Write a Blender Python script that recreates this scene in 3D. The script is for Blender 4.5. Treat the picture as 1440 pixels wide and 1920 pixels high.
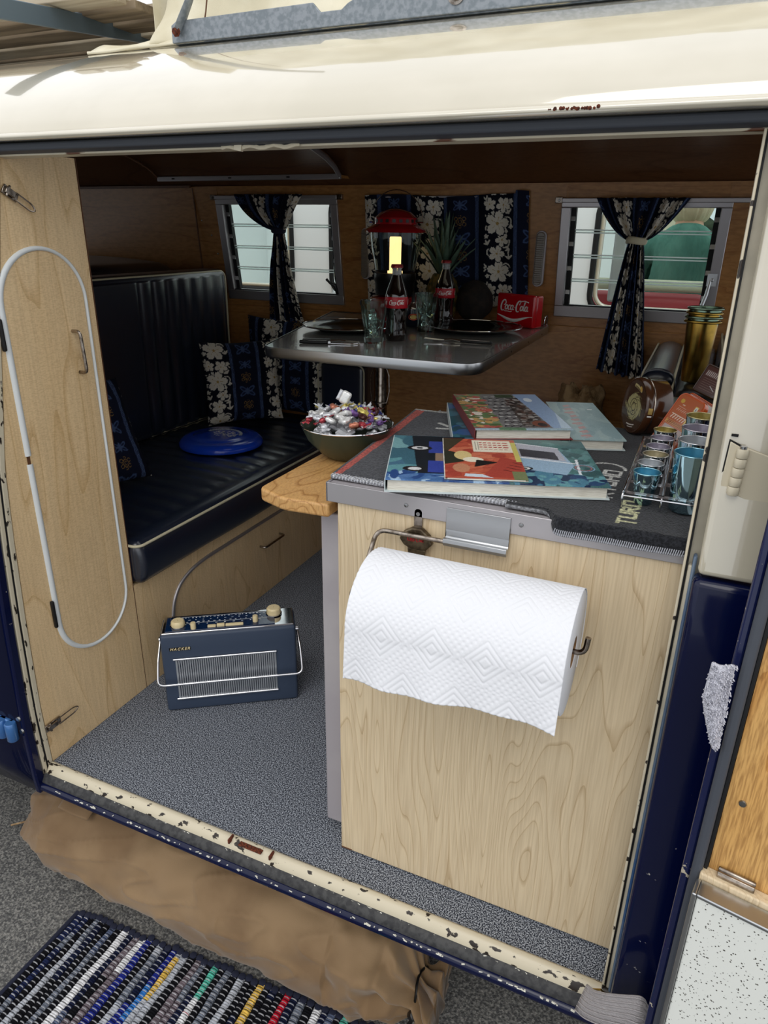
import bpy, math, random
import numpy as np
from mathutils import Matrix, Vector, Euler, noise as mnoise

PI = math.pi
for o in list(bpy.data.objects):
    bpy.data.objects.remove(o)
SC = bpy.context.scene
COL = SC.collection

# ------------------------------------------------------------------ camera
H = 1.08
cam_d = bpy.data.cameras.new('camera')
cam = bpy.data.objects.new('camera', cam_d)
COL.objects.link(cam)
cam_d.sensor_fit = 'HORIZONTAL'
cam_d.sensor_width = 36.0
cam_d.lens = 32.77
cam_d.clip_start = 0.02
_xv = Vector((-3220, 580, -1310.8)); _xv = -_xv.normalized()
_zv = -Vector((-50, -3240, -1310.8)); _zv = (_zv - _xv * _zv.dot(_xv)).normalized()
_yv = _zv.cross(_xv)
_R = Matrix((_xv, _yv, _zv))
cam.matrix_world = Matrix.Translation((0, 0, H)) @ _R.to_4x4()
SC.camera = cam

# ------------------------------------------------------------------ light
SC.view_settings.view_transform = 'Standard'
SC.view_settings.look = 'None'
SC.view_settings.gamma = 1.0
SC.view_settings.use_curve_mapping = False
SC.view_settings.exposure = 0.0

w = bpy.data.worlds.new('overcast_sky')
SC.world = w
w.use_nodes = True
nt = w.node_tree
nt.nodes.clear()
wo = nt.nodes.new('ShaderNodeOutputWorld')
bg = nt.nodes.new('ShaderNodeBackground')
tc = nt.nodes.new('ShaderNodeTexCoord')
sp = nt.nodes.new('ShaderNodeSeparateXYZ')
cr = nt.nodes.new('ShaderNodeValToRGB')
nz = nt.nodes.new('ShaderNodeTexNoise')
nz.inputs['Scale'].default_value = 2.2
nz.inputs['Detail'].default_value = 5
mx = nt.nodes.new('ShaderNodeMix'); mx.data_type = 'RGBA'; mx.blend_type = 'MULTIPLY'
mx.inputs[0].default_value = 0.30
cr.color_ramp.elements[0].position = 0.0
cr.color_ramp.elements[0].color = (0.62, 0.66, 0.70, 1)
cr.color_ramp.elements[1].position = 0.30
cr.color_ramp.elements[1].color = (0.97, 0.98, 1.0, 1)
nt.links.new(tc.outputs['Generated'], sp.inputs[0])
nt.links.new(tc.outputs['Generated'], nz.inputs['Vector'])
nt.links.new(sp.outputs['Z'], cr.inputs[0])
nt.links.new(cr.outputs[0], mx.inputs[6])
nt.links.new(nz.outputs['Fac'], mx.inputs[7])
nt.links.new(mx.outputs[2], bg.inputs['Color'])
bg.inputs['Strength'].default_value = 1.45
nt.links.new(bg.outputs[0], wo.inputs[0])

sun_d = bpy.data.lights.new('hazy_sun', 'SUN')
sun_d.energy = 0.75
sun_d.angle = math.radians(35)
sun_d.color = (1.0, 0.97, 0.92)
sun = bpy.data.objects.new('hazy_sun', sun_d)
COL.objects.link(sun)
sun.rotation_euler = (math.radians(38), math.radians(6), 0)   # high behind the camera

# ------------------------------------------------------------------ helpers
def S(*c):
    """0-255 sRGB to linear"""
    return tuple((x / 255 / 12.92) if x / 255 <= 0.04045 else ((x / 255 + 0.055) / 1.055) ** 2.4 for x in c)

def nd(nt, kind, **kw):
    n = nt.nodes.new(kind)
    for k, v in kw.items():
        if k in n.inputs: n.inputs[k].default_value = v
        else: setattr(n, k, v)
    return n

MATS = {}
def mat(name, c=(128, 128, 128), rough=0.5, metal=0.0, spec=0.5, c2=None, nscale=20, ramp=(0.4, 0.6), stretch=(1, 1, 1),
        detail=4, bump=0.0, bscale=200, bdist=0.001, bstretch=(1, 1, 1), coat=0.0, trans=0.0, ior=1.45, alpha=1.0, emit=None, estr=0, attr=False, attr_mix=0, sheen=0, spots=None):
    m = bpy.data.materials.new(name); m.use_nodes = True
    MATS[name] = m
    nt = m.node_tree; L = nt.links.new
    b = nt.nodes['Principled BSDF']
    lin = S(*c) + (1,)
    b.inputs['Base Color'].default_value = lin
    b.inputs['Roughness'].default_value = rough
    b.inputs['Metallic'].default_value = metal
    b.inputs['Specular IOR Level'].default_value = spec
    b.inputs['Coat Weight'].default_value = coat
    b.inputs['Coat Roughness'].default_value = 0.03
    b.inputs['Transmission Weight'].default_value = trans
    b.inputs['IOR'].default_value = ior
    b.inputs['Alpha'].default_value = alpha
    b.inputs['Sheen Weight'].default_value = sheen
    if emit:
        b.inputs['Emission Color'].default_value = S(*emit) + (1,)
        b.inputs['Emission Strength'].default_value = estr
    tcn = nd(nt, 'ShaderNodeTexCoord')
    src = None
    if attr:
        a = nd(nt, 'ShaderNodeAttribute', attribute_name='Col')
        src = a.outputs['Color']
    if c2:
        mp = nd(nt, 'ShaderNodeMapping'); mp.inputs['Scale'].default_value = stretch
        L(tcn.outputs['Object'], mp.inputs[0])
        n = nd(nt, 'ShaderNodeTexNoise', Scale=nscale, Detail=detail)
        L(mp.outputs[0], n.inputs['Vector'])
        r = nd(nt, 'ShaderNodeValToRGB')
        r.color_ramp.elements[0].position = ramp[0]; r.color_ramp.elements[1].position = ramp[1]
        r.color_ramp.elements[0].color = lin; r.color_ramp.elements[1].color = S(*c2) + (1,)
        L(n.outputs['Fac'], r.inputs[0])
        if src is None:
            src = r.outputs[0]
        else:
            x = nd(nt, 'ShaderNodeMix', data_type='RGBA'); x.blend_type = 'MULTIPLY'; x.inputs[0].default_value = attr_mix
            L(src, x.inputs[6]); L(r.outputs[0], x.inputs[7]); src = x.outputs[2]
    if spots:   # (colour, scale, lo, hi)
        n2 = nd(nt, 'ShaderNodeTexNoise', Scale=spots[1], Detail=6, Roughness=0.65)
        L(tcn.outputs['Object'], n2.inputs['Vector'])
        r2 = nd(nt, 'ShaderNodeValToRGB')
        r2.color_ramp.elements[0].position = spots[2]; r2.color_ramp.elements[1].position = spots[3]
        L(n2.outputs['Fac'], r2.inputs[0])
        x = nd(nt, 'ShaderNodeMix', data_type='RGBA')
        L(r2.outputs[0], x.inputs[0])
        if src is None: x.inputs[6].default_value = lin
        else: L(src, x.inputs[6])
        x.inputs[7].default_value = S(*spots[0]) + (1,)
        src = x.outputs[2]
    if src is not None: L(src, b.inputs['Base Color'])
    if bump:
        mp = nd(nt, 'ShaderNodeMapping'); mp.inputs['Scale'].default_value = bstretch
        L(tcn.outputs['Object'], mp.inputs[0])
        n = nd(nt, 'ShaderNodeTexNoise', Scale=bscale, Detail=3)
        L(mp.outputs[0], n.inputs['Vector'])
        bp = nd(nt, 'ShaderNodeBump', Strength=bump, Distance=bdist)
        L(n.outputs['Fac'], bp.inputs['Height']); L(bp.outputs[0], b.inputs['Normal'])
    return m

def wood_mat(name, base, line, scale=1.0, rings=14, rough=0.35, stretch=(3.0, 3.0, 0.55), thin=0.10, fine=0.25, coat=0.0, swap=None, weave=0.0):
    """laminate / veneer: contour lines of a stretched noise = cathedral grain"""
    m = bpy.data.materials.new(name); m.use_nodes = True; MATS[name] = m
    nt = m.node_tree; L = nt.links.new; b = nt.nodes['Principled BSDF']
    b.inputs['Roughness'].default_value = rough; b.inputs['Coat Weight'].default_value = coat
    tcn = nd(nt, 'ShaderNodeTexCoord'); mp = nd(nt, 'ShaderNodeMapping'); mp.inputs['Scale'].default_value = [s * scale for s in stretch]
    L(tcn.outputs['Object'], mp.inputs[0])
    n = nd(nt, 'ShaderNodeTexNoise', Scale=1.6, Detail=2.2, Roughness=0.45, Distortion=0.25); L(mp.outputs[0], n.inputs['Vector'])
    mu = nd(nt, 'ShaderNodeMath', operation='MULTIPLY'); mu.inputs[1].default_value = rings; L(n.outputs['Fac'], mu.inputs[0])
    fr = nd(nt, 'ShaderNodeMath', operation='FRACT'); L(mu.outputs[0], fr.inputs[0])
    r = nd(nt, 'ShaderNodeValToRGB'); e = r.color_ramp.elements
    e[0].position = 0.0; e[0].color = S(*line) + (1,)
    e[1].position = thin; e[1].color = S(*base) + (1,)
    k = e.new(0.75); k.color = S(*[x * 0.975 for x in base]) + (1,)
    k = e.new(1.0); k.color = S(*[(x * 0.75 + y * 0.25) for x, y in zip(base, line)]) + (1,)
    L(fr.outputs[0], r.inputs[0])
    mp2 = nd(nt, 'ShaderNodeMapping'); mp2.inputs['Scale'].default_value = [s * scale for s in (60 * stretch[0] / 3, 60 * stretch[1] / 3, 60 * stretch[2] / 12)]
    L(tcn.outputs['Object'], mp2.inputs[0])
    n2 = nd(nt, 'ShaderNodeTexNoise', Scale=4, Detail=3); L(mp2.outputs[0], n2.inputs['Vector'])
    r2 = nd(nt, 'ShaderNodeValToRGB'); r2.color_ramp.elements[0].position = 0.35; r2.color_ramp.elements[1].position = 0.6
    r2.color_ramp.elements[0].color = (0.62, 0.56, 0.5, 1); r2.color_ramp.elements[1].color = (1, 1, 1, 1)
    L(n2.outputs['Fac'], r2.inputs[0])
    x = nd(nt, 'ShaderNodeMix', data_type='RGBA'); x.blend_type = 'MULTIPLY'; x.inputs[0].default_value = fine
    L(r.outputs[0], x.inputs[6]); L(r2.outputs[0], x.inputs[7])
    out = x.outputs[2]
    if weave:
        wv = nd(nt, 'ShaderNodeTexNoise', Scale=1.0, Detail=2)
        mp3 = nd(nt, 'ShaderNodeMapping'); mp3.inputs['Scale'].default_value = (150, 150, 620)
        L(tcn.outputs['Object'], mp3.inputs[0]); L(mp3.outputs[0], wv.inputs['Vector'])
        r3 = nd(nt, 'ShaderNodeValToRGB'); r3.color_ramp.elements[0].position = 0.38; r3.color_ramp.elements[1].position = 0.55
        r3.color_ramp.elements[0].color = (0.6, 0.52, 0.42, 1); r3.color_ramp.elements[1].color = (1, 1, 1, 1)
        L(wv.outputs['Fac'], r3.inputs[0])
        y = nd(nt, 'ShaderNodeMix', data_type='RGBA'); y.blend_type = 'MULTIPLY'; y.inputs[0].default_value = weave
        L(out, y.inputs[6]); L(r3.outputs[0], y.inputs[7]); out = y.outputs[2]
    L(out, b.inputs['Base Color'])
    return m

def chip_mat(name, paint, chip, scale=30, lo=0.6, hi=0.63, rough=0.35, stretch=(1, 1, 1), metal=0, coat=0):
    m = mat(name, paint, rough=rough, c2=chip, nscale=scale, ramp=(lo, hi), stretch=stretch, detail=8, metal=metal, coat=coat)
    return m

class MB:
    def __init__(self):
        self.v = []; self.f = []; self.c = None
    def add(self, vs, fs):
        k = len(self.v)
        self.v.extend([tuple(p) for p in vs]); self.f.extend([tuple(i + k for i in q) for q in fs]); return self
    def box(self, x0, x1, y0, y1, z0, z1):
        vs = [(x, y, z) for x in (x0, x1) for y in (y0, y1) for z in (z0, z1)]
        return self.add(vs, [(0, 1, 3, 2), (4, 6, 7, 5), (0, 4, 5, 1), (2, 3, 7, 6), (0, 2, 6, 4), (1, 5, 7, 3)])
    def obox(self, c, s, M=None):
        k = len(self.v); self.box(-s[0] / 2, s[0] / 2, -s[1] / 2, s[1] / 2, -s[2] / 2, s[2] / 2)
        M = M or Matrix.Identity(3)
        for i in range(k, len(self.v)):
            self.v[i] = tuple(M @ Vector(self.v[i]) + Vector(c))
        return self
    def tube(self, pts, r, seg=10, closed=False, caps=True, flat=1.0):
        pts = [Vector(p) for p in pts]; n = len(pts)
        rs = r if hasattr(r, '__len__') else [r] * n
        vs = []; prev = None
        for i, p in enumerate(pts):
            a = pts[(i - 1) % n] if (closed or i > 0) else p
            b = pts[(i + 1) % n] if (closed or i < n - 1) else p
            t = (b - a).normalized()
            if prev is None:
                u = t.cross(Vector((0, 0, 1)))
                if u.length < 1e-3: u = t.cross(Vector((0, 1, 0)))
            else:
                u = prev - t * prev.dot(t)
            u.normalize(); prev = u; w_ = t.cross(u)
            for k in range(seg):
                an = 2 * PI * k / seg
                vs.append(p + (u * math.cos(an) + w_ * math.sin(an) * flat) * rs[i])
        fs = []
        m = n if closed else n - 1
        for i in range(m):
            for k in range(seg):
                a = i * seg + k; b = i * seg + (k + 1) % seg
                c = ((i + 1) % n) * seg + (k + 1) % seg; d = ((i + 1) % n) * seg + k
                fs.append((a, b, c, d))
        if caps and not closed:
            fs.append(tuple(reversed(range(seg)))); fs.append(tuple(range((n - 1) * seg, n * seg)))
        return self.add(vs, fs)
    def lathe(self, prof, c=(0, 0, 0), seg=32, M=None, cap0=True, cap1=True, rfun=None):
        vs = []; M = M or Matrix.Identity(3); c = Vector(c)
        for r, z in prof:
            for k in range(seg):
                an = 2 * PI * k / seg
                rr = r * (rfun(an, z) if rfun else 1)
                vs.append(M @ Vector((rr * math.cos(an), rr * math.sin(an), z)) + c)
        n = len(prof); fs = []
        for i in range(n - 1):
            for k in range(seg):
                a = i * seg + k; b = i * seg + (k + 1) % seg
                fs.append((a, b, b + seg, a + seg))
        if cap0: fs.append(tuple(reversed(range(seg))))
        if cap1: fs.append(tuple(range((n - 1) * seg, n * seg)))
        return self.add(vs, fs)
    def prism(self, poly, a, b, axis='z'):
        """poly: 2-D points; extruded from a to b along axis. x:(y,z)  y:(x,z)  z:(x,y)"""
        f = {'z': lambda p, t: (p[0], p[1], t), 'y': lambda p, t: (p[0], t, p[1]), 'x': lambda p, t: (t, p[0], p[1])}[axis]
        n = len(poly); vs = [f(p, a) for p in poly] + [f(p, b) for p in poly]
        fs = [tuple(range(n)), tuple(reversed(range(n, 2 * n)))]
        fs += [(i, i + n, (i + 1) % n + n, (i + 1) % n) for i in range(n)]
        return self.add(vs, fs)
    def grid(self, nu, nv, fn, cu=False, cv=False):
        vs = [fn(i / (nu if cu else nu - 1), j / (nv if cv else nv - 1)) for j in range(nv) for i in range(nu)]
        fs = []
        for j in range(nv if cv else nv - 1):
            for i in range(nu if cu else nu - 1):
                a = j * nu + i; b = j * nu + (i + 1) % nu
                c = ((j + 1) % nv) * nu + (i + 1) % nu; d = ((j + 1) % nv) * nu + i
                fs.append((a, b, c, d))
        return self.add(vs, fs)
    def ribbon(self, pts, width_vec, th=0.001):
        wv = Vector(width_vec)
        return self

def build(name, mb, m, parent=None, local=False, smooth=35, bevel=0, bseg=2, sub=0, solid=0, col=None, loc=None, rot=None, label=None, kind=None, solid_off=-1):
    v = mb.v
    me = bpy.data.meshes.new(name)
    off = Vector((0, 0, 0))
    if parent is not None and not local:
        off = Vector(root_loc(parent))
    elif parent is None and loc is not None and not local:
        off = Vector(loc)
    vs = [(p[0] - off[0], p[1] - off[1], p[2] - off[2]) for p in v] if off.length else v
    me.from_pydata(vs, [], mb.f)
    if smooth:
        me.shade_smooth()
        if smooth < 180: me.set_sharp_from_angle(angle=math.radians(smooth))
    if col is not None:
        a = me.color_attributes.new('Col', 'FLOAT_COLOR', 'POINT')
        cc = np.ones((len(vs), 4), dtype=np.float32); cc[:, :3] = np.asarray(col, dtype=np.float32).reshape(-1, 3)
        a.data.foreach_set('color', cc.ravel())
    me.materials.append(MATS[m] if isinstance(m, str) else m)
    o = bpy.data.objects.new(name, me)
    COL.objects.link(o)
    if parent is not None:
        o.parent = parent
        if local and loc is not None: o.location = loc
        if not local:
            o['_o'] = 0; del o['_o']
    elif loc is not None: o.location = loc
    if rot is not None: o.rotation_euler = rot
    if bevel:
        md = o.modifiers.new('bevel', 'BEVEL'); md.width = bevel; md.segments = bseg; md.limit_method = 'ANGLE'; md.angle_limit = math.radians(30)
    if solid:
        md = o.modifiers.new('solid', 'SOLIDIFY'); md.thickness = solid; md.offset = solid_off
    if sub:
        md = o.modifiers.new('sub', 'SUBSURF'); md.levels = sub; md.render_levels = sub
    if label: o['label'] = label
    if kind: o['kind'] = kind
    return o

def root_loc(o):
    l = Vector((0, 0, 0))
    while o is not None:
        l = l + o.location; o = o.parent
    return l

def tag(o, label, cat, group=None, kind=None):
    o['label'] = label; o['category'] = cat
    if group: o['group'] = group
    if kind: o['kind'] = kind
    return o

def thing(name, label, cat, loc=(0, 0, 0), rot=(0, 0, 0), group=None):
    o = bpy.data.objects.new(name, None); COL.objects.link(o)
    o.empty_display_size = 0.05
    o.location = loc; o.rotation_euler = rot
    return tag(o, label, cat, group)

def struct(name, mb, m, **k):
    return build(name, mb, m, kind='structure', **k)

def dup(root, loc, rot=None, label=None, group=None):
    r = root.copy(); COL.objects.link(r); r.location = loc
    if rot is not None: r.rotation_euler = rot
    if label: r['label'] = label
    if group: r['group'] = group
    for ch in list(root.children):
        c = ch.copy(); COL.objects.link(c); c.parent = r
        for g in list(ch.children):
            d = g.copy(); COL.objects.link(d); d.parent = c
    return r

def lerp(a, b, t): return a + (b - a) * t
def interp(tab, z):
    return float(np.interp(z, [t[0] for t in tab], [t[1] for t in tab]))
def arc(cx, cy, r, a0, a1, n):
    return [(cx + r * math.cos(math.radians(a0 + (a1 - a0) * i / n)), cy + r * math.sin(math.radians(a0 + (a1 - a0) * i / n))) for i in range(n + 1)]
def rrect(x0, x1, y0, y1, r, n=5):
    return arc(x1 - r, y0 + r, r, -90, 0, n) + arc(x1 - r, y1 - r, r, 0, 90, n) + arc(x0 + r, y1 - r, r, 90, 180, n) + arc(x0 + r, y0 + r, r, 180, 270, n)
def fillet(pts, r, n=4):
    """round the inner corners of an open 3-D polyline"""
    pts = [Vector(p) for p in pts]; out = [pts[0]]
    for i in range(1, len(pts) - 1):
        a, b, c = pts[i - 1], pts[i], pts[i + 1]
        u = (a - b); v = (c - b); rr = min(r, u.length * 0.49, v.length * 0.49)
        p0 = b + u.normalized() * rr; p1 = b + v.normalized() * rr
        for k in range(n + 1):
            t = k / n; out.append(p0 * (1 - t) ** 2 + b * 2 * t * (1 - t) + p1 * t * t)
    out.append(pts[-1]); return out
def rotm(rx=0, ry=0, rz=0):
    return Euler((math.radians(rx), math.radians(ry), math.radians(rz))).to_matrix()

def text(name, s, size, m, parent, M4, shear=0.0, depth=0.0004, spacing=1.0, world=False, bold=0.0):
    """lettering as a thin raised mesh; M4 places its baseline centre in the parent's space"""
    cu = bpy.data.curves.new('lettering', 'FONT'); cu.body = s; cu.size = size; cu.shear = shear
    cu.align_x = 'CENTER'; cu.align_y = 'CENTER'; cu.extrude = depth; cu.space_character = spacing; cu.offset = bold; cu.resolution_u = 3
    t = bpy.data.objects.new('lettering', cu); COL.objects.link(t)
    dg = bpy.context.evaluated_depsgraph_get(); dg.update()
    me = bpy.data.meshes.new_from_object(t.evaluated_get(dg)); bpy.data.objects.remove(t); bpy.data.curves.remove(cu)
    me.materials.clear(); me.materials.append(MATS[m])
    me.transform(M4)
    if world and parent is not None: me.transform(Matrix.Translation(-root_loc(parent)))
    me.name = name
    o = bpy.data.objects.new(name, me); COL.objects.link(o)
    if parent is not None: o.parent = parent
    return o

def mat4(loc, R3):
    return Matrix.Translation(loc) @ R3.to_4x4()

# ---- painter: flat print as per-vertex colour
class Cv:
    def __init__(s, w, h, bg=(255, 255, 255), res=0.0015):
        """w,h in metres"""
        s.res = res; s.w = w; s.h = h
        s.nx = max(2, int(round(w / res)) + 1); s.ny = max(2, int(round(h / res)) + 1)
        s.a = np.zeros((s.ny, s.nx, 3), dtype=np.float32); s.a[:] = bg
        s.X, s.Y = np.meshgrid(np.linspace(0, w, s.nx), np.linspace(0, h, s.ny))
    def put(s, m, c, al=1.0):
        s.a[m] = s.a[m] * (1 - al) + np.array(c, dtype=np.float32) * al
    def rect(s, x0, x1, y0, y1, c, al=1.0): s.put((s.X >= x0) & (s.X <= x1) & (s.Y >= y0) & (s.Y <= y1), c, al)
    def ell(s, cx, cy, rx, ry, c, rot=0, al=1.0):
        dx = s.X - cx; dy = s.Y - cy; ca, sa = math.cos(rot), math.sin(rot)
        s.put((((dx * ca + dy * sa) / rx) ** 2 + ((-dx * sa + dy * ca) / ry) ** 2) <= 1, c, al)
    def ring(s, cx, cy, r, wd, c, a0=-9, a1=9):
        dx = s.X - cx; dy = s.Y - cy; rr = np.hypot(dx, dy); an = np.arctan2(dy, dx)
        m = (abs(rr - r) <= wd / 2)
        if a1 - a0 < 2 * PI: m &= ((an - a0) % (2 * PI)) <= (a1 - a0)
        s.put(m, c)
    def line(s, x0, y0, x1, y1, wd, c, al=1.0):
        dx, dy = x1 - x0, y1 - y0; L2 = dx * dx + dy * dy + 1e-12
        t = np.clip(((s.X - x0) * dx + (s.Y - y0) * dy) / L2, 0, 1)
        s.put(np.hypot(s.X - x0 - t * dx, s.Y - y0 - t * dy) <= wd / 2, c, al)
    def poly(s, pts, c, al=1.0):
        ins = np.zeros(s.X.shape, bool); n = len(pts)
        for i in range(n):
            xa, ya = pts[i]; xb, yb = pts[(i + 1) % n]
            if ya == yb: continue
            cnd = ((s.Y >= min(ya, yb)) & (s.Y < max(ya, yb)))
            xi = (s.Y - ya) * (xb - xa) / (yb - ya) + xa
            ins ^= cnd & (s.X < xi)
        s.put(ins, c, al)
    def noise(s, amt, seed=1, block=1):
        r = np.random.RandomState(seed)
        n = r.rand(s.ny // block + 1, s.nx // block + 1)
        n = np.repeat(np.repeat(n, block, 0), block, 1)[:s.ny, :s.nx]
        s.a += ((n - 0.5) * 2 * amt)[..., None]
    def blobs(s, x0, x1, y0, y1, cols, n, r0, r1, seed=1, asp=1.0):
        rd = random.Random(seed)
        for _ in range(n):
            r = rd.uniform(r0, r1)
            s.ell(rd.uniform(x0, x1), rd.uniform(y0, y1), r * asp, r, rd.choice(cols), rd.uniform(0, 3))
    def flower(s, x, y, r, rot=0, c=(214, 209, 196), core=(170, 140, 84), dark=(14, 18, 34), wrap=False):
        for ox in ((-s.w, 0, s.w) if wrap else (0,)):
            for oy in ((-s.h, 0, s.h) if wrap else (0,)):
                dx = s.X - x - ox; dy = s.Y - y - oy; rr = np.hypot(dx, dy); an = np.arctan2(dy, dx) - rot
                pe = np.abs(np.cos(2.5 * an)) ** 0.45
                wav = 1 + 0.04 * np.sin(an * 25)
                s.put(rr <= r * 1.12 * (0.4 + 0.6 * pe) * wav, dark)
                s.put(rr <= r * (0.30 + 0.70 * pe) * wav, c)
                s.put((rr < r * 0.55) & (np.abs(np.sin(2.5 * an)) < 0.10), core)
                s.put(rr < r * 0.13, core)
    def lin(s, desat=0.0):
        g_ = s.a.mean(axis=2, keepdims=True)
        a = np.clip((s.a * (1 - desat) + g_ * desat) / 255.0, 0, 1)
        return np.where(a <= 0.04045, a / 12.92, ((a + 0.055) / 1.055) ** 2.4)
    def mesh(s, mb, fn):
        """appends a grid; fn(x,y)->xyz; returns colours for it"""
        vs = [fn(float(x), float(y)) for y in s.Y[:, 0] for x in s.X[0]]
        nx, ny = s.nx, s.ny
        fs = [(j * nx + i, j * nx + i + 1, (j + 1) * nx + i + 1, (j + 1) * nx + i) for j in range(ny - 1) for i in range(nx - 1)]
        mb.add(vs, fs)
        return s.lin(0.22).reshape(-1, 3)
# ------------------------------------------------------------------ materials
mat('cream_paint', (206, 198, 178), rough=0.12, coat=1.0, spec=.8, c2=(198, 190, 169), nscale=6)
MATS['cream_paint'].node_tree.nodes['Principled BSDF'].inputs['Coat IOR'].default_value = 2.0
chip_mat('cream_chipped', (204, 194, 170), (42, 34, 28), scale=38, lo=0.60, hi=0.62, stretch=(1, 2.5, 1))
chip_mat('cream_rusty', (204, 194, 170), (96, 56, 34), scale=22, lo=0.66, hi=0.70, stretch=(0.5, 2.5, 2.5))
mat('cream_primer', (196, 188, 168), rough=0.4, c2=(160, 154, 138), nscale=14, ramp=(0.45, 0.75))
mat('blue_paint', (4, 10, 40), rough=0.12, coat=0.25, spec=.35)
mat('blue_chipped', (5, 13, 50), rough=0.14, coat=0.2, spec=.35, spots=((180, 176, 166), 60, 0.69, 0.70))
mat('rubber_grey', (68, 72, 80), rough=0.55, bump=0.3, bscale=60)
mat('rubber_dark', (44, 44, 46), rough=0.65, bump=0.5, bscale=220, c2=(66, 66, 66), nscale=90)
mat('seal_black', (14, 14, 16), rough=0.6)
mat('carpet', (44, 48, 58), rough=0.95, c2=(176, 182, 192), nscale=440, ramp=(0.45, 0.61), detail=3, bump=1.0, bscale=500, bdist=0.002, spec=0.1)
mat('asphalt', (76, 76, 76), rough=0.9, c2=(158, 156, 150), nscale=210, ramp=(0.42, 0.75), detail=6, bump=1.0, bscale=160, bdist=0.004, spots=((205, 198, 180), 330, 0.70, 0.74))
wood_mat('maple', (220, 200, 166), (188, 164, 128), rings=34, rough=0.38, stretch=(5.0, 5.0, 0.55), thin=0.13, fine=0.34)
wood_mat('maple_panel', (236, 206, 160), (214, 180, 130), rings=10, rough=0.36, stretch=(3.2, 3.2, 0.55), thin=0.08, fine=0.25, weave=0.30)
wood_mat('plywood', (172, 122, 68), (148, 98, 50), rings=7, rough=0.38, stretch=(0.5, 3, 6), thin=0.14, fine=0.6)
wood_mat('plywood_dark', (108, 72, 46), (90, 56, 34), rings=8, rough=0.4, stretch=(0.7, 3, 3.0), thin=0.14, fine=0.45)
wood_mat('oak_board', (206, 160, 100), (160, 112, 58), rings=16, rough=0.45, stretch=(6, 1.6, 6), thin=0.25, fine=0.5)
wood_mat('door_ply', (216, 168, 100), (196, 140, 70), rings=5, rough=0.5, stretch=(7, 7, 1.4), thin=0.3, fine=1.0)
mat('alu', (182, 184, 186), rough=0.28, metal=1.0, bump=0.12, bscale=150, bstretch=(0.1, 1, 1), bdist=0.0004)
mat('alu_satin', (186, 182, 184), rough=0.42, metal=0.85)
mat('alu_dull', (176, 170, 174), rough=0.5, metal=0.35, c2=(186, 181, 183), nscale=9)
mat('chrome', (215, 215, 218), rough=0.07, metal=1.0)
mat('chrome_worn', (170, 160, 150), rough=0.22, metal=1.0, c2=(90, 78, 66), nscale=90, ramp=(0.45, 0.7))
mat('steel', (150, 150, 150), rough=0.22, metal=1.0)
mat('black_plastic', (20, 20, 21), rough=0.45)
mat('white_plastic', (222, 226, 226), rough=0.35)
mat('galvanised', (124, 132, 138), rough=0.5, metal=0.45, c2=(146, 152, 158), nscale=130, bump=0.3, bscale=90)

# profile of the near body side: how far in the flange leans (z -> y)
YF = [(-0.05, 0.815), (0.0, 0.812), (0.15, 0.810), (0.354, 0.817), (0.535, 0.827), (0.66, 0.837), (0.92, 0.884), (1.079, 0.918), (1.22, 0.948)]
def yf(z): return interp(YF, z)
# far wall leans in too
YW = [(-0.1, 2.36), (0.83, 2.36), (1.17, 2.31), (1.215, 2.30)]
def yw(z): return interp(YW, z)
def wall_pt(x, z, d=0.0):
    return (x, yw(z) - d, z)

# ------------------------------------------------------------------ setting
g = struct('ground', MB().box(-7, 4, -3, 9, -0.50, -0.45), 'asphalt')
fl = MB(); fl.box(-3.0, 0.5, 0.80, 2.40, -0.035, 0.0)
floor = struct('floor', fl, 'carpet', bevel=0.004)
tag(floor, 'grey flecked carpet floor of the camper van', 'floor', kind='structure')
tag(g, 'dark grey asphalt ground beneath the van', 'ground', kind='structure')

# wall_back with two window holes
WIN = [(-1.690, -1.212, 0.835, 1.165), (-0.432, 0.012, 0.842, 1.158)]
def strip_wall(mb, x0, x1, z0, z1, th=0.012):
    zs = [z0, z1] if z0 >= 0.83 or z1 <= 0.83 else [z0, 0.83, z1]
    poly = [(yw(z), z) for z in zs] + [(yw(z) + th, z) for z in reversed(zs)]
    mb.prism(poly, x0, x1, 'x')
wb = MB()
xs = [-3.0, WIN[0][0], WIN[0][1], WIN[1][0], WIN[1][1], 0.5]
for i in range(5):
    if i in (1, 3):
        W = WIN[0] if i == 1 else WIN[1]
        strip_wall(wb, xs[i], xs[i + 1], -0.04, W[2]); strip_wall(wb, xs[i], xs[i + 1], W[3], 1.215)
    else:
        strip_wall(wb, xs[i], xs[i + 1], -0.04, 1.215)
wback = struct('wall_back', wb, 'plywood', smooth=0)
tag(wback, 'orange brown plywood lining of the far side wall', 'wall', kind='structure')
# seam battens and screws of the far wall
sm = MB(); sm.box(-1.80, -1.797, 2.297, 2.36, 0.5, 1.21)
sm.v = [(x, yw(z) - (0.002 if y < 2.3 else -0.004), z) for x, y, z in sm.v]
build('seam', sm, 'plywood_dark', wback)
for (x, z) in ((-1.745, 1.05), (-1.73, 0.985), (-1.60, 0.775), (-0.55, 1.19), (-1.78, 1.1), (0.02, 1.17)):
    build('screw', MB().lathe([(0.0045, 0), (0.003, 0.002)], (x, yw(z) - 0.001, z), 8, rotm(90)), 'steel', wback)
lower = MB(); lower.box(-3.0, 0.5, 2.351, 2.359, -0.02, 0.80)
build('lower_panel', lower, 'plywood', wback, bevel=0.002)

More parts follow.
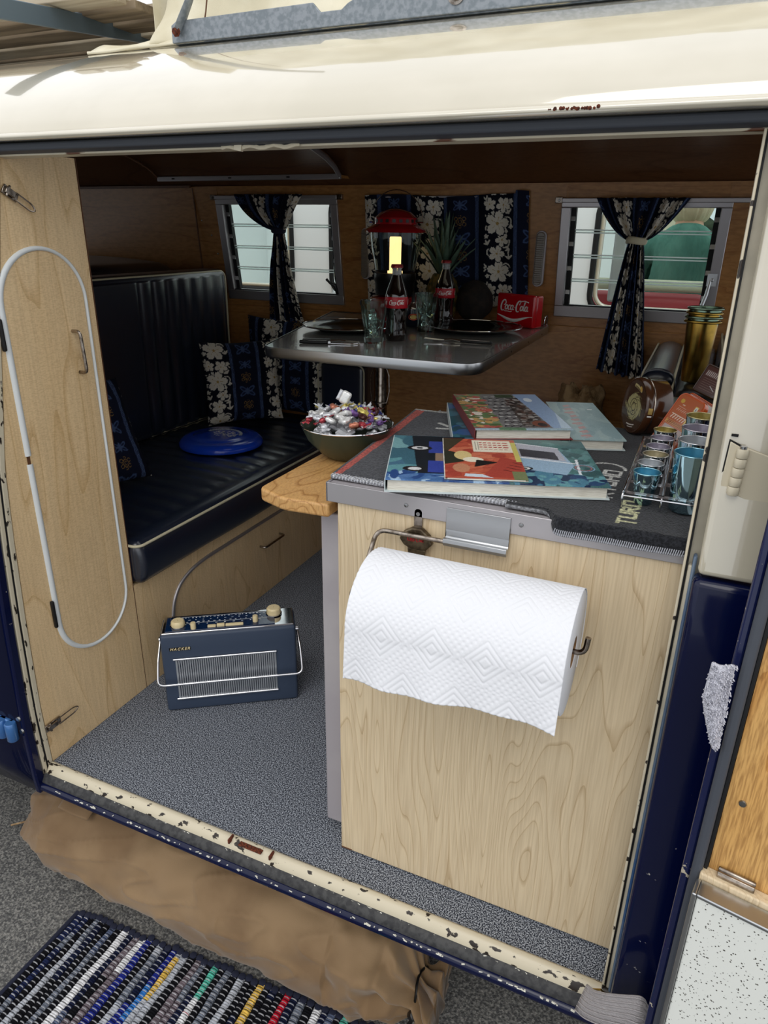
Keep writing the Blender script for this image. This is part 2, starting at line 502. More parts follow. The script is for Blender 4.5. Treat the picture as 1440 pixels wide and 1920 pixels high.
# ceiling: sloping cove, then flat
CE = [(2.312, 1.213), (2.20, 1.285), (2.02, 1.335), (1.6, 1.365), (1.2, 1.335), (1.02, 1.24), (0.955, 1.19)]
ce = MB()
def shell(mb, prof, th, x0, x1): mb.prism(prof + [(y, z + th) for y, z in reversed(prof)], x0, x1, 'x')
HX0, HX1 = -1.00, 0.20          # pop-top hatch
shell(ce, CE, .012, -3.0, HX0); shell(ce, CE, .012, HX1, .5)
shell(ce, CE[:4], .012, HX0, HX1); shell(ce, CE[4:], .012, HX0, HX1)
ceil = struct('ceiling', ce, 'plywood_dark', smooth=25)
tag(ceil, 'dark brown curved plywood ceiling of the van', 'ceiling', kind='structure')
# end walls (rear behind the backrest, front cab beyond frame)
we = MB(); we.box(-3.02, -3.0, 0.85, 2.36, 0.0, .80); we.box(-3.02, -3.0, 0.85, 2.36, 1.18, 1.36); we.box(-3.02, -3.0, .85, 1.05, .8, 1.18); we.box(-3.02, -3.0, 2.16, 2.36, .8, 1.18)
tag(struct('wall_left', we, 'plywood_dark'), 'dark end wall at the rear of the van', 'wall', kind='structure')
wr = MB(); wr.box(0.5, 0.52, 0.85, 2.36, 0.0, .70); wr.box(0.5, 0.52, 0.85, 2.36, 1.2, 1.36)
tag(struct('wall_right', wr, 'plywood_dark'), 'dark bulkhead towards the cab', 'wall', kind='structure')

# ------------------------------------------------------------------ outer shell
RP = [(0.905, 1.213), (0.915, 1.232), (0.94, 1.258), (0.98, 1.287), (1.04, 1.320), (1.12, 1.353), (1.22, 1.385), (1.36, 1.415), (1.6, 1.44), (2.0, 1.40), (2.25, 1.30), (2.40, 1.20)]
rp = []
for i in range(len(RP) - 1):
    for k in range(4):
        t = k / 4
        # Catmull-Rom
        p0 = RP[max(i - 1, 0)]; p1 = RP[i]; p2 = RP[i + 1]; p3 = RP[min(i + 2, len(RP) - 1)]
        rp.append(tuple(0.5 * ((2 * p1[j]) + (-p0[j] + p2[j]) * t + (2 * p0[j] - 5 * p1[j] + 4 * p2[j] - p3[j]) * t * t + (-p0[j] + 3 * p1[j] - 3 * p2[j] + p3[j]) * t ** 3) for j in (0, 1)))
rp.append(RP[-1])
rf = MB()
shell(rf, rp, -.01, -3.05, HX0); shell(rf, rp, -.01, HX1, .75)
shell(rf, [p for p in rp if p[0] < 1.30], -.01, HX0, HX1); shell(rf, [p for p in rp if p[0] > 1.98], -.01, HX0, HX1)
roof = struct('roof', rf, 'cream_paint', smooth=40)
tag(roof, 'glossy cream painted curved van roof', 'roof', kind='structure')
gut = MB(); gut.prism([(0.915, 1.214), (0.892, 1.211), (0.888, 1.206), (0.892, 1.201), (0.925, 1.202), (0.93, 1.212)], -3.05, 0.75, 'x')
build('drip_rail', gut, 'cream_paint', roof, smooth=60, bevel=0.002)
rust = MB()
rd = random.Random(4)
for i in range(26):
    x = -0.195 + 0.052 * i / 25 + rd.uniform(-.002, .002)
    rust.lathe([(rd.uniform(.0008, .0024), 0), (.0005, .0007)], (x, 0.8885, 1.2065 + rd.uniform(-.0008, .0008)), 7, rotm(90))
mat('rust', (110, 52, 28), rough=0.9, c2=(60, 28, 18), nscale=300)
build('rust_patch', rust, 'rust', roof)

sl = MB(); sl.prism([(0.928, 1.203), (0.918, 1.200), (0.918, 1.190), (0.932, 1.186), (0.95, 1.188), (0.95, 1.203)], -3.05, 0.6, 'x')
t1 = struct('trim_1', sl, 'rubber_grey', smooth=60, bevel=0.002)
tag(t1, 'dark grey rubber door seal along the top of the opening', 'seal', kind='structure')
fl2 = MB(); fl2.prism([(0.934, 1.1875), (0.934, 1.1835), (0.952, 1.1815), (0.952, 1.1875)], -3.05, 0.6, 'x')
t2 = struct('trim_2', fl2, 'cream_rusty', bevel=0.001)
tag(t2, 'thin chipped cream flange above the opening', 'trim', kind='structure')
# folded tape / seam lumps in the flange
lump = MB()
lump.obox((-0.640, 0.931, 1.189), (0.012, 0.006, 0.018), rotm(0, 12, 0))
lump.tube([(-0.670 + 0.008 * i, 0.932 + 0.001 * math.sin(i * 2.1), 1.1845 + 0.0018 * math.sin(i * 1.3)) for i in range(17)], 0.0032, 7)
build('peeling_flap', lump, 'cream_rusty', t2)

# left jamb: two cream ridges and the blue body skin behind
def vstrip(mb, x0, x1, d0, d1, z0, z1, n=14):
    zs = [lerp(z0, z1, i / n) for i in range(n + 1)]
    mb.grid(2, n + 1, lambda u, v: (lerp(x0, x1, u), yf(lerp(z0, z1, v)) - d0, lerp(z0, z1, v)))
    return mb
def vbar(x0, x1, d0, d1, z0, z1, n=16, taper=None):
    """bar following the flange curve between depths d0<d1 (towards the camera)"""
    mb = MB(); vs = []
    for i in range(n + 1):
        z = lerp(z0, z1, i / n); y = yf(z)
        vs += [(x0, y - d0, z), (x1, y - d0, z), (x1, y - d1, z), (x0, y - d1, z)]
    fs = []
    for i in range(n):
        for k in range(4):
            a = i * 4 + k; b = i * 4 + (k + 1) % 4
            fs.append((a, b, b + 4, a + 4))
    fs.append((3, 2, 1, 0)); fs.append(tuple(n * 4 + k for k in range(4)))
    mb.add(vs, fs); return mb
jl = struct('trim_3', vbar(-1.136, -1.128, 0.001, 0.012, -0.01, 1.185), 'cream_chipped', smooth=30, bevel=0.0015)
tag(jl, 'chipped cream door jamb along the left edge of the opening', 'trim', kind='structure')
build('groove', vbar(-1.136, -1.1295, 0.0125, 0.0165, -0.01, 1.185), 'seal_black', jl)
build('outer_ridge', vbar(-1.138, -1.127, 0.017, 0.027, -0.03, 1.185), 'cream_chipped', jl, bevel=0.002)

bl = MB()
def skin(u, v):
    z = lerp(-0.05, 0.70, v)
    bulge = 0.010 * math.sin(PI * min(1, (z + .05) / .75))
    return (lerp(-3.0, -1.135, u), yf(z) - 0.030 - bulge, z)
bl.grid(12, 16, skin)
bs = struct('wall_front', bl, 'blue_paint', smooth=60, solid=0.012, solid_off=1)
tag(bs, 'glossy navy blue body side left of the opening', 'body panel', kind='structure')
bu = MB()
bu.grid(12, 14, lambda u, v: (lerp(-3.0, -1.135, u), yf(lerp(.70, 1.19, v)) - 0.030, lerp(.70, 1.19, v)))
build('upper_side', bu, 'cream_paint', bs, solid=0.012, solid_off=1)
br = vbar(-1.141, -1.1265, 0.0275, 0.048, -0.05, 0.70)
build('jamb_edge', br, 'blue_chipped', bs, bevel=0.004)
lw = MB(); lw.box(-3.0, -1.12, 0.88, 0.93, -0.16, -0.052)
build('underside_rail', lw, 'seal_black', bs, bevel=0.01)

# sill: cream step, rubber strip, blue edge
si = MB(); si.prism([(0.812, 0.003), (0.806, 0.007), (0.798, 0.004), (0.789, -0.010), (0.792, -0.03), (0.812, -0.03)], -1.125, 0.045, 'x')
sill = struct('trim_4', si, 'cream_chipped', smooth=60)
tag(sill, 'scuffed cream metal door sill with flaking paint', 'sill', kind='structure')
sr = MB(); sr.prism([(0.791, -0.009), (0.783, -0.013), (0.776, -0.024), (0.780, -0.034), (0.80, -0.034)], -1.13, 0.05, 'x')
build('rubber_strip', sr, 'rubber_dark', sill, smooth=60)
sb = MB(); sb.prism([(0.779, -0.026), (0.771, -0.029), (0.768, -0.038), (0.775, -0.046), (0.80, -0.05), (0.80, -0.035)], -1.14, 0.06, 'x')
build('blue_edge', sb, 'blue_chipped', sill, smooth=60)
ss = MB(); ss.box(-3.0, 0.5, 0.83, 2.35, -0.10, -0.037)
build('chassis', ss, 'seal_black', sill)
# striker plate pieces in the middle of the sill
sp_ = MB(); sp_.obox((-0.655, 0.797, 0.006), (0.004, 0.016, 0.010)); sp_.obox((-0.565, 0.797, 0.006), (0.004, 0.016, 0.009))
sp_.obox((-0.610, 0.796, 0.0055), (0.05, 0.010, 0.003))
build('striker_plate', sp_, 'rust', sill, bevel=0.001)

# white flakes scattered along sill edge
mat('flake_white', (228, 226, 214), rough=0.6)
fk = MB(); rd = random.Random(8)
for i in range(260):
    x = rd.uniform(-1.1, 0.0); e = rd.choice((0, 0, 1))
    y, z = ((0.7885, -0.0125) if e == 0 else (0.7705, -0.0285))
    L_ = rd.uniform(.001, .007)
    fk.obox((x, y + rd.uniform(-.001, .001), z + rd.uniform(-.0008, .0016)), (L_, rd.uniform(.001, .0035), .0012), rotm(rd.uniform(-40, 0), 0, rd.uniform(-25, 25)))
build('paint_flakes', fk, 'flake_white', sill, kind='stuff')

# right pillar
PX = 0.026
pr = struct('trim_5', vbar(PX, PX + 0.003, -0.002, 0.012, -0.02, 1.185), 'cream_chipped', bevel=0.0008)
tag(pr, 'thin chipped cream flange edge of the right door pillar', 'trim', kind='structure')
build('jamb_face', vbar(PX + 0.003, PX + 0.020, -0.010, -0.004, -0.02, 1.185), 'cream_primer', pr)
build('seal', vbar(PX + 0.0028, PX + 0.0058, -0.006, 0.004, -0.02, 1.185), 'seal_black', pr)
up = vbar(PX + 0.016, 0.12, 0.006, 0.034, 0.712, 1.19)
pu = struct('trim_6', up, 'cream_paint', bevel=0.007, bseg=3)
tag(pu, 'cream painted upper body panel beside the open door', 'body panel', kind='structure')
lo_ = vbar(PX + 0.013, 0.14, 0.006, 0.036, -0.05, 0.708)
pb = struct('trim_7', lo_, 'blue_chipped', bevel=0.008, bseg=3)
tag(pb, 'navy blue lower body panel beside the open door', 'body panel', kind='structure')
build('inner_jamb', vbar(PX + 0.006, PX + 0.0125, -0.002, 0.008, -0.05, 0.712), 'cream_primer', pb, bevel=0.002)
mat('overspray', (34, 74, 120), rough=.35, c2=(120, 132, 140), nscale=16, ramp=(.35, .75), stretch=(1, 1, .25))
build('overspray_edge', vbar(PX + 0.0100, PX + 0.0145, -0.001, 0.0125, -0.05, 0.725), 'overspray', pb, bevel=0.002)

# ------------------------------------------------------------------ more materials
mat('vinyl', (15, 24, 42), rough=0.36, spec=0.75, bump=0.25, bscale=420, bdist=0.0006)
_b = MATS['vinyl'].node_tree.nodes['Principled BSDF']; _b.inputs['Coat Weight'].default_value = .55; _b.inputs['Coat Roughness'].default_value = .24; _b.inputs['Coat IOR'].default_value = 1.8
mat('piping', (196, 188, 160), rough=0.45)
mat('cloth_print', (200, 200, 200), rough=0.85, attr=True, bump=0.2, bscale=900, bdist=0.0004, spec=0.2)
mat('paper_print', (200, 200, 200), rough=0.28, attr=True, spec=0.5)
mat('metal_print', (200, 200, 200), rough=0.22, attr=True, spec=0.6, coat=0.5)
mat('page_edges', (226, 222, 210), rough=0.8, c2=(196, 190, 176), nscale=60, stretch=(1, 1, 40))
mat('brown_wood', (96, 62, 38), rough=0.7)
mat('gold_text', (190, 160, 90), rough=0.35, metal=0.5)
mat('white_text', (238, 238, 234), rough=0.5)
mat('cream_knob', (222, 204, 160), rough=0.35)

def rbox(x0, x1, y0, y1, z0, z1, r, n=(20, 20, 8), disp=None):
    """rounded subdivided box with merged vertices; disp(p, nrm)->p"""
    mb = MB(); idx = {}; vs = []; fs = []
    lo = (x0, y0, z0); hi = (x1, y1, z1)
    def vert(u, v, w):
        key = (u, v, w)
        if key in idx: return idx[key]
        q = [0, 0, 0]
        for k, (t, m) in enumerate(zip((u, v, w), n)):
            # concentrate samples near the edges
            s = t / m; d = hi[k] - lo[k]; rr = min(r, d * 0.49)
            a = int(max(1, m * 0.2))
            if t <= a: q[k] = lo[k] + rr * (t / a)
            elif t >= m - a: q[k] = hi[k] - rr * ((m - t) / a)
            else: q[k] = lo[k] + rr + (d - 2 * rr) * (t - a) / (m - 2 * a)
        p = Vector(q); c = Vector([min(max(q[k], lo[k] + min(r, (hi[k] - lo[k]) * .49)), hi[k] - min(r, (hi[k] - lo[k]) * .49)) for k in range(3)])
        d = p - c; nrm = d.normalized() if d.length > 1e-9 else Vector((0, 0, 1))
        p2 = c + nrm * r if d.length > 1e-9 else p
        # keep inside box on thin sides
        p2 = Vector([min(max(p2[k], lo[k]), hi[k]) for k in range(3)])
        if disp: p2 = Vector(disp(p2, nrm))
        idx[key] = len(vs); vs.append(tuple(p2)); return idx[key]
    for ax in range(3):
        b, c = [(1, 2), (2, 0), (0, 1)][ax]
        for side in (0, n[ax]):
            for i in range(n[b]):
                for j in range(n[c]):
                    q = []
                    for (di, dj) in ((0, 0), (1, 0), (1, 1), (0, 1)):
                        k = [0, 0, 0]; k[ax] = side; k[b] = i + di; k[c] = j + dj
                        q.append(vert(*k))
                    if side == 0: q.reverse()
                    fs.append(tuple(q))
    mb.add(vs, fs); return mb

# ------------------------------------------------------------------ wardrobe with the stadium door
wd = thing('wardrobe', 'tall maple wardrobe at the left edge of the opening, with an oval door', 'wardrobe', (-1.13, 0.95, 0.0))
vs = []; n = 30
prof = [(yf(lerp(0.001, 1.195, i / n)) + 0.001, lerp(0.001, 1.195, i / n)) for i in range(n + 1)]
poly = prof + [(1.103, 1.195), (1.105, 0.001)]
build('side_panel', MB().prism(poly, -1.142, -1.130, 'x'), 'maple_panel', wd, smooth=0)
build('carcass', MB().prism([(0.87, 0.001), (0.87, 0.6), (0.95, 1.19), (1.10, 1.19), (1.10, 0.001)], -1.60, -1.143, 'x'), 'maple_panel', wd)
build('edge_strip', MB().box(-1.1425, -1.1295, 1.105, 1.1062, 0.001, 1.195), 'brown_wood', wd)
def stadium(cy, z0, z1, r, n=16):
    return [(cy + r * math.cos(math.radians(a)), z1 - r + r * math.sin(math.radians(a))) for a in [180 * i / n for i in range(n + 1)]] + \
           [(cy + r * math.cos(math.radians(a)), z0 + r + r * math.sin(math.radians(a))) for a in [180 + 180 * i / n for i in range(n + 1)]]
cy = 0.984
dr = build('door', MB().prism(stadium(cy, 0.212, 1.034, 0.092), -1.1305, -1.1275, 'x'), 'maple_panel', wd, bevel=0.0006)
outer = stadium(cy, 0.203, 1.043, 0.101, 24)
# T-moulding: wide on the hinge side, thin on the handle side, with a gap where a piece is missing
n = len(outer); vs = []; fs = []
inner = []
for (y, z) in outer:
    s = (y - (cy - .101)) / .202            # 0 at hinge side
    wdt = lerp(0.0125, 0.006, max(0, min(1, s * 1.3)))
    c0 = min(max(z, 0.203 + .101), 1.043 - .101)
    d = Vector((y - cy, z - c0)); L_ = d.length
    d = d / L_; inner.append((y - d[0] * wdt, z - d[1] * wdt))
def dens(pl):
    out = []
    for i in range(len(pl)):
        a = pl[i]; b = pl[(i + 1) % len(pl)]; m = 40 if math.dist(a, b) > .2 else 1
        for k in range(m): out.append((lerp(a[0], b[0], k / m), lerp(a[1], b[1], k / m)))
    return out
od, idn = dens(outer), dens(inner)
xs_ = (-1.1300, -1.1262, -1.1250, -1.1262, -1.1300)
for (a, b) in zip(od, idn):
    for t, x in zip((0, 0.12, 0.5, 0.88, 1), xs_): vs.append((x, lerp(a[0], b[0], t), lerp(a[1], b[1], t)))
N = len(od)
for i in range(N):
    j = (i + 1) % N
    zc = (od[i][1] + od[j][1]) / 2; yc = od[i][0]
    if yc < cy - .09 and 0.648 < zc < 0.672: continue
    for k in range(4): fs.append((i * 5 + k, i * 5 + k + 1, j * 5 + k + 1, j * 5 + k))
build('door_trim', MB().add(vs, fs), 'white_plastic', wd, smooth=60)
build('bare_edge', MB().box(-1.1303, -1.1285, cy - .0985, cy - .091, 0.645, 0.675), 'brown_wood', wd)
def bar_handle(mb, p0, p1, out, r=0.0035, bend=0.012):
    out = Vector(out); p0 = Vector(p0); p1 = Vector(p1)
    mb.tube(fillet([p0, p0 + out, p1 + out, p1], bend, 5), r, 10); return mb
hd = build('handle', bar_handle(MB(), (-1.128, 1.036, 0.886), (-1.128, 1.040, 0.805), (0.020, 0, 0)), 'chrome_worn', dr)
for z0, z1 in ((0.868, 0.925), (0.30, 0.363)):
    h = build('hinge', rbox(-1.130, -1.122, cy - .1085, cy - .1015, z0, z1, 0.003, (4, 4, 8)), 'black_plastic', wd)
def clasp(name, p, q, label):
    """over-centre toggle latch with wire loop lying along p->q on the panel"""
    p = Vector(p); q = Vector(q); d = (q - p); L_ = d.length; d.normalize(); up = Vector((1, 0, 0)); s = d.cross(up)
    R = Matrix((d, s, up)).transposed()
    mb = MB(); mb.obox(p + d * L_ * .22 + up * .003, (L_ * .45, .016, .004), R)
    mb.obox(p + d * L_ * .18 + up * .007, (L_ * .28, .011, .006), R)
    mb.tube([p + d * L_ * .12 + s * .010 + up * .007, p + d * L_ * .12 - s * .010 + up * .007], .0025, 8)
    o = build('latch', mb, 'chrome_worn', wd, bevel=0.001, label=label)
    a = [p + d * L_ * .35 + s * .0065, p + d * L_ * .85 + s * .0065, p + d * L_ + s * .0, p + d * L_ * .85 - s * .0065, p + d * L_ * .35 - s * .0065]
    wl = MB(); wl.tube(fillet([v + up * (.008 - .002 * i / 4) for i, v in enumerate(a)], .006, 4), .0014, 8)
    mw = build('wire_loop', wl, 'chrome_worn', None)
    mw.parent = o
    for v in mw.data.vertices: v.co = v.co - Vector(root_loc(o))
clasp('latch', (-1.129, 0.932, 1.136), (-1.129, 0.990, 1.100), 'worn chrome toggle latch at the top')
clasp('latch', (-1.129, 0.808, 0.090), (-1.129, 0.895, 0.092), 'worn chrome toggle latch near the floor')

# ------------------------------------------------------------------ bench
bn = thing('bench_box', 'low maple bench box carrying the navy cushion, with an arched trim', 'bench', (-1.13, 1.7, 0))
build('front_panel', MB().box(-1.142, -1.130, 1.107, 2.350, 0.001, 0.287), 'maple_panel', bn, smooth=0)
build('box', MB().box(-1.75, -1.143, 1.107, 2.350, 0.001, 0.285), 'maple_panel', bn)
pts = [(-1.129, 1.205, 0.012), (-1.129, 1.222, 0.13), (-1.129, 1.235, 0.185), (-1.129, 1.262, 0.219), (-1.129, 1.31, 0.239), (-1.129, 1.37, 0.246), (-1.129, 1.6, 0.246), (-1.129, 2.30, 0.246)]
build('arched_trim', MB().tube(fillet(pts, .05, 5), .0052, 8), 'alu_satin', bn, smooth=80)
build('drawer_handle', bar_handle(MB(), (-1.130, 1.635, 0.170), (-1.130, 1.745, 0.170), (0.020, 0, 0), .0035), 'chrome_worn', bn)

def rib(t, period, depth):
    """stitched channel"""
    f = (t / period) % 1.0
    return depth * (abs(math.sin(PI * f)) ** 0.55 - 1)
sc = thing('seat_cushion', 'glossy navy vinyl seat cushion with stitched channels and cream piping', 'cushion', (-1.4, 1.7, 0.29))
def dseat(p, nn):
    x, y, z = p
    if nn[2] > 0.5 and y > 1.14:
        z += rib(y + 0.05 * (x + 1.4), 0.062, 0.0075) * max(0, min(1, (-1.15 - x) / .012))
        z += 0.004 * math.sin(y * 5) + 0.006 * math.sin(PI * (x + 1.69) / .59)
        if abs(x + 1.17) < .01: z -= .003
    if nn[0] > 0.5: x += 0.010 * math.sin(PI * (z - .29) / .11) + 0.003 * math.sin(y * 9)
    return (x, y, z)
build('cushion', rbox(-1.69, -1.105, 1.108, 2.34, 0.288, 0.400, 0.022, (48, 190, 10), dseat), 'vinyl', sc, smooth=180)
def loop_rect(x0, x1, y0, y1, z, r):
    return [(x, y, z) for x, y in rrect(x0, x1, y0, y1, r, 6)]
build('piping', MB().tube(loop_rect(-1.686, -1.103, 1.109, 2.335, 0.391, 0.02), .0035, 8, closed=True), 'piping', sc, smooth=80)
bk = thing('backrest_cushion', 'tall navy vinyl backrest with vertical channels at the left of the bench', 'cushion', (-1.72, 1.8, 0.40))
def dback(p, nn):
    x, y, z = p
    if nn[0] > 0.5 and z < .915:
        if y > 1.80: x += rib(y - 1.80, 0.066, 0.011)
        x += 0.010 * math.sin(PI * (y - 1.1) / 1.2)
    if z > 0.9: z += 0.0
    return (x, y, z)
build('cushion', rbox(-1.77, -1.655, 1.12, 2.285, 0.403, 0.935, 0.028, (10, 170, 50), dback), 'vinyl', bk, smooth=180)
build('piping', MB().tube([(-1.665, a, b) for a, b in rrect(1.13, 2.281, 0.41, 0.928, 0.03, 6)], .0035, 8, closed=True), 'piping', bk, smooth=80)
fc = thing('end_cushion', 'small navy vinyl cushion standing at the far end of the bench under the table', 'cushion', (-1.3, 2.28, 0.40))
build('cushion', rbox(-1.245, -1.062, 2.235, 2.335, 0.404, 0.635, 0.022, (24, 8, 22)), 'vinyl', fc, smooth=180)
build('piping', MB().tube([(a, 2.238, b) for a, b in rrect(-1.251, -1.066, 0.408, 0.631, 0.025, 6)], .003, 8, closed=True), 'piping', fc, smooth=80)
rm = thing('rear_mattress', 'dark vinyl rear mattress showing just above the backrest', 'mattress', (-2.2, 1.9, 0.5))
build('pad', rbox(-2.75, -1.90, 1.20, 2.33, 0.55, 0.935, 0.07, (24, 24, 10), lambda p, n_: (p[0], p[1], p[2] + (0.03 * math.sin(PI * (p[0] + 2.75) / .95) if n_[2] > .5 else 0))), 'vinyl', rm, smooth=180)
build('piping', MB().tube([(x, 1.205 + .0, 0.905 + 0.03 * math.sin(PI * (x + 2.75) / .95)) for x in np.linspace(-2.7, -1.85, 30)], .003, 8), 'piping', rm, smooth=80)
build('engine_deck', MB().box(-2.8, -1.79, 1.15, 2.35, 0.001, 0.55), 'carpet', rm)

# ------------------------------------------------------------------ floral fabric tile
def fabric_tile():
    T = Cv(0.24, 0.27, (10, 13, 28), 0.0011)
    # bands: 0-.095 floral black, .095-.105 lattice, .105-.215 navy with motifs, .215-.24 lattice blue
    T.rect(0.098, 0.222, 0, 1, (17, 22, 42))
    T.rect(0.098, 0.112, 0, 1, (40, 50, 78)); T.rect(0.208, 0.224, 0, 1, (40, 50, 78))
    for i in range(60):
        y = i * 0.0045
        for x0 in (0.099, 0.209):
            T.line(x0, y, x0 + 0.012, y + 0.0045, 0.0010, (74, 92, 128)); T.line(x0 + 0.012, y, x0, y + 0.0045, 0.0010, (74, 92, 128))
    def butterfly(cx, cy, s=1.0):
        for a in (35, 145, 215, 325):
            r = math.radians(a)
            T.ell(cx + math.cos(r) * .017 * s, cy + math.sin(r) * .013 * s, .017 * s, .0075 * s, (62, 80, 118), r)
            T.ell(cx + math.cos(r) * .018 * s, cy + math.sin(r) * .0135 * s, .010 * s, .0035 * s, (24, 32, 58), r)
        for a in (0, 90, 180, 270):
            r = math.radians(a); T.ell(cx + math.cos(r) * .008, cy + math.sin(r) * .008, .007, .003, (70, 88, 124), r)
    def turtle(cx, cy):
        g = (132, 104, 58)
        T.ring(cx, cy, .0105, .0018, g); T.ring(cx, cy, .0055, .0015, g)
        for a in (40, 140, 220, 320):
            r = math.radians(a); T.ring(cx + math.cos(r) * .017, cy + math.sin(r) * .013, .0055, .0016, g)
        for a in (90, 270): T.ring(cx, cy + math.sin(math.radians(a)) * .016, .0040, .0014, g)
    butterfly(.160, .035); turtle(.160, .085); butterfly(.160, .140, 1.1); turtle(.160, .195); butterfly(.160, .245, .8)
    T.rect(0.098, 0.1, 0, 1, (8, 12, 26)); T.rect(0.222, 0.226, 0, 1, (8, 12, 26))
    W = (206, 201, 188)
    # scrolls
    for (cx, cy, r, a0, a1) in ((.075, .045, .014, 0, 4.6), (.070, .125, .016, 2, 6.6), (.022, .095, .012, 1, 5), (.078, .190, .014, -1, 3.6), (.020, .170, .013, 2.5, 7), (.085, .235, .010, 0, 5)):
        T.ring(cx, cy, r, .0042, W, a0, a1); T.ell(cx + r * math.cos(a1), cy + r * math.sin(a1), .0045, .0045, W)
    for (cx, cy, a) in ((.085, .075, .8), (.078, .160, 2.2), (.012, .120, 1.1), (.086, .105, 2.6), (.015, .20, .5), (.083, .215, 1.2), (.010, .045, 2.2), (.09, .02, 1.0), (.01, .255, .6)):
        for k in range(3):
            T.ell(cx + .007 * math.cos(a + k * .9), cy + .007 * math.sin(a + k * .9), .0095, .0030, W, a + k * .9)
    for (x, y) in ((.06, .085), (.012, .018), (.09, .175), (.03, .215), (.09, .252), (.008, .145)):
        T.flower(x, y, .008, x * 40, W, W, (8, 12, 26))
    for (x, y, r, ro) in ((.048, .032, .038, .3), (.042, .090, .027, 1.2), (.060, .134, .023, .8), (.044, .184, .039, .1), (.064, .240, .024, .9), (.020, .243, .020, .4)):
        T.flower(x, y, r, ro, (214, 208, 194))
    return T
TILE = fabric_tile(); TL = TILE.lin()
def fab(u, v):
    """linear colour at metric fabric coordinates"""
    u = u / .95; v = v / .95
    i = int((u % TILE.w) / TILE.w * (TILE.nx - 1)); j = int((v % TILE.h) / TILE.h * (TILE.ny - 1))
    return TL[j, i]

def pillow(name, w, h, t, R3, loc, label, seed=0, u0=0, v0=0, n=150):
    root = thing(name, label, 'pillow', loc, (0, 0, 0), 'floral pillows on the bench')
    rd = random.Random(seed)
    for side in (1, -1):
        mb = MB(); cols = []
        def fn(u, v):
            a = u * 2 - 1; b = v * 2 - 1
            # pinched sides, pointed corners
            x = a * w / 2 * (1 - 0.07 * (1 - b * b)); z = b * h / 2 * (1 - 0.07 * (1 - a * a))
            puff = ((1 - a ** 4) * (1 - b ** 4)) ** 0.55 if abs(a) < 1 and abs(b) < 1 else 0
            wr = 0.10 * mnoise.noise(Vector((a * 2.2 + seed, b * 2.2, 3.1))) + 0.05 * mnoise.noise(Vector((a * 6 + seed, b * 6, 1)))
            y = -side * t / 2 * puff * (1 + wr * 2)
            cols.append(fab(u0 + u * w, v0 + v * h))
            p = R3 @ Vector((x, y, z)); return (p[0] + loc[0], p[1] + loc[1], p[2] + loc[2])
        m_ = n if side == 1 else 24
        mb.grid(m_, m_, fn)
        if side == -1: mb.f = [tuple(reversed(q)) for q in mb.f]
        build('front_cover' if side == 1 else 'back_cover', mb, 'cloth_print', root, smooth=180, col=cols)
    return root
# front pillow: facing the opening, resting on the seat
ang = math.atan2(2.318 - 2.08, -1.447 + 1.637)
pillow('floral_pillow', 0.285, 0.295, 0.075, Matrix.Rotation(ang, 3, 'Z') @ rotm(-8), (-1.490, 2.105, 0.560), 'square floral pillow in front, standing on the seat beside the backrest', 1, 0.005, 0.02)
pillow('floral_pillow', 0.33, 0.36, 0.060, rotm(-2, 1, 3), (-1.420, 2.296, 0.590), 'floral pillow half hidden behind the front pillow and the table', 2, 0.16, 0.10)
pillow('floral_pillow', 0.30, 0.29, 0.08, Matrix.Rotation(1.35, 3, 'Z') @ rotm(-24), (-1.452, 1.325, 0.552), 'floral pillow mostly hidden behind the wardrobe panel', 3, -0.065, 0.14)

# ------------------------------------------------------------------ frisbee
fr = thing('frisbee', 'blue plastic flying disc lying on the navy seat', 'frisbee', (-1.395, 1.83, 0.4125))
R0 = 0.137
prof = [(0.001, .030), (.05, .030), (.085, .0295), (.0875, .0275), (.10, .027), (.118, .0255), (.128, .021), (.135, .013), (.137, .006), (.1355, .001), (.133, .0005), (.131, .006), (.127, .016), (.118, .0225), (.10, .0245), (.001, .026)]
mat('frisbee_blue', (22, 66, 190), rough=0.22, coat=0.3)
build('disc', MB().lathe(prof, (-1.395, 1.83, 0.4125), 96, cap0=False, cap1=False), 'frisbee_blue', fr, smooth=60)
mat('foil_print', (214, 218, 222), rough=0.3, metal=0.2)
fp = MB(); rd = random.Random(3)
for i in range(26):
    a = math.radians(20 + i * 5.6); rr = .066
    fp.obox((-1.395 + rr * math.cos(a), 1.83 + rr * math.sin(a), .4435), (.004 + .002 * (i % 3 == 0), .010, .0006), rotm(0, 0, math.degrees(a) - 90 + rd.choice((0, 25, -25))))
for i in range(90):
    a = rd.uniform(0, 2 * PI); rr = .040 * math.sqrt(rd.random())
    fp.obox((-1.385 + rr * 1.2 * math.cos(a), 1.845 + rr * .8 * math.sin(a), .4435), (rd.uniform(.002, .009), rd.uniform(.001, .003), .0006), rotm(0, 0, rd.uniform(0, 180)))
build('foil_emblem', fp, 'foil_print', fr)

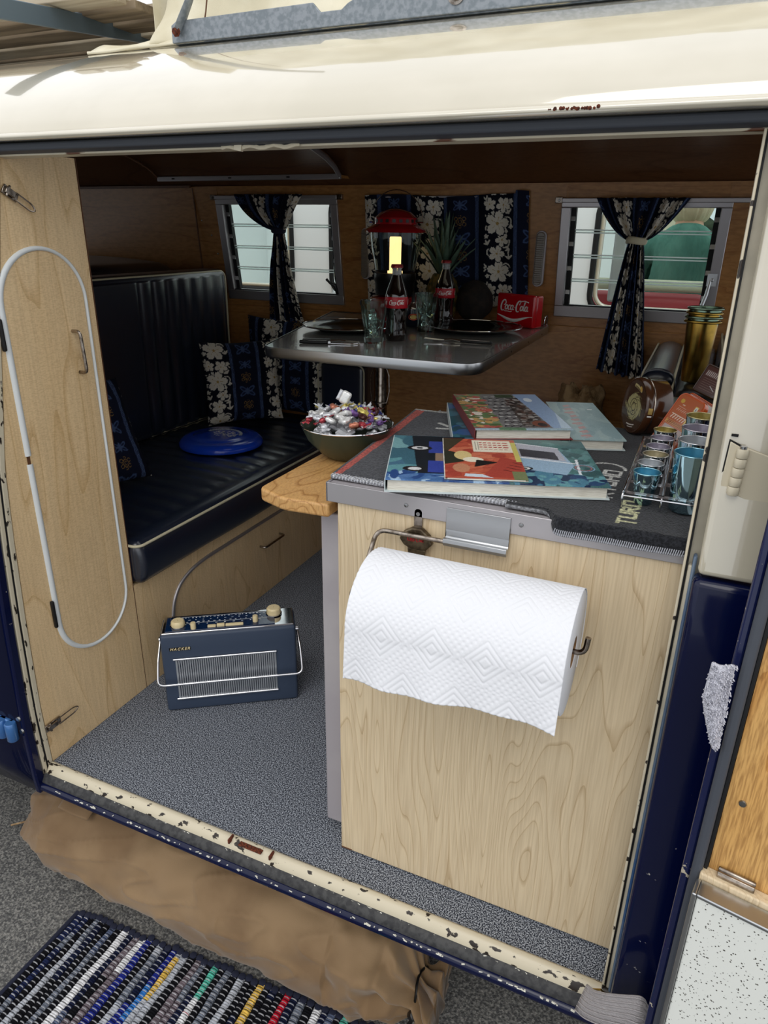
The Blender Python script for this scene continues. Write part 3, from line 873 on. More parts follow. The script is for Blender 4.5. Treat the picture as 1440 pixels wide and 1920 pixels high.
# ------------------------------------------------------------------ table
TZ = 0.80
tb = thing('dining_table', 'grey laminate table with riveted aluminium edge under the far windows', 'table', (-0.8, 1.9, 0.0))
mat('table_laminate', (128, 128, 126), rough=0.14, spec=0.6, coat=0.4, c2=(142, 142, 140), nscale=400, bump=0.05, bscale=500)
def rpoly(pts, rs, n=8):
    out = []
    m = len(pts)
    for i in range(m):
        a, b, c = Vector(pts[i - 1]), Vector(pts[i]), Vector(pts[(i + 1) % m]); r = rs[i]
        if r <= 0: out.append(tuple(b)); continue
        p0 = b + (a - b).normalized() * r; p1 = b + (c - b).normalized() * r
        for k in range(n + 1):
            t = k / n; q = p0 * (1 - t) ** 2 + b * 2 * t * (1 - t) + p1 * t * t; out.append(tuple(q))
    return out
TP = rpoly([(-1.005, 1.512), (-0.447, 1.522), (-0.452, 2.325), (-1.235, 2.325)], [.05, .06, 0.01, 0.01])
build('tabletop', MB().prism(TP, TZ - .022, TZ, 'z'), 'table_laminate', tb, bevel=0.001)
# aluminium edging
n = len(TP); vs = []; fs = []
def offs(P, d):
    out = []
    for i in range(len(P)):
        a, b, c = Vector(P[i - 1]), Vector(P[i]), Vector(P[(i + 1) % len(P)])
        t = ((b - a).normalized() + (c - b).normalized()).normalized(); nn = Vector((t[1], -t[0])); out.append(tuple(b + nn * d))
    return out
pr_ = [(0.0, .0012), (0.0022, .0008), (0.0035, -.003), (.0028, -.012), (.0035, -.021), (.0012, -.0245), (0, -.024)]
OF = [offs(TP, d) for d, _ in pr_]
mid_cross = [(x, y) for x, y in OF[2]]
for k, (d, z) in enumerate(pr_):
    for p in OF[k]: vs.append((p[0], p[1], TZ + z))
for k in range(len(pr_) - 1):
    for i in range(n): fs.append((k * n + i, k * n + (i + 1) % n, (k + 1) * n + (i + 1) % n, (k + 1) * n + i))
build('edging', MB().add(vs, fs), 'alu', tb, smooth=50, solid=0.0006)
for x in (-0.93, -0.79, -0.655, -0.53):
    build('edge_screw', MB().lathe([(.0028, 0), (.0018, .0008)], (x, 1.5175 + (x + 1.0) * .018 - .0035, TZ - .012), 8, rotm(90)), 'seal_black', tb)
for y in (1.66, 1.83, 2.02, 2.2):
    build('edge_screw', MB().lathe([(.0028, 0), (.0018, .0008)], (-0.4445, y, TZ - .012), 8, rotm(0, 90)), 'seal_black', tb)
LX, LY = -0.846, 1.90
lg = build('leg', MB().lathe([(.0165, 0.001), (.0165, .60)], (LX, LY, 0), 20), 'chrome_worn', tb, smooth=60)
build('leg_sleeve', MB().lathe([(.021, .59), (.021, .605), (.0195, .61), (.0195, .70), (.022, .70), (.022, .712), (.0195, .715), (.0195, .772), (.045, .776), (.045, .778)], (LX, LY, 0), 24), 'chrome_worn', tb, smooth=40)
cl = MB(); cl.tube([(LX - .021, LY - .012, .700), (LX - .029, LY - .014, .68), (LX - .031, LY - .014, .635), (LX - .024, LY - .016, .60), (LX, LY - .027, .598), (LX + .024, LY - .016, .60), (LX + .031, LY - .014, .635), (LX + .029, LY - .014, .68), (LX + .021, LY - .012, .70)], .0022, 8)
build('clip', cl, 'chrome_worn', tb)
wbk = MB(); wbk.box(-0.50, -0.455, 2.322, 2.342, TZ - .03, TZ + .004); wbk.tube(fillet([(-.458, 2.285, TZ + .003), (-.458, 2.285, TZ + .028), (-.458, 2.328, TZ + .034), (-.458, 2.328, TZ + .003)], .008), .003, 8)
build('wall_bracket', wbk, 'chrome', tb, bevel=0.001)

# ------------------------------------------------------------------ kitchen cabinet
kc = thing('kitchen_cabinet', 'maple laminate kitchen cabinet filling the right of the opening', 'cabinet', (-0.21, 1.1, 0))
CX0, CX1, CYF, CZ = -0.458, 0.0275, 0.871, 0.727
build('front_panel', MB().box(CX0, CX1 + .012, CYF, CYF + .014, 0.004, 0.706), 'maple', kc, bevel=0.0008)
build('carcass', MB().box(CX0 + .002, CX1 + .03, CYF + .0145, 1.36, 0.004, 0.705), 'maple', kc)
build('worktop', MB().box(CX0 - .014, CX1 + .03, CYF - .001, 1.37, 0.7065, CZ), 'alu_dull', kc, bevel=0.001)
ed = MB(); ed.box(CX0 - .017, CX1 + .012, CYF - .0045, CYF - .0012, 0.6985, CZ + .002); ed.box(CX0 - .0175, CX0 - .0142, CYF - .0045, 1.37, 0.6985, CZ + .002)
build('edge_strip', ed, 'alu_satin', kc, bevel=0.0008)
for x in (-.345, -.178, -.02):
    build('edge_screw', MB().lathe([(.0035, 0), (.0030, .0012), (.0010, .0018)], (x, CYF - .0044, .714), 10, rotm(90)), 'steel', kc)
gd = MB(); gd.box(-0.507, -0.4635, 0.905, 1.33, 0.022, 0.662)
build('side_door', gd, 'alu_dull', kc, bevel=0.003, label='grey metal side door')
build('scratch_mark', MB().box(CX0 + .001, CX0 + .022, CYF - .0006, CYF + .001, .004, .0065), 'brown_wood', kc)

# folding board
fb = thing('folding_board', 'worn oak board jutting from the left side of the cabinet', 'board', (-0.53, 0.96, 0.68))
build('plank', MB().prism(rpoly([(-.475, .873), (-.553, .868), (-.612, .892), (-.612, 1.20), (-.475, 1.20)], [0, .012, .012, .01, 0], 4), 0.668, 0.690, 'z'), 'oak_board', fb, bevel=0.004, bseg=3)
build('support', MB().box(-.55, -.478, .95, 1.12, .6635, .6675), 'brown_wood', fb, bevel=.002)

# ------------------------------------------------------------------ windows
mat('glass', (235, 245, 242), rough=0.0, trans=1.0, ior=1.02, spec=0.5)
mat('green_glass', (222, 240, 234), rough=0.02, trans=1.0, ior=1.33)
mat('clear_plastic', (225, 225, 225), rough=0.12, trans=0.75, ior=1.3)
mat('glass_edge', (240, 248, 246), rough=0.4)
_nt = MATS['glass_edge'].node_tree; _tr = _nt.nodes.new('ShaderNodeBsdfTranslucent'); _tr.inputs[0].default_value = (1, 1, 1, 1)
_mx = _nt.nodes.new('ShaderNodeMixShader'); _mx.inputs[0].default_value = .7
_nt.links.new(_nt.nodes['Principled BSDF'].outputs[0], _mx.inputs[1]); _nt.links.new(_tr.outputs[0], _mx.inputs[2]); _nt.links.new(_mx.outputs[0], _nt.nodes['Material Output'].inputs[0])
mat('red_enamel', (150, 10, 22), rough=0.14, coat=0.6)
mat('cola', (18, 8, 6), rough=0.04, coat=1.0, spec=0.6)
mat('clear_glass', (240, 248, 246), rough=0.02, trans=1.0, ior=1.3)
mat('crown_cap', (120, 14, 20), rough=0.3, metal=0.4)
mat('lamp_glow', (255, 214, 140), rough=0.5, emit=(255, 216, 146), estr=1.5)
mat('plate_enamel', (6, 16, 14), rough=0.16, spec=.3)
mat('near_black', (10, 10, 11), rough=0.35)

def at_wall(fn, d=0.0):
    """shift points by the lean of the far wall"""
    return fn
def wallbox(mb, x0, x1, z0, z1, d0, d1):
    """box hugging the leaning far wall between depths d0<d1 in front of it"""
    mb.prism([(yw(z0) - d0, z0), (yw(z0) - d1, z0), (yw(z1) - d1, z1), (yw(z1) - d0, z1)], x0, x1, 'x'); return mb
for wi, (x0, x1, z0, z1) in enumerate(WIN):
    f = MB(); t = 0.020
    wallbox(f, x0 - .012, x1 + .012, z0 - .014, z0 + t, -.02, .010); wallbox(f, x0 - .012, x1 + .012, z1 - .010, z1 + .010, -.02, .010)
    wallbox(f, x0 - .012, x0 + t * .8, z0 + t, z1 - .010, -.02, .010); wallbox(f, x1 - t * .8, x1 + .012, z0 + t, z1 - .010, -.02, .010)
    wn = struct('window_%d' % (wi + 1), f, 'alu_satin', bevel=0.002)
    tag(wn, ['left louvre window with aluminium frame in the far wall', 'right louvre window with aluminium frame in the far wall'][wi], 'window', kind='structure')
    g2 = MB(); wallbox(g2, x0 + .014, x1 - .014, z0 + .018, z0 + .024, -.004, .004); wallbox(g2, x0 + .016, x0 + .03, z0 + .02, z1 - .01, -.03, -.012); wallbox(g2, x1 - .03, x1 - .016, z0 + .02, z1 - .01, -.03, -.012)
    build('rubber', g2, 'seal_black', wn)
    nsl = 4; hh = (z1 - z0 - .03) / nsl
    for k in range(nsl):
        za = z0 + .022 + hh * k; zb = za + hh + .008
        yy = yw((za + zb) / 2) + .012
        s = MB(); s.prism([(yy + .014, za), (yy + .017, za), (yy + .001, zb), (yy - .002, zb)], x0 + .018, x1 - .018, 'x')
        lo_ = build('louvre_glass', s, 'glass', wn)
        e = MB(); e.box(x0 + .018, x1 - .018, yy + .0125, yy + .0185, za - .0018, za + .0018)
        e.box(x0 + .018, x1 - .018, yy - .0035, yy + .0025, zb - .0018, zb + .0018)
        ee = build('polished_edge', e, 'glass_edge', None); ee.parent = lo_
        for xx in (x0 + .018, x1 - .026):
            c = MB(); c.obox((xx + .004, yy + .002, (za + zb) / 2), (.014, .008, .016), rotm(-12)); build('slat_clip', c, 'alu', wn, bevel=.001)
    # crank handle at the lower right
    ck = MB(); cx = x1 - .008; cz = z0 + .115 if wi else z0 + .03
    cyy = yw(cz) - .012
    if wi:
        ck.obox((cx, cyy, cz), (.026, .010, .034)); ck.lathe([(.005, 0), (.005, .004), (.002, .005)], (cx, cyy - .005, cz), 10, rotm(90))
        ck.tube(fillet([(cx - .006, cyy - .004, cz + .01), (cx - .010, cyy - .014, cz - .03), (cx - .018, cyy - .018, cz - .075), (cx - .028, cyy - .022, cz - .10)], .02), [.004] * 3 + [.0045] * 20, 8) if False else ck.tube([(cx - .004, cyy - .006, cz), (cx - .008, cyy - .014, cz - .04), (cx - .016, cyy - .018, cz - .075), (cx - .030, cyy - .022, cz - .098)], [.004, .0055, .0055, .008], 8)
    else:
        ck.tube([(cx - .004, cyy + .004, cz - .006), (cx - .010, cyy - .006, cz + .025), (cx - .026, cyy - .012, cz + .032), (cx - .040, cyy - .014, cz + .046)], [.006, .007, .004, .005], 8)
    build('crank', ck, 'alu' if wi else 'near_black', wn, bevel=0)

def rail_track(x0, x1, z, label):
    r = thing('curtain_rail', label, 'curtain rail', ((x0 + x1) / 2, yw(z) - .012, z), group='curtain rails')
    m = MB(); m.box(x0 + .02, x1 - .02, yw(z) - .020, yw(z) - .012, z - .0065, z + .0065)
    build('track', m, 'alu_satin', r, bevel=.002)
    for x in (x0 + .012, x1 - .012):
        build('end_bracket', MB().box(x - .012, x + .010, yw(z) - .018, yw(z) - .001, z - .008, z + .009), 'chrome_worn', r, bevel=.0015)
        build('screw', MB().lathe([(.004, 0), (.003, .002)], (x, yw(z) - .018, z), 8, rotm(90)), 'steel', r)
rail_track(-1.715, -1.175, 1.178, 'short aluminium curtain rail above the left window')
rail_track(-0.462, 0.092, 1.167, 'short aluminium curtain rail above the right window')

def tied_curtain(xs_top, ztop, xt, zt, wt, xs_bot, zbot, label, u0, y0, seed, dz_bot=0.0, fabw=0.46):
    r = thing('tied_curtain', label, 'curtain', ((xs_top[0] + xs_top[1]) / 2, y0, ztop), group='floral curtains')
    mb = MB(); cols = []; nu, nv = 170, 300
    Lg = ztop - zbot
    def fn(u, v):
        z = ztop - v * Lg - (dz_bot * u * v)
        if z > zt:
            s = (ztop - z) / (ztop - zt); k = (1 - s) ; k = (k ** 0.62) * (1.0 - .0) if k > 0 else 0
            k = k
            x0 = xt - wt / 2 + (xs_top[0] - xt + wt / 2) * k; x1 = xt + wt / 2 + (xs_top[1] - xt - wt / 2) * k
            amp = lerp(.011, .012, s); lift = .02 * math.sin(PI * s)
        else:
            s = min(1, (zt - z) / (zt - zbot)); k = s ** 0.85
            x0 = lerp(xt - wt / 2, xs_bot[0], k); x1 = lerp(xt + wt / 2, xs_bot[1], k)
            amp = lerp(.012, .016, s); lift = .01 * math.sin(PI * s)
        fold = math.sin(u * 2 * PI * 6.5 + .8 * math.sin(v * 5 + seed)) + .35 * math.sin(u * 2 * PI * 13 + seed + v * 3)
        x = lerp(x0, x1, u) + .002 * math.sin(u * 40 + seed)
        y = y0 - lift - amp * fold * .8
        if z < zt - .02: z += .006 * math.sin(u * 2 * PI * 6.5) * ((zt - z) / (zt - zbot))
        cols.append(fab(u0 + u * fabw, -v * (Lg + .05)))
        return (x, y, z)
    mb.grid(nu, nv, fn)
    build('cloth', mb, 'cloth_print', r, smooth=180, col=cols, solid=.0012)
    tb_ = MB(); tb_.tube([(xt + (wt / 2 + .006) * math.cos(a), y0 - .004 + .020 * math.sin(a), zt + .002 * math.sin(2 * a)) for a in [2 * PI * k / 20 for k in range(20)]], .0045, 8, closed=True, flat=2.2)
    build('tieback', tb_, 'piping' if seed > 1 else 'cloth_dark', r)
    return r
mat('cloth_dark', (26, 30, 50), rough=0.9)
tied_curtain((-1.585, -1.312), 1.186, -1.408, 1.071, .034, (-1.458, -1.318), .765, 'floral curtain tied at the middle of the left window', .13, 2.262, 1, fabw=.40)
tied_curtain((-0.338, -0.084), 1.172, -0.212, 1.060, .040, (-0.280, -0.138), .685, 'floral curtain tied at the middle of the right window', .155, 2.262, 2, .02, fabw=.42)
# panel curtain behind the lantern
pc = thing('panel_curtain', 'flat floral curtain panel hanging behind the lantern and pineapple', 'curtain', (-.79, 2.29, 1.17), group='floral curtains')
mb = MB(); cols = []
def fn(u, v):
    z = lerp(1.182, .845, v); x = lerp(-1.088, -.543, u) + .02 * v * (u - .3)
    y = yw(z) - .020 - .006 * math.sin(u * 2 * PI * 5.5 + v) - .004 * math.sin(u * 23)
    z += .004 * math.sin(u * 9) + (.010 if u > .93 else 0) * (1 - v)
    cols.append(fab(.03 + u * .545 + .02, .27 - v * .34 - .01)); return (x, y, z)
mb.grid(380, 250, fn)
build('cloth', mb, 'cloth_print', pc, smooth=180, col=cols, solid=.0012)
build('rod', MB().tube([(-1.09, 2.296, 1.178), (-.54, 2.296, 1.178)], .003, 8), 'alu_dull', pc)

mat('lens', (150, 140, 128), rough=0.25, trans=0.4, ior=1.4)
for (x, lab) in ((-1.098, 'slim ribbed interior lamp left of the floral panel'), (-.498, 'slim ribbed interior lamp right of the floral panel')):
    r = thing('wall_lamp', lab, 'lamp', (x, 2.32, 1.0), group='ribbed wall lamps')
    m = MB(); m.prism(rrect(x - .016, x + .016, .918, 1.083, .0155, 5), yw(1.0) - .022, yw(1.0) - .004, 'y'); build('base', m, 'alu_dull', r, bevel=.002)
    m = MB(); m.prism(rrect(x - .013, x + .013, .922, 1.079, .0125, 5), yw(1.0) - .030, yw(1.0) - .0225, 'y'); l_ = build('lens', m, 'lens', r, bevel=.003)
    m = MB()
    for k in range(22): m.tube([(x - .011, yw(1.0) - .031, .932 + k * .0064), (x + .011, yw(1.0) - .031, .932 + k * .0064)], .0014, 6)
    q = build('ribs', m, 'lens', None); q.parent = l_
    for v in q.data.vertices: v.co = v.co - root_loc(l_)
# ------------------------------------------------------------------ overhead shelf
oh = thing('overhead_shelf', 'dark wooden overhead locker with metal bottom rail, top left of the far wall', 'shelf', (-1.5, 2.2, 1.24))
CP = [(2.200, 1.238), (2.165, 1.262), (2.11, 1.283), (2.03, 1.303), (1.93, 1.318)]
build('front_panel', MB().prism(CP + [(y + .012, z + .010) for y, z in reversed(CP)], -1.86, -1.140, 'x'), 'plywood_dark', oh, smooth=40)
build('floor_panel', MB().box(-1.86, -1.142, 2.205, 2.296, 1.232, 1.240), 'plywood', oh)
rl = MB(); rl.box(-1.862, -1.130, 2.188, 2.202, 1.226, 1.242)
build('bottom_rail', rl, 'alu_satin', oh, bevel=.002)
for x in (-1.79, -1.55, -1.32): build('rail_slot', MB().box(x - .006, x + .006, 2.1868, 2.1882, 1.232, 1.236), 'near_black', oh)
build('end_trim', MB().tube([(-1.134, y - .004, z - .003) for y, z in CP], .006, 8, flat=1.6), 'alu_satin', oh, smooth=80)
build('left_end_trim', MB().tube([(-1.866, y - .004, z - .003) for y, z in CP], .006, 8), 'plywood_dark', oh, smooth=80)
cvb = MB(); cvb.box(-2.9, -1.80, 2.285, 2.295, 1.210, 1.218)
build('rear_batten', cvb, 'plywood_dark', wback)

# ------------------------------------------------------------------ things on the table
T0 = TZ + .0008
def plate(x, y, r, lab):
    p = thing('dinner_plate', lab, 'plate', (x, y, T0), group='dark enamel plates')
    build('dish', MB().lathe([(.001, .0), (r * .62, .0), (r * .70, .004), (r * .97, .014), (r, .0155), (r * .97, .0165), (r * .71, .0075), (r * .62, .0035), (.001, .003)], (x, y, T0), 64, cap0=False, cap1=False), 'plate_enamel', p, smooth=60)
    build('rim', MB().tube([(x + r * math.cos(a), y + r * math.sin(a), T0 + .016) for a in [2 * PI * k / 64 for k in range(64)]], .0022, 8, closed=True), 'chrome', p)
plate(-.958, 1.905, .135, 'dark green enamel plate at the left of the table')
plate(-.622, 2.075, .140, 'dark green enamel plate at the right of the table')
def tumbler(x, y, lab):
    g = thing('fluted_glass', lab, 'glass', (x, y, T0), group='green tinted fluted glasses')
    hh = .108; P_ = [(.0245, 0), (.0255, .012), (.0245, .028), (.0275, .05), (.031, .072), (.0325, .082), (.0345, hh)]
    inn = [(.0325, hh), (.0300, .082), (.0280, .070), (.0245, .05), (.0215, .028), (.0215, .014), (.001, .011)]
    fl_ = lambda a, z: 1 + .045 * abs(math.cos(a * 5)) * (1 if .01 < z < .085 else .0)
    build('bowl', MB().lathe([(.001, .0)] + P_ + inn, (x, y, T0), 60, cap0=False, cap1=False, rfun=fl_), 'green_glass', g, smooth=50)
    ic = MB(); rd = random.Random(int(x * 1000))
    for k in range(7):
        ic.obox((x + rd.uniform(-.010, .010), y + rd.uniform(-.010, .010), T0 + .022 + k * .009), (.015, .015, .013), rotm(rd.uniform(0, 90), rd.uniform(0, 90), rd.uniform(0, 90)))
    build('ice', ic, 'clear_glass', g, kind='stuff', bevel=.001)
tumbler(-.789, 1.716, 'fluted greenish glass of ice beside the front cola bottle')
tumbler(-.750, 2.000, 'fluted greenish glass of ice beside the rear cola bottle')

def script_strokes():
    """a flowing script for the cola lettering: list of (polyline, width) in an em box"""
    S_ = []
    def el(cx, cy, rx, ry, a0, a1, w=.05, n=18): S_.append(([(cx + rx * math.cos(math.radians(a0 + (a1 - a0) * i / n)), cy + ry * math.sin(math.radians(a0 + (a1 - a0) * i / n))) for i in range(n + 1)], w))
    el(.30, .50, .26, .44, 60, 300, .075); el(.40, .70, .10, .16, 80, -120, .05)          # C
    S_.append(([(.40, .10), (.60, .02), (.95, .03), (1.2, .0), (1.35, .06)], .05))        # tail under oca
    el(.66, .36, .12, .19, 0, 360, .055)
    el(.98, .36, .12, .19, 50, 310, .055)
    el(1.26, .36, .12, .19, 0, 360, .055); S_.append(([(1.38, .55), (1.38, .24), (1.44, .17), (1.52, .22)], .055))
    S_.append(([(1.55, .38), (1.68, .38)], .05))
    el(1.98, .50, .26, .44, 60, 300, .075); S_.append(([(2.02, .62), (2.12, .92), (2.5, .98), (2.95, .88)], .055))
    el(2.32, .36, .12, .19, 0, 360, .055)
    S_.append(([(2.54, .88), (2.52, .26), (2.58, .17), (2.66, .24)], .055)); S_.append(([(2.62, .90), (2.54, .5)], .035))
    el(2.82, .36, .12, .19, 0, 360, .055); S_.append(([(2.94, .55), (2.94, .24), (3.0, .17), (3.10, .24)], .055))
    return S_
def stroke_mesh(mb, fn, scale, shear=.28, z=0.0):
    for pts, w_ in script_strokes():
        P_ = [Vector((x + shear * y, y)) for x, y in pts]; k0 = len(mb.v); vs = []
        for i, p in enumerate(P_):
            t = (P_[min(i + 1, len(P_) - 1)] - P_[max(i - 1, 0)]); t = t.normalized() if t.length else Vector((1, 0)); n_ = Vector((-t[1], t[0]))
            ww = w_ * (0.55 + .45 * abs(t[1]))
            for s in (1, -1):
                q = p + n_ * ww * s; vs.append(fn((q[0] - 1.62) * scale, (q[1] - .45) * scale))
        mb.add(vs, [(2 * i, 2 * i + 2, 2 * i + 3, 2 * i + 1) for i in range(len(P_) - 1)])
    return mb
mat('label_red', (178, 16, 34), rough=0.3)
def cola(x, y, lab):
    b = thing('cola_bottle', lab, 'bottle', (x, y, T0), group='cola bottles')
    P_ = [(.001, .001), (.024, .0), (.0275, .004), (.0280, .020), (.0262, .040), (.0258, .055), (.0285, .075), (.0300, .086), (.0300, .112), (.0275, .125), (.0215, .142), (.0155, .158), (.0125, .168)]
    fl_ = lambda a, z: 1 + (.05 * abs(math.cos(a * 5)) if z < .07 and z > .004 else 0)
    build('filled_body', MB().lathe(P_, (x, y, T0), 60, cap0=False, rfun=fl_), 'cola', b, smooth=50)
    build('neck', MB().lathe([(.0125, .168), (.0118, .182), (.0140, .184), (.0140, .188), (.0125, .190)], (x, y, T0), 32), 'clear_plastic', b, smooth=50)
    build('crown_cap', MB().lathe([(.0158, .186), (.0160, .191), (.0145, .1945), (.001, .195)], (x, y, T0), 42, rfun=lambda a, z: 1 + (.04 * math.cos(a * 21) if z < .188 else 0)), 'crown_cap', b, smooth=40)
    lb = build('label_band', MB().lathe([(.0303, .085), (.0306, .086), (.0306, .1125), (.0302, .1135)], (x, y, T0), 60, cap0=False, cap1=False), 'label_red', b, smooth=60)
    base = math.atan2(-y, -x)
    m = MB()
    for off in (0.0, 1.9, -1.9):
        stroke_mesh(m, lambda a, c, off=off: (x + .0309 * math.cos(base + off + a / .0309), y + .0309 * math.sin(base + off + a / .0309), T0 + .0995 + c), .0135)
    q = build('script_lettering', m, 'white_text', None); q.parent = lb
    for v in q.data.vertices: v.co = v.co - root_loc(lb)
cola(-.757, 1.790, 'cola bottle with red label standing between glass and plate, in front of the lantern')
cola(-.746, 2.150, 'cola bottle with red label farther back, in front of the pineapple')

# shaker can
sh = thing('drink_can', 'small navy can with silver shoulder and oval red label behind the front bottle', 'can', (-.824, 2.085, T0))
mat('can_navy', (14, 24, 44), rough=0.25, coat=.4)
build('body', MB().lathe([(.022, 0), (.0245, .003), (.0245, .048), (.0235, .052)], (-.824, 2.085, T0), 32), 'can_navy', sh, smooth=50)
build('shoulder', MB().lathe([(.0240, .052), (.0225, .060), (.010, .068), (.009, .072)], (-.824, 2.085, T0), 32), 'chrome', sh, smooth=50)
build('spout', MB().lathe([(.007, .072), (.006, .10), (.001, .104)], (-.824, 2.085, T0), 20), 'near_black', sh, smooth=50)
a0 = math.atan2(-2.085, .824)
def oval(R, rx, rz, zc):
    mb_ = MB(); vs = [(-.824 + R * math.cos(a0), 2.085 + R * math.sin(a0), T0 + zc)]
    for k in range(28):
        t = 2 * PI * k / 28; a = a0 + rx * math.cos(t) / R; vs.append((-.824 + R * math.cos(a), 2.085 + R * math.sin(a), T0 + zc + rz * math.sin(t)))
    mb_.add(vs, [(0, k + 1, (k + 1) % 28 + 1) for k in range(28)]); return mb_
mat('label_orange', (196, 74, 44), rough=.4)
build('oval_label', oval(.0249, .016, .010, .03), 'label_orange', sh); build('oval_centre', oval(.0252, .011, .006, .03), 'gold_text', sh)

# cutlery
def bar(mb, a, b, w, t, M=None):
    a = Vector(a); b = Vector(b); d = b - a; L_ = d.length; an = math.degrees(math.atan2(d[1], d[0]))
    mb.obox((a + b) / 2, (L_, w, t), rotm(0, 0, an)); return mb
for (p, q, lab) in (((-.955, 1.612), (-.835, 1.655), 'front black handled table knife left of the front bottle'), ((-.962, 1.640), (-.86, 1.678), 'black handled fork lying behind the front knife')):
    k = thing('table_knife' if 'knife l' in lab else 'table_fork', lab, 'cutlery', (p[0], p[1], T0))
    a = Vector((p[0], p[1], T0 + .0045)); b = Vector((q[0], q[1], T0 + .003)); d = (b - a).normalized(); s = Vector((-d[1], d[0], 0))
    build('handle', bar(MB(), a, a + d * .075, .013, .008), 'near_black', k, bevel=.003)
    if 'knife l' in lab:
        build('ferrule', bar(MB(), a + d * .0755, a + d * .083, .012, .006), 'chrome', k, bevel=.001)
        bl_ = MB(); pts_ = [(0, -.006), (.03, -.008), (.055, -.006), (.070, .003), (.05, .006), (0, .006)]
        bl_.prism([(a[0] + d[0] * (.083 + u) + s[0] * v, a[1] + d[1] * (.083 + u) + s[1] * v) for u, v in pts_], T0 + .001, T0 + .0025, 'z')
        build('blade', bl_, 'chrome', k)
    else:
        fk_ = MB(); fk_.tube([a + d * .0755, a + d * .10 + Vector((0, 0, .002)), a + d * .115], [.003, .002, .003], 8)
        build('shank', fk_, 'chrome', k)
        for j in (-1, 0, 1): build('tine', MB().tube([a + d * .115 + s * .003 * j, a + d * .125 + s * .005 * j, a + d * .15 + s * .005 * j + Vector((0, 0, -.001))], .0012, 6), 'chrome', k)
k = thing('table_fork', 'fork with grey handle lying in front of the right plate', 'cutlery', (-.6, 1.84, T0))
a = Vector((-.500, 1.836, T0 + .0045)); d = Vector((-1, -.08, 0)).normalized(); s = Vector((-d[1], d[0], 0))
build('handle', bar(MB(), a, a + d * .085, .014, .007), 'near_black', k, bevel=.003); build('inlay', bar(MB(), a + d * .006 + Vector((0, 0, .0038)), a + d * .08 + Vector((0, 0, .0038)), .007, .0008), 'chrome_worn', k)
build('shank', MB().tube([a + d * .0855, a + d * .11 + Vector((0, 0, .003)), a + d * .13], [.0035, .002, .003], 8), 'chrome', k)
for j in (-1.5, -.5, .5, 1.5): build('tine', MB().tube([a + d * .13 + s * .002 * j, a + d * .145 + s * .0045 * j, a + d * .185 + s * .0045 * j + Vector((0, 0, .002))], .0011, 6), 'chrome', k)

# lantern
LX2, LY2 = -.925, 2.17
ln = thing('camping_lantern', 'red camping lantern with glass globe and lit yellow tube', 'lantern', (LX2, LY2, T0))
c = (LX2, LY2, T0)
build('fuel_tank', MB().lathe([(.060, 0), (.075, .004), (.084, .02), (.086, .05), (.082, .068), (.068, .078), (.04, .083)], c, 48), 'red_enamel', ln, smooth=50)
build('collar', MB().lathe([(.045, .083), (.062, .085), (.063, .12), (.067, .128), (.067, .150), (.060, .152)], c, 48), 'near_black', ln, smooth=50)
build('knob', MB().lathe([(.004, 0), (.004, .02), (.011, .021), (.011, .032)], (LX2 - .058, LY2 - .066, T0 + .062), 16, rotm(90, 0, -25)), 'chrome', ln, smooth=40)
build('globe', MB().lathe([(.060, .152), (.064, .158), (.070, .19), (.078, .23), (.081, .262), (.080, .274), (.078, .274), (.079, .262), (.076, .23), (.068, .19), (.062, .160)], c, 56, cap0=False, cap1=False), 'clear_glass', ln, smooth=60)
lt_ = build('light_tube', MB().lathe([(.0165, .153), (.0185, .156), (.0185, .255), (.0165, .258)], c, 28), 'lamp_glow', ln, smooth=50)
build('tube_cap', MB().lathe([(.0195, .2585), (.0195, .272), (.001, .274)], c, 24), 'near_black', ln, smooth=50)
build('hood', MB().lathe([(.094, .270), (.097, .274), (.094, .279), (.078, .288), (.068, .294), (.067, .312), (.062, .316), (.048, .328), (.022, .337), (.001, .339)], c, 56, cap0=True), 'red_enamel', ln, smooth=40)
hv = MB()
for kk in range(20):
    a = 2 * PI * kk / 20; hv.obox((LX2 + .0675 * math.cos(a), LY2 + .0675 * math.sin(a), T0 + .303), (.0012, .010, .009), rotm(0, 0, math.degrees(a)))
build('vent_slots', hv, 'near_black', ln)
build('bail', MB().tube([(LX2 + .090 * math.cos(a), LY2, T0 + .300 + .092 * math.sin(a)) for a in [PI * k / 24 for k in range(25)]], .0014, 6), 'chrome_worn', ln)
for sgn in (-1, 1): build('bail_lug', MB().tube([(LX2 + sgn * .066, LY2, T0 + .30), (LX2 + sgn * .091, LY2, T0 + .300)], .0025, 6), 'chrome', ln)

# pineapple
PXc, PYc = -.785, 2.235
pn = thing('pineapple', 'ripe pineapple with spiky green crown between lantern and floral curtain', 'pineapple', (PXc, PYc, T0))
mat('pine_skin', (104, 82, 30), rough=0.6, c2=(38, 44, 22), nscale=60)
mat('pine_leaf', (62, 84, 68), rough=0.5, c2=(96, 118, 98), nscale=8)
mb = MB()
def pine(u, v):
    a = 2 * PI * u; t = v; z = .150 * t; r = .052 * (math.sin(PI * (0.10 + .80 * t)) ** 0.55)
    k = 11; dv = 9
    b = abs(math.sin(a * k / 2 + t * dv * 1.2)) * abs(math.sin(-a * k / 2 + t * dv * 1.2 + .6))
    r *= 1 + .10 * b
    return (PXc + r * math.cos(a), PYc + r * math.sin(a), T0 + z)
mb.grid(110, 60, pine, cu=True); k0 = len(mb.v)
mb.f.append(tuple(range(110))); mb.f.append(tuple(range(59 * 110, 60 * 110)))
build('fruit', mb, 'pine_skin', pn, smooth=60)
rd = random.Random(5)
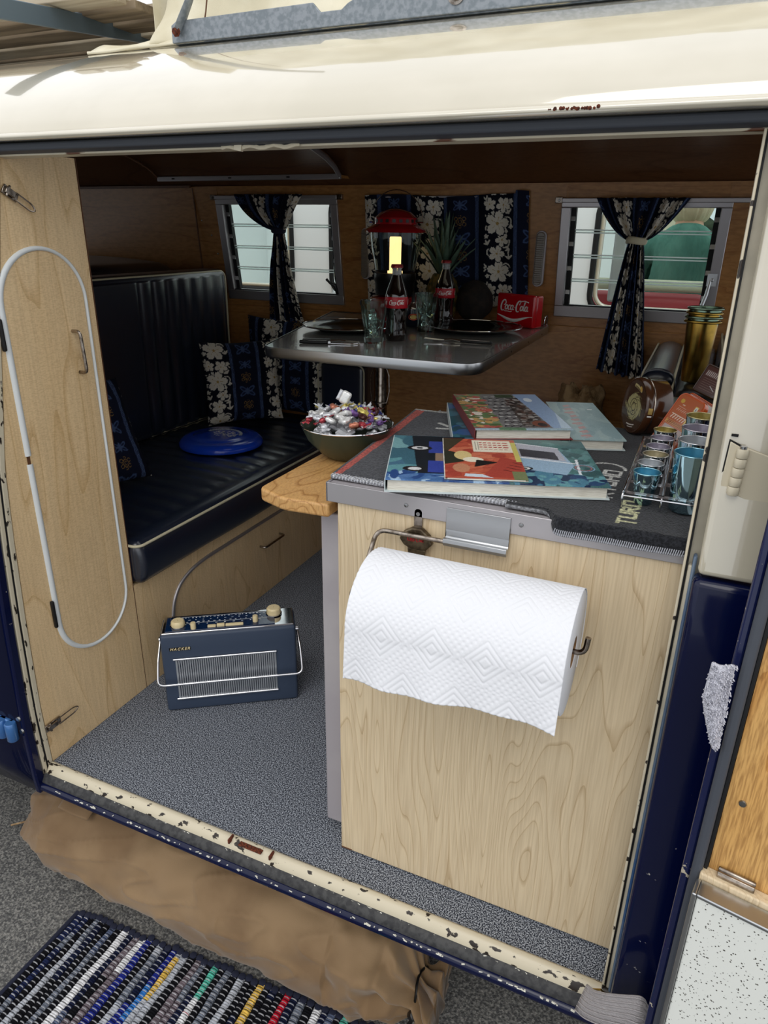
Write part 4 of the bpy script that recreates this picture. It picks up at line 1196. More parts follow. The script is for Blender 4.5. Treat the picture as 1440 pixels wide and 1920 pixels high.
for i in range(42):
    a = i * 2.39996; t = i / 42; L_ = lerp(.115, .155, t) * rd.uniform(.8, 1.05); out = lerp(1.15, .10, t); w_ = lerp(.0150, .0125, t)
    z0_ = T0 + .146 + .035 * t; vs = []; r0 = .016 * (1 - t) + .003
    for k in range(7):
        s = k / 6; rr = r0 + L_ * (out * s * .55 + .12 * out * s * s); zz = z0_ + L_ * (s * math.cos(out * .5)) * (1 - .10 * out * s)
        wv = w_ * (1 - s) ** .6 * (1.0 if k else .8); dx, dy = math.cos(a), math.sin(a)
        rr = min(rr, (2.268 - PYc) / max(dy, 1e-3)) if dy > 0 else rr
        for e, hgt in ((-1, .002), (0, -.001), (1, .002)):
            vs.append((PXc + dx * rr - dy * wv * e, PYc + dy * rr + dx * wv * e, zz + hgt))
    fs = []
    for k in range(6):
        for e in range(2): fs.append((k * 3 + e, k * 3 + e + 1, (k + 1) * 3 + e + 1, (k + 1) * 3 + e))
    build('leaf', MB().add(vs, fs), 'pine_leaf', pn, smooth=60, solid=.0012)

# coconut
cn = thing('coconut', 'dark brown coconut standing behind the right plate', 'coconut', (-.672, 2.262, T0))
mat('coco', (22, 17, 15), rough=0.85, bump=1.0, bscale=70, bdist=.004, c2=(36, 28, 22), nscale=40)
mb = MB(); 
def coco(u, v):
    a = 2 * PI * u; t = PI * v; r = .060; n_ = 1 + .05 * mnoise.noise(Vector((math.cos(a) * 2, math.sin(a) * 2, t * 2)))
    return (-.684 + r * n_ * math.sin(t) * math.cos(a), 2.258 + r * .92 * n_ * math.sin(t) * math.sin(a), T0 + .0685 - .064 * n_ * math.cos(t))
mb.grid(48, 32, coco, cu=True); build('husk', mb, 'coco', cn, smooth=180)
e_ = MB()
for (a, b) in ((0, 0), (.016, .006), (.006, .016)): e_.lathe([(.005, 0), (.003, .002)], (-.684 + a, 2.258 - .046 + b, T0 + .098), 10, rotm(50))
build('eye', e_, 'near_black', cn)

# red cola tin box
R27 = rotm(0, 0, -27); tc_ = Vector((-.478, 2.208, T0))
tn = thing('tin_box', 'red tin box with cola script standing at the far right corner of the table', 'tin', tuple(tc_), (0, 0, math.radians(-27)))
mat('tin_red', (190, 14, 26), rough=0.2, coat=.5)
build('body', MB().box(-.150, -.001, .0155, .046, 0.0, .096), 'tin_red', tn, local=True, bevel=.005, bseg=3)
build('lid', MB().box(-.151, 0, 0, .015, 0.0, .098), 'tin_red', tn, local=True, bevel=.005, bseg=3)
m = stroke_mesh(MB(), lambda a, c: (-.078 + a, -.0004, .060 + c), .037, .25)
build('script_lettering', m, 'white_text', tn, local=True, solid=.0004)
wv = MB(); vs = []
for i in range(41):
    t = i / 40; x = -.146 + .142 * t; zc = .026 + .008 * math.sin(2 * PI * (t * .9 + .35)); hw = .0045 * math.sin(PI * min(1, t * 1.05 + .02)) + .0008
    vs += [(x, -.0004, zc - hw), (x, -.0004, zc + hw)]
wv.add(vs, [(2 * i, 2 * i + 2, 2 * i + 3, 2 * i + 1) for i in range(40)]); build('white_wave', wv, 'white_text', tn, local=True, solid=.0004)

# ================================================================== things on the cabinet
mat('towel_cloth', (200, 200, 200), rough=0.95, attr=True, spec=0.1, bump=0.9, bscale=420, bdist=0.003, c2=(255, 255, 255), nscale=300)
MATS['towel_cloth'].node_tree.nodes['Principled BSDF'].inputs['Sheen Weight'].default_value = 0.15
def towel_mat_fix():
    nt = MATS['towel_cloth'].node_tree
    for n_ in nt.nodes:
        if n_.type == 'VALTORGB': n_.color_ramp.elements[0].color = (0.45, 0.45, 0.45, 1); n_.color_ramp.elements[0].position = .4; n_.color_ramp.elements[1].position = .6; n_.color_ramp.elements[1].color = (1, 1, 1, 1)
        if n_.type == 'MIX': n_.inputs[0].default_value = 1.0
towel_mat_fix()
DK = (72, 74, 82); WT = (225, 225, 220); YL = (214, 208, 120)
# left towel with red stripe
tw = thing('bar_towel', 'dark grey bar towel with red side stripe, on the left of the cabinet top', 'towel', (-.34, 1.1, CZ))
C1 = Cv(.30, .45, DK, .0016)
C1.line(.004, .0, .010, .45, .020, (214, 74, 58)); C1.line(0, .0, 0, .45, .008, DK)
C1.rect(0, .3, .0, .007, (170, 172, 178))
for i in range(60): C1.line(i * .005, .0, i * .005 + .003, .010, .0015, (225, 225, 228))
for (x0, y0, ln_, a) in ((.075, .325, .03, .3), (.09, .345, .035, .5), (.07, .36, .02, -.6), (.10, .33, .03, 1.3), (.13, .31, .05, .25), (.135, .335, .06, .15), (.14, .36, .05, .5), (.15, .39, .05, -.1), (.13, .385, .03, 1.2), (.12, .30, .04, 1.4), (.10, .375, .03, .2)):
    C1.line(x0, y0, x0 + ln_ * math.cos(a), y0 + ln_ * math.sin(a), .009, WT)
C1.rect(0, .3, .440, .45, (190, 190, 182))
mb = MB()
def tf(x, y):
    xx = -.475 + x - .04 * (y / .45) * (1 - x / .30); yy = .882 + y + .02 * x
    zz = CZ + .0085 + .0016 * mnoise.noise(Vector((xx * 9, yy * 9, 0)))
    zz = max(zz, CZ + .0078)
    return (xx, yy, zz)
col = C1.mesh(mb, tf); build('cloth', mb, 'towel_cloth', tw, smooth=180, col=col, solid=.006)
hm = MB()
for i in range(56):
    x = .005 + i * .005; p = Vector(tf(x, 0)); hm.tube([p + Vector((0, -.002, -.004)), p + Vector((.002, .004, .0012))], .0009, 5)
mat('stitch_grey', (172, 174, 182), rough=.9)
build('overlock_stitching', hm, 'stitch_grey', tw, kind='stuff')
# right towel folding over the front edge
tw2 = thing('bar_towel', 'dark grey bar towel with lettering, hanging over the cabinet edge under the cups', 'towel', (-.06, 1.1, CZ))
C2 = Cv(.235, .53, (46, 48, 54), .0016)     # y: 0 = hanging hem
C2.rect(0, .3, 0, .004, (150, 152, 158))
for (x0, w_) in ((.018, .010), (.034, .006)):
    for k in range(30):
        y = .12 + k * .013; C2.line(x0 + .003 * math.sin(k * 1.7), y, x0 + .003 * math.sin(k * 1.7 + 1.7), y + .013, w_, YL)
C2.line(.058, .10, .075, .50, .006, (36, 36, 40))
def vletters(cv, word, x, y, size, c):
    """blocky stroke letters running up the towel"""
    G = {'T': ((0, 1, 1, 1), (.5, 0, .5, 1)), 'U': ((0, 1, 0, .1), (0, .1, 1, .1), (1, .1, 1, 1)), 'R': ((0, 0, 0, 1), (0, 1, .9, .9), (.9, .9, .9, .55), (.9, .55, 0, .5), (.3, .5, 1, 0)), 'B': ((0, 0, 0, 1), (0, 1, .9, .85), (.9, .85, .1, .5), (.1, .5, 1, .25), (1, .25, 0, 0)), 'O': ((0, 0, 0, 1), (0, 1, 1, 1), (1, 1, 1, 0), (1, 0, 0, 0)), 'H': ((0, 0, 0, 1), (1, 0, 1, 1), (0, .5, 1, .5)), 'E': ((0, 0, 0, 1), (0, 1, 1, 1), (0, .5, .8, .5), (0, 0, 1, 0)), 'A': ((0, 0, .5, 1), (.5, 1, 1, 0), (.2, .4, .8, .4)), 'K': ((0, 0, 0, 1), (0, .5, 1, 1), (0, .5, 1, 0))}
    for ch in word:
        for (a, b, c_, d) in G[ch]:
            # rotated 90 deg: letter x runs along +y (away), letter y runs along -x
            cv.line(x - b * size * 1.3, y + a * size, x - d * size * 1.3, y + c_ * size, .0052, c)
        y += size * 1.45
vletters(C2, 'RTUHO', .128, .135, .018, WT); C2.ring(.105, .265, .028, .005, WT, 0, 2.6)
vletters(C2, 'TURO', .168, .045, .016, (222, 218, 160))
mb = MB()
def tf2(x, y):
    xx = -.205 + x; s = y - .030
    if s < 0:
        f = max(0.0, .5 + .5 * math.tanh((x - .065) / .006))       # only the right part hangs over the edge
        a = min(1, -s / .012)
        yy = CYF - .0095 - .004 * math.sin(a * PI / 2) + .001 * math.sin(x * 60); zz = CZ + .009 - .024 * (-s / .03)
        yy2 = .888 + .0; zz2 = CZ + .0085
        return (xx + .0 * x, lerp(.885 + s * .2, yy, f), lerp(zz2, zz, f))
    e = 1 - min(1, s / .012); yy = CYF - .0085 + s + .0
    f = max(0.0, .5 + .5 * math.tanh((x - .065) / .006))
    yy = lerp(.885 + s * .97, yy, f)
    zz = CZ + .0085 + .0012 * mnoise.noise(Vector((xx * 9, yy * 9, 5)))
    return (xx, yy, max(zz, CZ + .0078) + (0.0010 if x < .2 else 0))
col = C2.mesh(mb, tf2); build('cloth', mb, 'towel_cloth', tw2, smooth=180, col=col, solid=.005)
hm = MB()
for i in range(30):
    for e in (0, 1):
        x = .072 + i * .0053 + e * .0027; p = Vector(tf2(x, 0.001)); q = Vector(tf2(x + .0015, 0.011)); hm.tube([p + Vector((0, -.0006, 0)), q + Vector((0, -.0006, 0))], .0007, 5)
build('overlock_stitching', hm, 'stitch_grey', tw2, kind='stuff')
TT = CZ + .0098      # towel top

# ------------------------------------------------------------------ books
def book(FL, FR, BL, z0, th, cv, lab, name='picture_book', cover='paper_print', spine='near_black', soft=False):
    """corner points on the table plane; cv canvas origin front-left"""
    FL, FR, BL = Vector((*FL, 0)), Vector((*FR, 0)), Vector((*BL, 0))
    ux = (FR - FL); uy = (BL - FL); L_, D_ = ux.length, uy.length; ux.normalize(); uy = (uy - ux * uy.dot(ux)).normalized()
    b = thing(name, lab, 'book', tuple(FL + Vector((0, 0, z0))), (0, 0, math.atan2(ux[1], ux[0])))
    ct = .0018 if not soft else .0005
    pg = MB(); pg.box(.003, L_ - .004, .004 if not soft else .0005, D_ - .004, ct, th - ct)
    build('pages', pg, 'page_edges', b, local=True)
    build('back_cover', MB().box(0, L_, 0, D_, 0, ct), spine, b, local=True)
    build('spine', MB().box(-.0012, .0, 0, D_, 0, th), spine, b, local=True)
    m = MB(); k = cv.w / L_
    c = cv.mesh(m, lambda x, y: (x / cv.w * L_, y / cv.h * D_, th - ct + ct))
    build('front_cover', m, cover, b, local=True, smooth=0, col=c, solid=ct)
    return b
mat('teal_board', (60, 110, 120), rough=.35); mat('pale_board', (196, 206, 206), rough=.4); mat('red_board', (120, 50, 50), rough=.4)
def bus_front(cv, cx, cy, w, h, body, top, rot=0):
    """front of a boxy bus: roof, split windscreen, headlamps, round wheel arches"""
    cv.poly([(cx - w * .5, cy - h * .5), (cx + w * .5, cy - h * .5), (cx + w * .5, cy + h * .05), (cx + w * .42, cy + h * .45), (cx - w * .42, cy + h * .45), (cx - w * .5, cy + h * .05)], body)
    cv.poly([(cx - w * .5, cy + h * .02), (cx + w * .5, cy + h * .02), (cx + w * .42, cy + h * .48), (cx - w * .42, cy + h * .48)], top)
    cv.rect(cx - w * .40, cx - w * .03, cy + h * .10, cy + h * .36, (48, 56, 66)); cv.rect(cx + w * .03, cx + w * .40, cy + h * .10, cy + h * .36, (52, 60, 70))
    for s in (-1, 1):
        cv.ell(cx + s * w * .33, cy - h * .22, w * .095, w * .095, (235, 235, 230)); cv.ell(cx + s * w * .33, cy - h * .22, w * .055, w * .055, (120, 130, 136))
    cv.poly([(cx - w * .5, cy + h * .02), (cx, cy - h * .32), (cx + w * .5, cy + h * .02), (cx, cy + .0)], top)
    cv.rect(cx - w * .54, cx + w * .54, cy - h * .52, cy - h * .44, (214, 214, 210))
def bus_side(cv, x, y, w, h, body, top):
    cv.rect(x, x + w, y, y + h * .5, body); cv.rect(x, x + w, y + h * .46, y + h * .92, top); cv.rect(x + w * .03, x + w * .97, y + h * .88, y + h, top)
    for k in range(4): cv.rect(x + w * (.05 + .235 * k), x + w * (.05 + .235 * k + .19), y + h * .54, y + h * .82, (60, 78, 90))
    for k in (.2, .8): cv.ell(x + w * k, y, h * .17, h * .17, (24, 24, 26)); cv.ell(x + w * k, y, h * .08, h * .08, (210, 210, 206))
# A big hardback: sea-blue cover, blue bus at the left, bus front at the right
A = Cv(.315, .225, (64, 124, 140), .0012)
A.blobs(0, .315, 0, .225, [(84, 150, 160), (52, 104, 124), (110, 168, 174), (60, 110, 140)], 130, .006, .03, 2, 2.0)
A.rect(0, .315, 0, .030, (56, 104, 168)); A.blobs(0, .315, 0, .03, [(150, 186, 220), (70, 116, 180), (30, 70, 140)], 90, .002, .008, 3, 3)
A.poly([(.045, .03), (.12, .03), (.12, .225), (.03, .225)], (22, 30, 40)); A.rect(.060, .125, .035, .090, (42, 62, 170)); A.rect(.060, .125, .130, .195, (42, 62, 170)); A.rect(.070, .125, .09, .130, (150, 120, 96))
A.ell(.045, .155, .020, .014, (30, 30, 34)); A.ell(.045, .155, .013, .009, (214, 214, 214)); A.ell(.045, .155, .005, .004, (40, 50, 60))
A.ell(.040, .050, .018, .012, (30, 30, 34)); A.ell(.040, .050, .010, .007, (214, 214, 214))
A.poly([(.175, 0.0), (.315, 0), (.315, .225), (.185, .225)], (58, 108, 112))
A.blobs(.19, .315, .0, .05, [(30, 70, 120), (64, 130, 160), (90, 160, 170), (24, 50, 90)], 60, .003, .014, 5, 1.6)
A.blobs(.25, .315, .05, .225, [(40, 88, 92), (84, 140, 140), (60, 120, 118)], 60, .004, .012, 6)
A.poly([(.190, .07), (.262, .045), (.280, .09), (.268, .175), (.190, .205)], (142, 178, 208))
A.poly([(.192, .125), (.272, .110), (.268, .178), (.192, .205)], (176, 176, 190)); A.poly([(.205, .13), (.262, .115), (.260, .155), (.205, .17)], (52, 50, 62))
A.line(.188, .128, .282, .100, .004, (230, 232, 236)); A.line(.282, .05, .288, .12, .004, (226, 230, 236)); A.line(.190, .205, .268, .178, .003, (226, 230, 236))
for (x, y) in ((.190, .190), (.203, .070)): A.ell(x, y, .013, .009, (26, 30, 34)); A.ell(x, y, .009, .006, (226, 226, 224)); A.ell(x, y, .005, .0035, (70, 80, 84))
A.line(.186, .085, .190, .175, .006, (40, 60, 60)); A.line(.183, .09, .187, .17, .003, (214, 220, 220)); A.ring(.292, .080, .012, .002, (190, 100, 110)); A.ring(.292, .080, .016, .0015, (140, 180, 220))
A.noise(12, 4)
zA = TT + .001
book((-.369, .845), (-.077, .950), (-.447, 1.055), zA, .0195, A, 'large teal picture book at the front of the cabinet top, showing a blue bus', cover='paper_print', spine='pale_board')
# red magazine on it
Bm = Cv(.120, .195, (204, 78, 50), .0011)
Bm.blobs(0, .12, 0, .195, [(214, 90, 56), (186, 60, 42), (222, 108, 70)], 60, .006, .02, 7, .7)
for k in range(9): Bm.line(.0, .02 * k, .10, .02 * k + .045, .0012, (150, 44, 34))
Bm.poly([(.0, .11), (.035, .195), (.0, .195)], (70, 60, 40)); Bm.poly([(.0, .06), (.03, .075), (.035, .11), (.0, .13)], (46, 50, 36)); Bm.ell(.03, .105, .014, .022, (226, 196, 120)); Bm.ell(.045, .085, .016, .012, (236, 226, 196)); Bm.poly([(.045, .05), (.085, .075), (.05, .085)], (26, 22, 22)); Bm.ell(.025, .045, .013, .02, (206, 130, 90))
Bm.poly([(.055, .010), (.12, .0), (.12, .08), (.09, .105), (.08, .07)], (188, 60, 44)); [Bm.line(.088 + k * .006, .04 + k * .012, .112 + k * .002, .03 + k * .012, .002, (90, 30, 26)) for k in range(5)]
Bm.poly([(.028, .008), (.07, .004), (.055, .018), (.03, .02)], (200, 214, 226)); Bm.rect(.100, .12, .0, .035, (120, 130, 80)); Bm.rect(.112, .12, .08, .18, (214, 200, 90))
Bm.rect(.048, .112, .125, .188, (236, 226, 198))
for k in range(4): Bm.line(.062, .175 - k * .012, .104, .175 - k * .012, .006 if k < 3 else .002, (206, 70, 60)); [Bm.line(.064 + j * .008, .170 - k * .012, .066 + j * .008, .180 - k * .012, .0022, (236, 226, 198)) for j in range(5)]
Bm.line(.053, .135, .053, .18, .0012, (120, 110, 100)); Bm.line(.057, .135, .057, .18, .0008, (120, 110, 100))
Bm.noise(10, 8)
book((-.292, .878), (-.184, .918), (-.370, 1.060), zA + .0203, .0028, Bm, 'thin red orange booklet lying across the middle of the large teal book', name='booklet', spine='page_edges', soft=True)
# dark teal underneath, pale teal to the right, bus-crowd book on top
Cc = Cv(.24, .25, (34, 84, 96), .0018); Cc.blobs(0, .24, 0, .25, [(30, 70, 90), (50, 110, 130), (40, 90, 150)], 60, .006, .02, 11)
book((-.356, 1.100), (-.184, 1.167), (-.444, 1.332), TT + .001, .018, Cc, 'dark teal hardback book under the crowd-of-buses book', spine='pale_board')
Dd = Cv(.20, .26, (150, 182, 186), .0016); Dd.blobs(0, .2, 0, .26, [(140, 174, 180), (164, 192, 192), (130, 166, 174)], 60, .01, .03, 12)
for k in range(9): Dd.line(.050 + .006 * (k % 3), .02 + k * .026, .082, .026 + k * .026, .009, (206, 140, 136)); Dd.line(.060, .012 + k * .026, .088, .02 + k * .026, .004, (206, 140, 136))
Dd.rect(.15, .17, .20, .206, (240, 240, 240)); Dd.noise(8, 3)
book((-.172, 1.172), (-.084, 1.204), (-.268, 1.432), TT + .001, .0185, Dd, 'pale teal hardback with pink lettering, right of the stacked books', spine='pale_board')
E4 = Cv(.165, .265, (118, 116, 116), .0011)
E4.rect(0, .05, 0, .265, (120, 140, 96)); E4.blobs(0, .045, 0, .265, [(196, 84, 70), (92, 124, 70), (222, 208, 190), (150, 70, 60), (200, 150, 80), (84, 110, 60)], 220, .003, .009, 13, 1.5)
rd = random.Random(9)
for i in range(9):
    for j in range(5):
        E4.ring(.060 + j * .014 + (i % 2) * .005, .02 + i * .026, .006, .0022, (40, 40, 44)); E4.ell(.060 + j * .014 + (i % 2) * .005, .032 + i * .026, .004, .003, (190, 190, 186))
E4.poly([(.085, .02), (.125, .02), (.13, .23), (.095, .23)], (72, 66, 62)); E4.blobs(.09, .128, .02, .23, [(40, 36, 34), (120, 110, 104), (86, 60, 50), (150, 146, 140)], 150, .002, .006, 14)
E4.ell(.120, .035, .016, .022, (132, 66, 44)); E4.ell(.120, .030, .008, .012, (40, 30, 30)); E4.line(.133, .02, .138, .14, .003, (230, 230, 226))
E4.poly([(.133, 0), (.165, 0), (.165, .265), (.118, .265)], (132, 164, 206)); E4.poly([(.145, 0), (.165, 0), (.165, .12)], (176, 200, 222)); E4.ell(.138, .215, .008, .016, (214, 226, 236)); E4.rect(0, .165, 0, .008, (150, 176, 190)); E4.rect(.04, .085, .0, .012, (92, 130, 96)); E4.rect(.08, .115, .235, .26, (60, 80, 50))
E4.noise(14, 5)
book((-.315, 1.092), (-.167, 1.166), (-.434, 1.330), TT + .0195, .0185, E4, 'picture book with a crowd of buses on its cover, topmost of the rear stack', spine='red_board')
# loose blue strip book edge between front and rear books
# ------------------------------------------------------------------ round brown tin on edge
ax = Vector((-.87, -.48, .08)).normalized(); sx = ax.cross(Vector((0, 0, 1))).normalized(); uy_ = sx.cross(ax)
RT = Matrix((sx, uy_, ax)).transposed()
tc2 = Vector((-.078, 1.340, TT + .0505))
rt = thing('round_tin', 'round brown tin standing on its edge behind the small cups', 'tin', tuple(tc2))
mat('tin_brown', (70, 42, 24), rough=0.22, coat=.5)
r_ = .050
build('body', MB().lathe([(r_ - .001, -.036), (r_, -.035), (r_, -.001)], tc2, 64, RT), 'tin_brown', rt, smooth=50)
build('lid', MB().lathe([(r_ + .0012, -.0005), (r_ + .0018, .0005), (r_ + .0018, .0115), (r_ - .001, .014), (r_ - .004, .0135)], tc2, 64, RT), 'tin_brown', rt, smooth=50)
build('lid_rim', MB().tube([tc2 + RT @ Vector(((r_ + .0012) * math.cos(a), (r_ + .0012) * math.sin(a), -.001)) for a in [2 * PI * k / 64 for k in range(64)]], .0012, 6, closed=True), 'chrome_worn', rt)
RC = Cv(.1, .1, (72, 42, 24), .0008)
RC.ell(.05, .048, .030, .026, (176, 164, 104)); rd = random.Random(2)
for i in range(70):
    a = rd.uniform(0, 2 * PI); rr = rd.uniform(.005, .034); RC.line(.05 + rr * math.cos(a), .048 + rr * .85 * math.sin(a), .05 + (rr + .006) * math.cos(a + .4), .048 + (rr + .006) * .85 * math.sin(a + .4), .0016, rd.choice([(170, 160, 104), (92, 74, 40), (120, 110, 64)]))
RC.ring(.05, .048, .016, .0018, (90, 70, 40)); RC.ring(.05, .048, .008, .0018, (90, 70, 40))
RC.line(.028, .085, .062, .090, .007, (196, 176, 110)); RC.line(.034, .084, .060, .088, .002, (80, 50, 30)); RC.ell(.030, .088, .006, .005, (210, 160, 60))
RC.line(.030, .014, .068, .010, .0022, (226, 222, 210)); RC.line(.034, .009, .062, .006, .0014, (226, 222, 210))
m = MB(); vs0 = []
def disc(x, y):
    a = (x - .05) / .05; b = (y - .05) / .05
    # square to disc
    q = Vector((a * math.sqrt(1 - b * b / 2), b * math.sqrt(1 - a * a / 2))) * (r_ - .004)
    return tuple(tc2 + RT @ Vector((q[0], q[1], .0138)))
c_ = RC.mesh(m, disc); build('printed_face', m, 'metal_print', rt, smooth=0, col=c_)
for (a0_, a1_, z0_, z1_, mt) in ((60, 86, -.032, -.008, 'gold_text'), (172, 184, .002, .010, 'gold_text'), (187, 190, .002, .010, 'white_text')):
    m = MB(); m.grid(8, 2, lambda u, v: tuple(tc2 + RT @ Vector(((r_ + (.0002 if z1_ < 0 else .002)) * math.cos(math.radians(lerp(a0_, a1_, u))), (r_ + (.0002 if z1_ < 0 else .002)) * math.sin(math.radians(lerp(a0_, a1_, u))), lerp(z0_, z1_, v)))))
    build('label', m, mt, rt, smooth=60)
# ------------------------------------------------------------------ orange tins and brown card
mat('orange_enamel', (206, 92, 40), rough=.25, coat=.3)
def flat_tin(name, lab, base, R, w_, h_, d_, cv, matn, r=.010, cat='tin'):
    t = thing(name, lab, cat, tuple(base)); M = R
    m = MB(); pl_ = rrect(-w_ / 2, w_ / 2, 0, h_, r, 6); m.prism(pl_, 0, d_, 'y'); m.v = [tuple(M @ Vector(p) + Vector(base)) for p in m.v]
    build('body', m, matn, t, smooth=50, bevel=.0015)
    m = MB(); c_ = cv.mesh(m, lambda x, y: tuple(M @ Vector(((x / cv.w - .5) * (w_ - .006), -.0007, .004 + y / cv.h * (h_ - .008))) + Vector(base)))
    build('printed_face', m, 'metal_print', t, smooth=0, col=c_)
    rm_ = MB(); rm_.tube([tuple(M @ Vector((x, -.0002, z)) + Vector(base)) for x, z in rrect(-w_ / 2 + .001, w_ / 2 - .001, .001, h_ - .001, r - .001, 6)], .0010, 6, closed=True)
    build('rim', rm_, matn, t)
    return t
OC = Cv(.050, .095, (206, 92, 40), .0007)
OC.rect(.004, .046, .002, .036, (186, 158, 150)); OC.blobs(.010, .040, .006, .026, [(60, 84, 96), (220, 224, 222), (110, 140, 150), (40, 50, 60)], 90, .001, .004, 21)
OC.rect(.002, .048, .038, .046, (226, 158, 60)); OC.line(.004, .0395, .046, .0395, .001, (170, 60, 30)); OC.line(.004, .0445, .046, .0445, .001, (170, 60, 30)); [OC.line(.006 + k * .0045, .0415, .0085 + k * .0045, .0425, .0018, (150, 50, 24)) for k in range(9)]
[OC.line(.006 + k * .0052, .050, .0085 + k * .0052, .0565, .0016, (240, 214, 190)) for k in range(6)]; OC.line(.005, .0575, .036, .0575, .001, (240, 214, 190))
[OC.line(.008 + k * .004, .066, .010 + k * .004, .070, .0012, (226, 170, 140)) for k in range(6)]; OC.line(.008, .0735, .024, .0735, .0008, (226, 180, 150)); OC.line(.014, .078, .018, .078, .002, (226, 180, 150)); OC.ell(.009, .084, .004, .004, (226, 170, 50))
OC.poly([(.036, .046), (.045, .046), (.045, .086), (.038, .086)], (240, 206, 90)); OC.line(.0405, .050, .0415, .080, .003, (60, 40, 24)); OC.ell(.0412, .0805, .0028, .0045, (220, 220, 214)); OC.ell(.0412, .0805, .001, .002, (60, 60, 60))
RO = Matrix.Rotation(math.radians(-28), 3, 'Z') @ Matrix.Rotation(math.radians(-24), 3, 'X') @ Matrix.Rotation(math.radians(16), 3, 'Y')
flat_tin('pastille_tin', 'upright orange tin with yellow stripe leaning behind the gold shot cup', (-.032, 1.262, TT + .001), RO, .052, .098, .016, OC, 'orange_enamel', .012)
QC = Cv(.05, .05, (196, 84, 40), .0009); QC.poly([(0, .05), (.018, .05), (.0, .018)], (232, 230, 222)); QC.poly([(.05, .05), (.032, .05), (.05, .014)], (232, 230, 222)); QC.poly([(.014, .05), (.036, .05), (.028, .034), (.02, .036)], (24, 22, 24)); QC.ring(.026, .044, .005, .002, (180, 184, 190))
RQ = Matrix.Rotation(math.radians(-25), 3, 'Z') @ Matrix.Rotation(math.radians(-20), 3, 'X') @ Matrix.Rotation(math.radians(20), 3, 'Y')
flat_tin('square_tin', 'orange tin with white corners just behind the leaning orange tin', (-.002, 1.345, TT + .018), RQ, .058, .060, .014, QC, 'orange_enamel', .008)
BC = Cv(.052, .058, (92, 48, 38), .0007); BC.rect(.004, .048, .036, .050, (120, 84, 78)); [BC.line(.006 + k * .0042, .038, .007 + k * .0042, .048, .0014, (226, 214, 206)) for k in range(10)]
[BC.line(.006, .006 + k * .005, .046, .006 + k * .005, .0008, (150, 110, 98)) for k in range(6)]; BC.line(.030, .018, .044, .010, .0015, (220, 216, 212))
RB = Matrix.Rotation(math.radians(-18), 3, 'Z') @ Matrix.Rotation(math.radians(-22), 3, 'X') @ Matrix.Rotation(math.radians(17), 3, 'Y')
flat_tin('brown_tin', 'small flat dark red brown tin with pale lettering leaning on the black bag', (.022, 1.430, TT + .064), RB, .046, .056, .010, BC, 'tin_brown', .004)
wbx = MB(); wbx.box(-.03, .075, 1.325, 1.45, CZ + .0005, CZ + .025)
kb = thing('dark_case', 'low black case under the leaning tins behind the cups', 'case', (.02, 1.39, CZ))
build('body', rbox(-.045, .075, 1.352, 1.50, .70 + .03, CZ + .052, .008, (8, 8, 5)), 'near_black', kb, smooth=180)
build('clasp', MB().box(-.0, .02, 1.349, 1.353, CZ + .02, CZ + .032), 'chrome_worn', kb, bevel=.001)
# black bag carrying the brass tumblers
bgg = thing('black_bag', 'black bag behind the cabinet on which the brass tumblers stand', 'bag', (.03, 1.7, .4))
build('body', rbox(-.026, .22, 1.515, 1.80, .001, .792, .03, (10, 10, 14), lambda p, n_: (p[0] + .004 * math.sin(p[2] * 30), p[1], p[2] + (.004 * math.sin(p[0] * 40) if n_[2] > .5 and False else 0))), 'near_black', bgg, smooth=180)
build('zip', MB().tube([(-.02, 1.513, .74), (.05, 1.5125, .742), (.2, 1.513, .74)], .002, 6), 'chrome_worn', bgg)
mat('brass', (176, 142, 66), rough=0.24, metal=1.0, c2=(120, 100, 50), nscale=40, ramp=(.4, .8))
for k in range(4):
    bt = thing('brass_tumbler', ['undermost of the nested brass tumblers, its whole side showing', 'second from the bottom of the nested brass tumblers', 'third from the bottom of the nested brass tumblers', 'topmost of the nested brass tumblers'][k], 'cup', (.0, 1.60, .794 + k * .0085), group='nested brass tumblers')
    mt = 'brass' if k % 2 == 0 else 'green_brass'
    if k == 1: mat('green_brass', (128, 150, 130), rough=.2, metal=1.0)
    z0_ = .794 + k * .0085; q = .0035 * k * .25
    build('cup', MB().lathe([(.001, .0), (.0215, .0), (.0235, .003), (.030, .112), (.0305, .122), (.0295, .122), (.0289, .112), (.0225, .005), (.001, .004)], (.0005 * k, 1.60, z0_), 48, cap0=False, cap1=False), mt, bt, smooth=40)
    build('rolled_rim', MB().tube([(.0005 * k + (.0345 - .0005 * k) * math.cos(a), 1.60 + (.0345 - .0005 * k) * math.sin(a), z0_ + .122) for a in [2 * PI * j / 48 for j in range(48)]], .0024, 8, closed=True), mt, bt, smooth=80)
    bpy.data.objects[-1] if False else None

